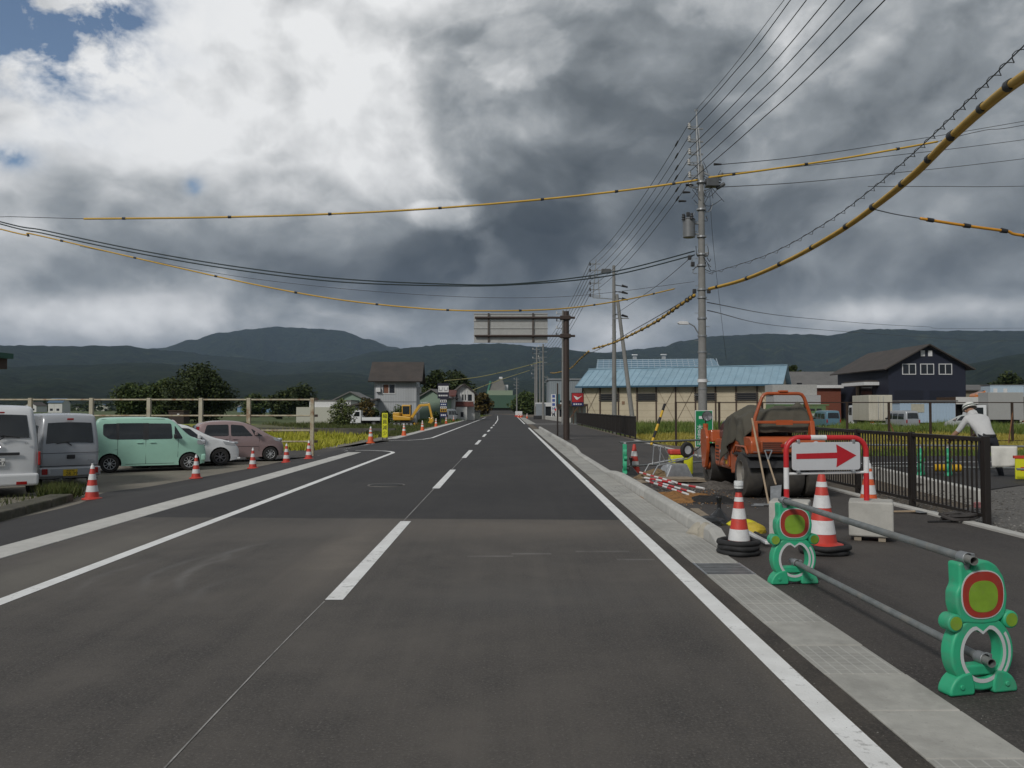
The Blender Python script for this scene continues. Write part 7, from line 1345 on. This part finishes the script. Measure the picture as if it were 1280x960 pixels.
sleeved('short orange sleeved line hanging at the right edge', [(1150, 273, 20), (1200, 281, 20), (1255, 288.5, 20), (1330, 298, 20), (1800, 320, 20)], .035, mat('orange_sleeve', (.58, .26, .02), .5), marks=5, ml=.08); wire('thin tie wire from the thick yellow cable to the orange sleeve', [(1094, 262, 16.4), (1120, 268, 18), (1150, 273, 20)], .012, WIREG)
for dy, lab in ((0, 'upper'), (4, 'lower')): wire(f'{lab} of the twin dark cables sagging across the sky from the left edge', [(-500, 130, 30), (-40, 266 + dy * .6, 30), (60, 289 + dy, 30), (180, 314 + dy, 30), (300, 334 + dy, 30), (420, 348 + dy, 30), (540, 354.5 + dy * .6, 30), (640, 355 + dy * .3, 30), (760, 341 + dy, 30), (868, 314 + dy * 1.2, 30)], .024, mat('cable_dark', (.015, .03, .034), .5), group='twin dark cables')
wire('thin grey line below the twin dark cables', [(100, 308, 30), (300, 346, 30), (520, 368, 30), (700, 371, 30), (868, 352, 30)], .008, WIREG)
P = spline([pt(*p) for p in [(886, 342, 29.6), (960, 318, 24.5), (1030, 280, 20.5), (1090, 236, 17.3), (1150, 184, 14.5), (1210, 126, 12.0), (1285, 52, 9.8), (1380, -40, 7.8)]] + [Vector((5.2, 1.5, 6.6)), Vector((4.8, -8, 7.4))], 40); r = thing('lashed_cable', 'loosely lashed thin cable rising parallel above the thick yellow cable', 'cable', (0, 0, 0)); M().tube(P, .009, 5).obj('messenger', WIREG, r); q = M(); q.tube([p + Vector((.045 * math.sin(i * .75), .03 * math.cos(i * .75), .045 * math.cos(i * .75) - .03)) for i, p in enumerate(P)], .007, 4); q.obj('lashing', WIREG, r)
for k, (pts, lab) in enumerate((([(897, 206, 30), (1000, 196, 33), (1120, 178, 37), (1300, 148, 44), (1800, 60, 62)], 'first thin line fanning right from the tall pole'), ([(898, 218, 30), (1000, 208, 33), (1120, 194, 37), (1300, 172, 44), (1800, 105, 62)], 'second thin line fanning right from the tall pole'), ([(898, 234, 30), (1000, 228, 33), (1120, 216, 37), (1300, 196, 44), (1800, 135, 62)], 'third thin line fanning right from the tall pole'), ([(1085, 233, 36), (1180, 233, 38), (1320, 232, 42), (1800, 222, 56)], 'fourth thin level line at the right'))): wire(lab, pts, .015, WIREG, group='thin lines fanning right')
for pts, lab in (([(884, 378, 30), (1000, 397, 60), (1150, 408, 90), (1300, 410, 120), (1900, 404, 190)], 'upper thin line above the right ridge'), ([(884, 388, 30), (1000, 410, 70), (1200, 424, 110), (1300, 426, 130), (1900, 424, 200)], 'lower thin line above the right ridge')): wire(lab, pts, .018, WIREG, group='thin lines above the right ridge')
wire('guy wire dropping from the tall pole to the field', [(887, 240, 30), (893, 320, 32), (908, 450, 38)], .007, WIREG); wire('service drop from the tall pole left arm', [(868, 318, 30), (820, 358, 45), (766, 395, 61)], .014, WIREG)
sleeved('yellow line rising from the left toward the far poles', [(556, 476, 92), (600, 471, 100), (640, 462, 112), (678, 452, 124)], .05, mat('pale_yellow_sleeve', (.42, .38, .14), .6), marks=3, mr=1.2); sleeved('pale line above the dark green roof near the bend', [(590, 488, 118), (625, 475, 130), (662, 463, 150)], .05, mat('pale_yellow_sleeve', (.42, .38, .14), .6), marks=2, mr=1.2)
# ------------------------------------------------------------------ trees and bushes
BARK = mat('bark', (.06, .045, .032), .95, var=.35, scale=8, bump=.6, bscale=25)
LV = {'dark': leafmat('leaf_dark', (.018, .028, .010), (.036, .052, .016), (.066, .080, .024), .5), 'mid': leafmat('leaf_mid', (.026, .044, .012), (.055, .082, .022), (.10, .12, .034), .6), 'pale': leafmat('leaf_pale', (.045, .065, .018), (.09, .115, .035), (.14, .155, .06), .9), 'autumn': leafmat('leaf_autumn', (.035, .032, .010), (.08, .062, .018), (.16, .10, .025), .6)}
def tree(name, label, loc, W, H, kind, n=2600, leaf=.22, trunk=.25, group=None, cat='tree', seed=0, clumps=None):
    """tapered trunk with limbs; crown of leaf-sized faces gathered in uneven clumps with gaps"""
    rs = random.Random(seed); r = thing(name, label, cat, loc, 0, group); q = M(); h0 = H * trunk
    q.tube([(0, 0, -.1), (.03 * H * .2, 0, h0), (-.02 * H, .02 * H, H * .55), (.0, 0, H * .85)], [H * .03, H * .024, H * .014, H * .004], 8)
    C = []
    nc = clumps or int(26 + W * 2.2)
    for k in range(nc):
        a = rs.uniform(0, 2 * PI); v = rs.uniform(-.95, 1) ; rad = W / 2 * math.sqrt(max(0, 1 - v * v)) * rs.uniform(.12, 1.0) ** .6 * (1 if v > -.3 else .85)
        C.append((Vector((rad * math.cos(a), rad * math.sin(a), h0 + (H - h0) * (v + 1) / 2 * .94)), rs.uniform(.14, .27) * W * .9))
    for c, s in C[::2]: q.tube([(0, 0, h0 * .8 + .3 * (c.z - h0)), c * .5 + Vector((0, 0, h0 * .35)), c], [H * .012, H * .007, H * .002], 5)
    q.obj('trunk', BARK, r, True); vs = []; fs = []; per = n // nc
    for c, s in C:
        for _ in range(per):
            d = Vector((rs.gauss(0, 1), rs.gauss(0, 1), rs.gauss(0, .8))); d = d.normalized() * s * 1.12 * rs.uniform(.2, 1.05) ** .5; p = c + d
            u = Vector((rs.gauss(0, 1), rs.gauss(0, 1), rs.gauss(0, .6))).normalized(); w_ = u.cross(Vector((rs.gauss(0, 1), rs.gauss(0, 1), rs.gauss(0, 1)))).normalized(); l = leaf * rs.uniform(.6, 1.4)
            j = len(vs); vs += [p - u * l, p + w_ * l * .55, p + u * l, p - w_ * l * .55]; fs.append((j, j + 1, j + 2, j + 3))
    me = bpy.data.meshes.new('crown'); me.from_pydata([tuple(v) for v in vs], [], fs); me.materials.append(LV[kind]); link('crown', me, r); return r
def T(px, ytop, W_px, Y, kind, label, base=FIELD, n=2600, leaf=.22, trunk=.16, cat='tree', name='tree', group=None, seed=1): p = at(px, 515, Y); H = at(px, ytop, Y).z - base; tree(name, label, (p.x, Y, base), W_px * Y / FPX, H, kind, n, leaf, trunk, group, cat, seed)
T(247, 465, 72, 128, 'dark', 'largest dark round tree behind the parked cars', n=20000, leaf=.24, seed=4, group='trees behind the car park'); T(206, 480, 50, 134, 'mid', 'medium green tree left of the largest dark tree', n=13000, leaf=.24, seed=5, group='trees behind the car park'); T(168, 483, 48, 140, 'mid', 'low bushy tree at the left of the tree group', n=12000, leaf=.24, seed=6, group='trees behind the car park')
T(352, 492, 34, 170, 'dark', 'small dark tree left of the white shed', n=4400, leaf=.3, seed=8); T(318, 495, 30, 210, 'mid', 'low green tree in the distance right of the large dark tree', n=3600, leaf=.34, seed=9); T(378, 484, 40, 190, 'dark', 'dark tree behind the white shed roof', n=4800, leaf=.32, seed=10)
T(545, 466, 34, 140, 'dark', 'dark tree behind the green shed', n=6400, leaf=.26, seed=11); T(570, 466, 36, 150, 'dark', 'dark tree behind the house with brown awnings', n=6400, leaf=.28, seed=12); T(600, 490, 26, 185, 'autumn', 'brownish bush right of the house near the bend', n=3600, leaf=.3, seed=13); T(658, 494, 34, 230, 'mid', 'green tree at the end of the road', n=4000, leaf=.36, seed=15)
T(993, 454, 26, 165, 'dark', 'dark tree between the beige building and the navy building', n=4800, leaf=.3, seed=16); T(1262, 470, 40, 190, 'dark', 'dark tree behind the stacked blue cabin', n=4800, leaf=.35, seed=17)
def B(px, ytop, W_px, Y, kind, label, seed, base=-.35, n=1600, leaf=.12): p = at(px, 515, Y); tree('bush', label, (p.x, Y, base), W_px * Y / FPX, at(px, ytop, Y).z - base, kind, n, leaf, .04, 'bushes round the grey house', 'bush', seed)
B(428, 501, 34, 84, 'pale', 'pale green bush left of the kei pickup truck', 20, n=2600); B(500, 509, 26, 99, 'mid', 'green bush below the grey house wall', 21, n=2200); B(458, 497, 18, 94, 'autumn', 'orange tinted shrub above the annex roof', 22); B(482, 514, 12, 95, 'pale', 'small pale bush between the truck and excavator', 23); B(545, 516, 16, 96, 'mid', 'low bush right of the excavator arm', 24); B(466, 508, 14, 96, 'mid', 'small green bush at the house corner', 25)
# distant woods on the valley floor: one mass
random.seed(5); vs = []; fs = []
for k in range(420):
    Y = random.uniform(650, 1700); X = random.uniform(-1.0, 1.0) * Y; W0 = random.uniform(10, 32); H0 = random.uniform(5, 13)
    for _ in range(70):
        a = random.uniform(0, 2 * PI); v = random.random(); p = Vector((X + W0 * math.cos(a) * math.sqrt(1 - v * v) * random.uniform(.5, 1), Y + W0 * .5 * math.sin(a), FIELD + H0 * v)); u = Vector((random.gauss(0, 1), random.gauss(0, 1), random.gauss(0, 1))).normalized() * 2.2; w_ = u.cross(Vector((random.gauss(0, 1), random.gauss(0, 1), 1))).normalized() * 1.6; j = len(vs); vs += [tuple(p - u), tuple(p + w_), tuple(p + u), tuple(p - w_)]; fs.append((j, j + 1, j + 2, j + 3))
me = bpy.data.meshes.new('distant_woods'); me.from_pydata(vs, [], fs); me.materials.append(LV['dark']); tag(link('distant_woods', me), 'distant dark tree lines at the foot of the mountains', 'woods', kind='stuff')
# ------------------------------------------------------------------ people
SKIN = mat('skin', (.30, .17, .11), .6, var=.08); SHIRT = mat('shirt', (.50, .50, .50), .85, var=.06, scale=9, bump=.3, bscale=18); TROU = mat('trousers', (.016, .018, .026), .85, var=.2); BOOT = mat('boots', (.02, .02, .02), .7); HELM = mat('helmet', (.62, .62, .58), .35, var=.05, coat=.3)
def person(label, loc, rz, J, E, zones, extra=None):
    """J: joint name -> (xyz, radius); E: bones; zones(p, names) gives the material index of a face"""
    r = thing('person', label, 'person', loc, rz); names = list(J); me = bpy.data.meshes.new('body'); me.from_pydata([J[n][0] for n in names], [(names.index(a), names.index(b)) for a, b in E], [])
    o = bpy.data.objects.new('body', me); COL.objects.link(o); sk = o.modifiers.new('skin', 'SKIN'); sk.use_smooth_shade = True; su = o.modifiers.new('sub', 'SUBSURF'); su.levels = 2; su.render_levels = 2
    for v, n in zip(me.skin_vertices[0].data, names): rr = J[n][1]; v.radius = rr if isinstance(rr, tuple) else (rr, rr)
    me.skin_vertices[0].data[names.index('pelvis')].use_root = True
    me2 = bpy.data.meshes.new_from_object(o.evaluated_get(bpy.context.evaluated_depsgraph_get())); bpy.data.objects.remove(o); me2.materials.clear()
    for m_ in (SHIRT, TROU, SKIN, BOOT): me2.materials.append(m_)
    bones = [(a, b, Vector(J[a][0]), Vector(J[b][0])) for a, b in E]
    for p in me2.polygons:
        c = p.center; best = min(bones, key=lambda q_: (lambda t_: (c - q_[2].lerp(q_[3], t_)).length - .5 * ((J[q_[0]][1] if not isinstance(J[q_[0]][1], tuple) else J[q_[0]][1][0]) + 0))(max(0, min(1, (c - q_[2]).dot(q_[3] - q_[2]) / max((q_[3] - q_[2]).length_squared, 1e-6))))); p.material_index = zones(best[0], best[1], c); p.use_smooth = True
    b_ = link('body', me2, r)
    if extra: extra(r)
    return r
def zone(a, b, c):
    k = {a, b}
    if k & {'toe_l', 'toe_r'}: return 3
    if k & {'knee_l', 'knee_r', 'ank_l', 'ank_r', 'hip_l', 'hip_r'} : return 1
    if k & {'head', 'crown', 'hand_l', 'hand_r', 'fin_l', 'fin_r'} and not k & {'neck'} : return 2
    if k & {'fin_l', 'fin_r'}: return 2
    return 0
# worker bending over the side barrier, back to the camera: x right, y away, z up
JW = {'pelvis': ((0, 0, .93), (.155, .125)), 'waist': ((-.02, .08, 1.07), (.15, .12)), 'chest': ((-.05, .27, 1.27), (.185, .13)), 'neck': ((-.06, .40, 1.41), .062), 'head': ((-.05, .50, 1.50), .085), 'crown': ((-.045, .56, 1.57), .075),
      'sh_l': ((-.24, .34, 1.33), .08), 'el_l': ((-.36, .40, 1.09), .058), 'hand_l': ((-.47, .50, .92), .042), 'fin_l': ((-.50, .55, .86), .03), 'sh_r': ((.15, .34, 1.35), .08), 'el_r': ((.21, .46, 1.12), .058), 'hand_r': ((.10, .62, .97), .042), 'fin_r': ((.07, .68, .92), .03),
      'hip_l': ((-.10, .0, .86), .105), 'knee_l': ((-.12, .06, .50), .075), 'ank_l': ((-.12, -.02, .10), .05), 'toe_l': ((-.13, .16, .04), .045), 'hip_r': ((.10, -.01, .86), .105), 'knee_r': ((.17, .02, .50), .075), 'ank_r': ((.22, -.08, .10), .05), 'toe_r': ((.24, .10, .04), .045)}
EW = [('pelvis', 'waist'), ('waist', 'chest'), ('chest', 'neck'), ('neck', 'head'), ('head', 'crown'), ('chest', 'sh_l'), ('sh_l', 'el_l'), ('el_l', 'hand_l'), ('hand_l', 'fin_l'), ('chest', 'sh_r'), ('sh_r', 'el_r'), ('el_r', 'hand_r'), ('hand_r', 'fin_r'), ('pelvis', 'hip_l'), ('hip_l', 'knee_l'), ('knee_l', 'ank_l'), ('ank_l', 'toe_l'), ('pelvis', 'hip_r'), ('hip_r', 'knee_r'), ('knee_r', 'ank_r'), ('ank_r', 'toe_r')]
def helmet(r, c, tilt, s=1.0):
    q = M(); q.lathe([(.001, .125), (.06, .118), (.10, .09), (.125, .04), (.13, -.01), (.139, -.022), (.139, -.03), (.125, -.028)], 24); q.v = [(x * s, y * 1.12 * s, z * s) for x, y, z in q.v]; h = q.obj('helmet', HELM, r, 'all'); h.location = c; h.rotation_euler = tilt
    q = M(); q.lathe([(.1305, .0), (.1275, .025)], 24); q.v = [(x * s * 1.01, y * 1.13 * s, z * s) for x, y, z in q.v]; q.obj('helmet_stripe', mat('stripe_green', (.03, .06, .04), .5), h)
def ex_worker(r):
    helmet(r, (-.045, .545, 1.575), (-.55, 0, 0), .98)
    for s_ in (-1, 1):
        e = M().lathe([(.001, -.012), (.02, -.01), (.028, .0), (.02, .012), (.001, .014)], 12, axis='X').obj('ear', SKIN, r, 'all'); e.location = (-.05 + s_ * .098, .51, 1.50)
    # gloved fingers on the left hand
    for k in range(4): q = M(); q.tube([(-.475 + .018 * k, .52, .90), (-.50 + .02 * k, .56, .845), (-.495 + .02 * k, .585, .80)], [.012, .011, .008], 6); q.obj('finger', SKIN, r, 'all')
    q = M(); q.tube([(-.45, .50, .90), (-.43, .54, .86), (-.44, .57, .83)], [.013, .011, .008], 6); q.obj('thumb', SKIN, r, 'all')
    q = M(); q.lathe([(.160, -.025), (.164, .0), (.160, .025)], 24); q.v = [(x, y * .82, z) for x, y, z in q.v]; b_ = q.obj('belt', BOOT, r, True); b_.location = (0, .02, .985)
pw_ = at(1231, 560, 18.9); person('worker in a white shirt and helmet bending over the side barrier, back turned', (pw_.x, 18.75, -.06), math.radians(4), JW, EW, zone, ex_worker).scale = (1.14, 1.1, 1.07)
JF = dict(JW); JF.update({'waist': ((0, 0, 1.08), (.14, .11)), 'chest': ((0, 0, 1.33), (.18, .12)), 'neck': ((0, 0, 1.48), .06), 'head': ((0, .01, 1.58), .085), 'crown': ((0, .01, 1.68), .075), 'sh_l': ((-.2, 0, 1.40), .07), 'el_l': ((-.27, 0, 1.14), .05), 'hand_l': ((-.28, -.06, .92), .04), 'fin_l': ((-.28, -.08, .84), .03), 'sh_r': ((.2, 0, 1.40), .07), 'el_r': ((.30, -.1, 1.2), .05), 'hand_r': ((.30, -.28, 1.34), .04), 'fin_r': ((.30, -.33, 1.40), .03)})
def ex_flag(r):
    helmet(r, (0, .0, 1.68), (0, 0, 0)); M().lathe([(.001, -.01), (.17, -.01), (.17, .01), (.001, .01)], 20, (.30, -.36, 1.5), 'Y').obj('red_paddle', mat('paddle_red', (.6, .03, .03), .4, emit=None), r)
pf = gp(674, 520.5); person('far flagman in a pale shirt holding a red disc', (pf.x, 118, 0), 0, JF, EW, zone, ex_flag)
# ------------------------------------------------------------------ the air: even haze round the whole valley
q = M(); q.bb(-15500, 15500, -15500, 15500, -4, 1150)
hz = bpy.data.materials.new('haze'); hz.use_nodes = True; _t = hz.node_tree; _t.nodes.clear()
pvn = _t.nodes.new('ShaderNodeVolumePrincipled'); pvn.inputs['Color'].default_value = (.50, .66, .95, 1); pvn.inputs['Density'].default_value = 4.2e-5; pvn.inputs['Anisotropy'].default_value = 0.1
mo = _t.nodes.new('ShaderNodeOutputMaterial'); _t.links.new(pvn.outputs[0], mo.inputs['Volume'])
tag(q.obj('haze', hz), 'thin blue haze filling the valley air', 'haze', kind='stuff')
sc.cycles.max_bounces = 6; sc.cycles.diffuse_bounces = 3; sc.cycles.glossy_bounces = 3; sc.cycles.transmission_bounces = 4; sc.cycles.volume_bounces = 1; sc.cycles.transparent_max_bounces = 6
sc.cycles.use_denoising = True
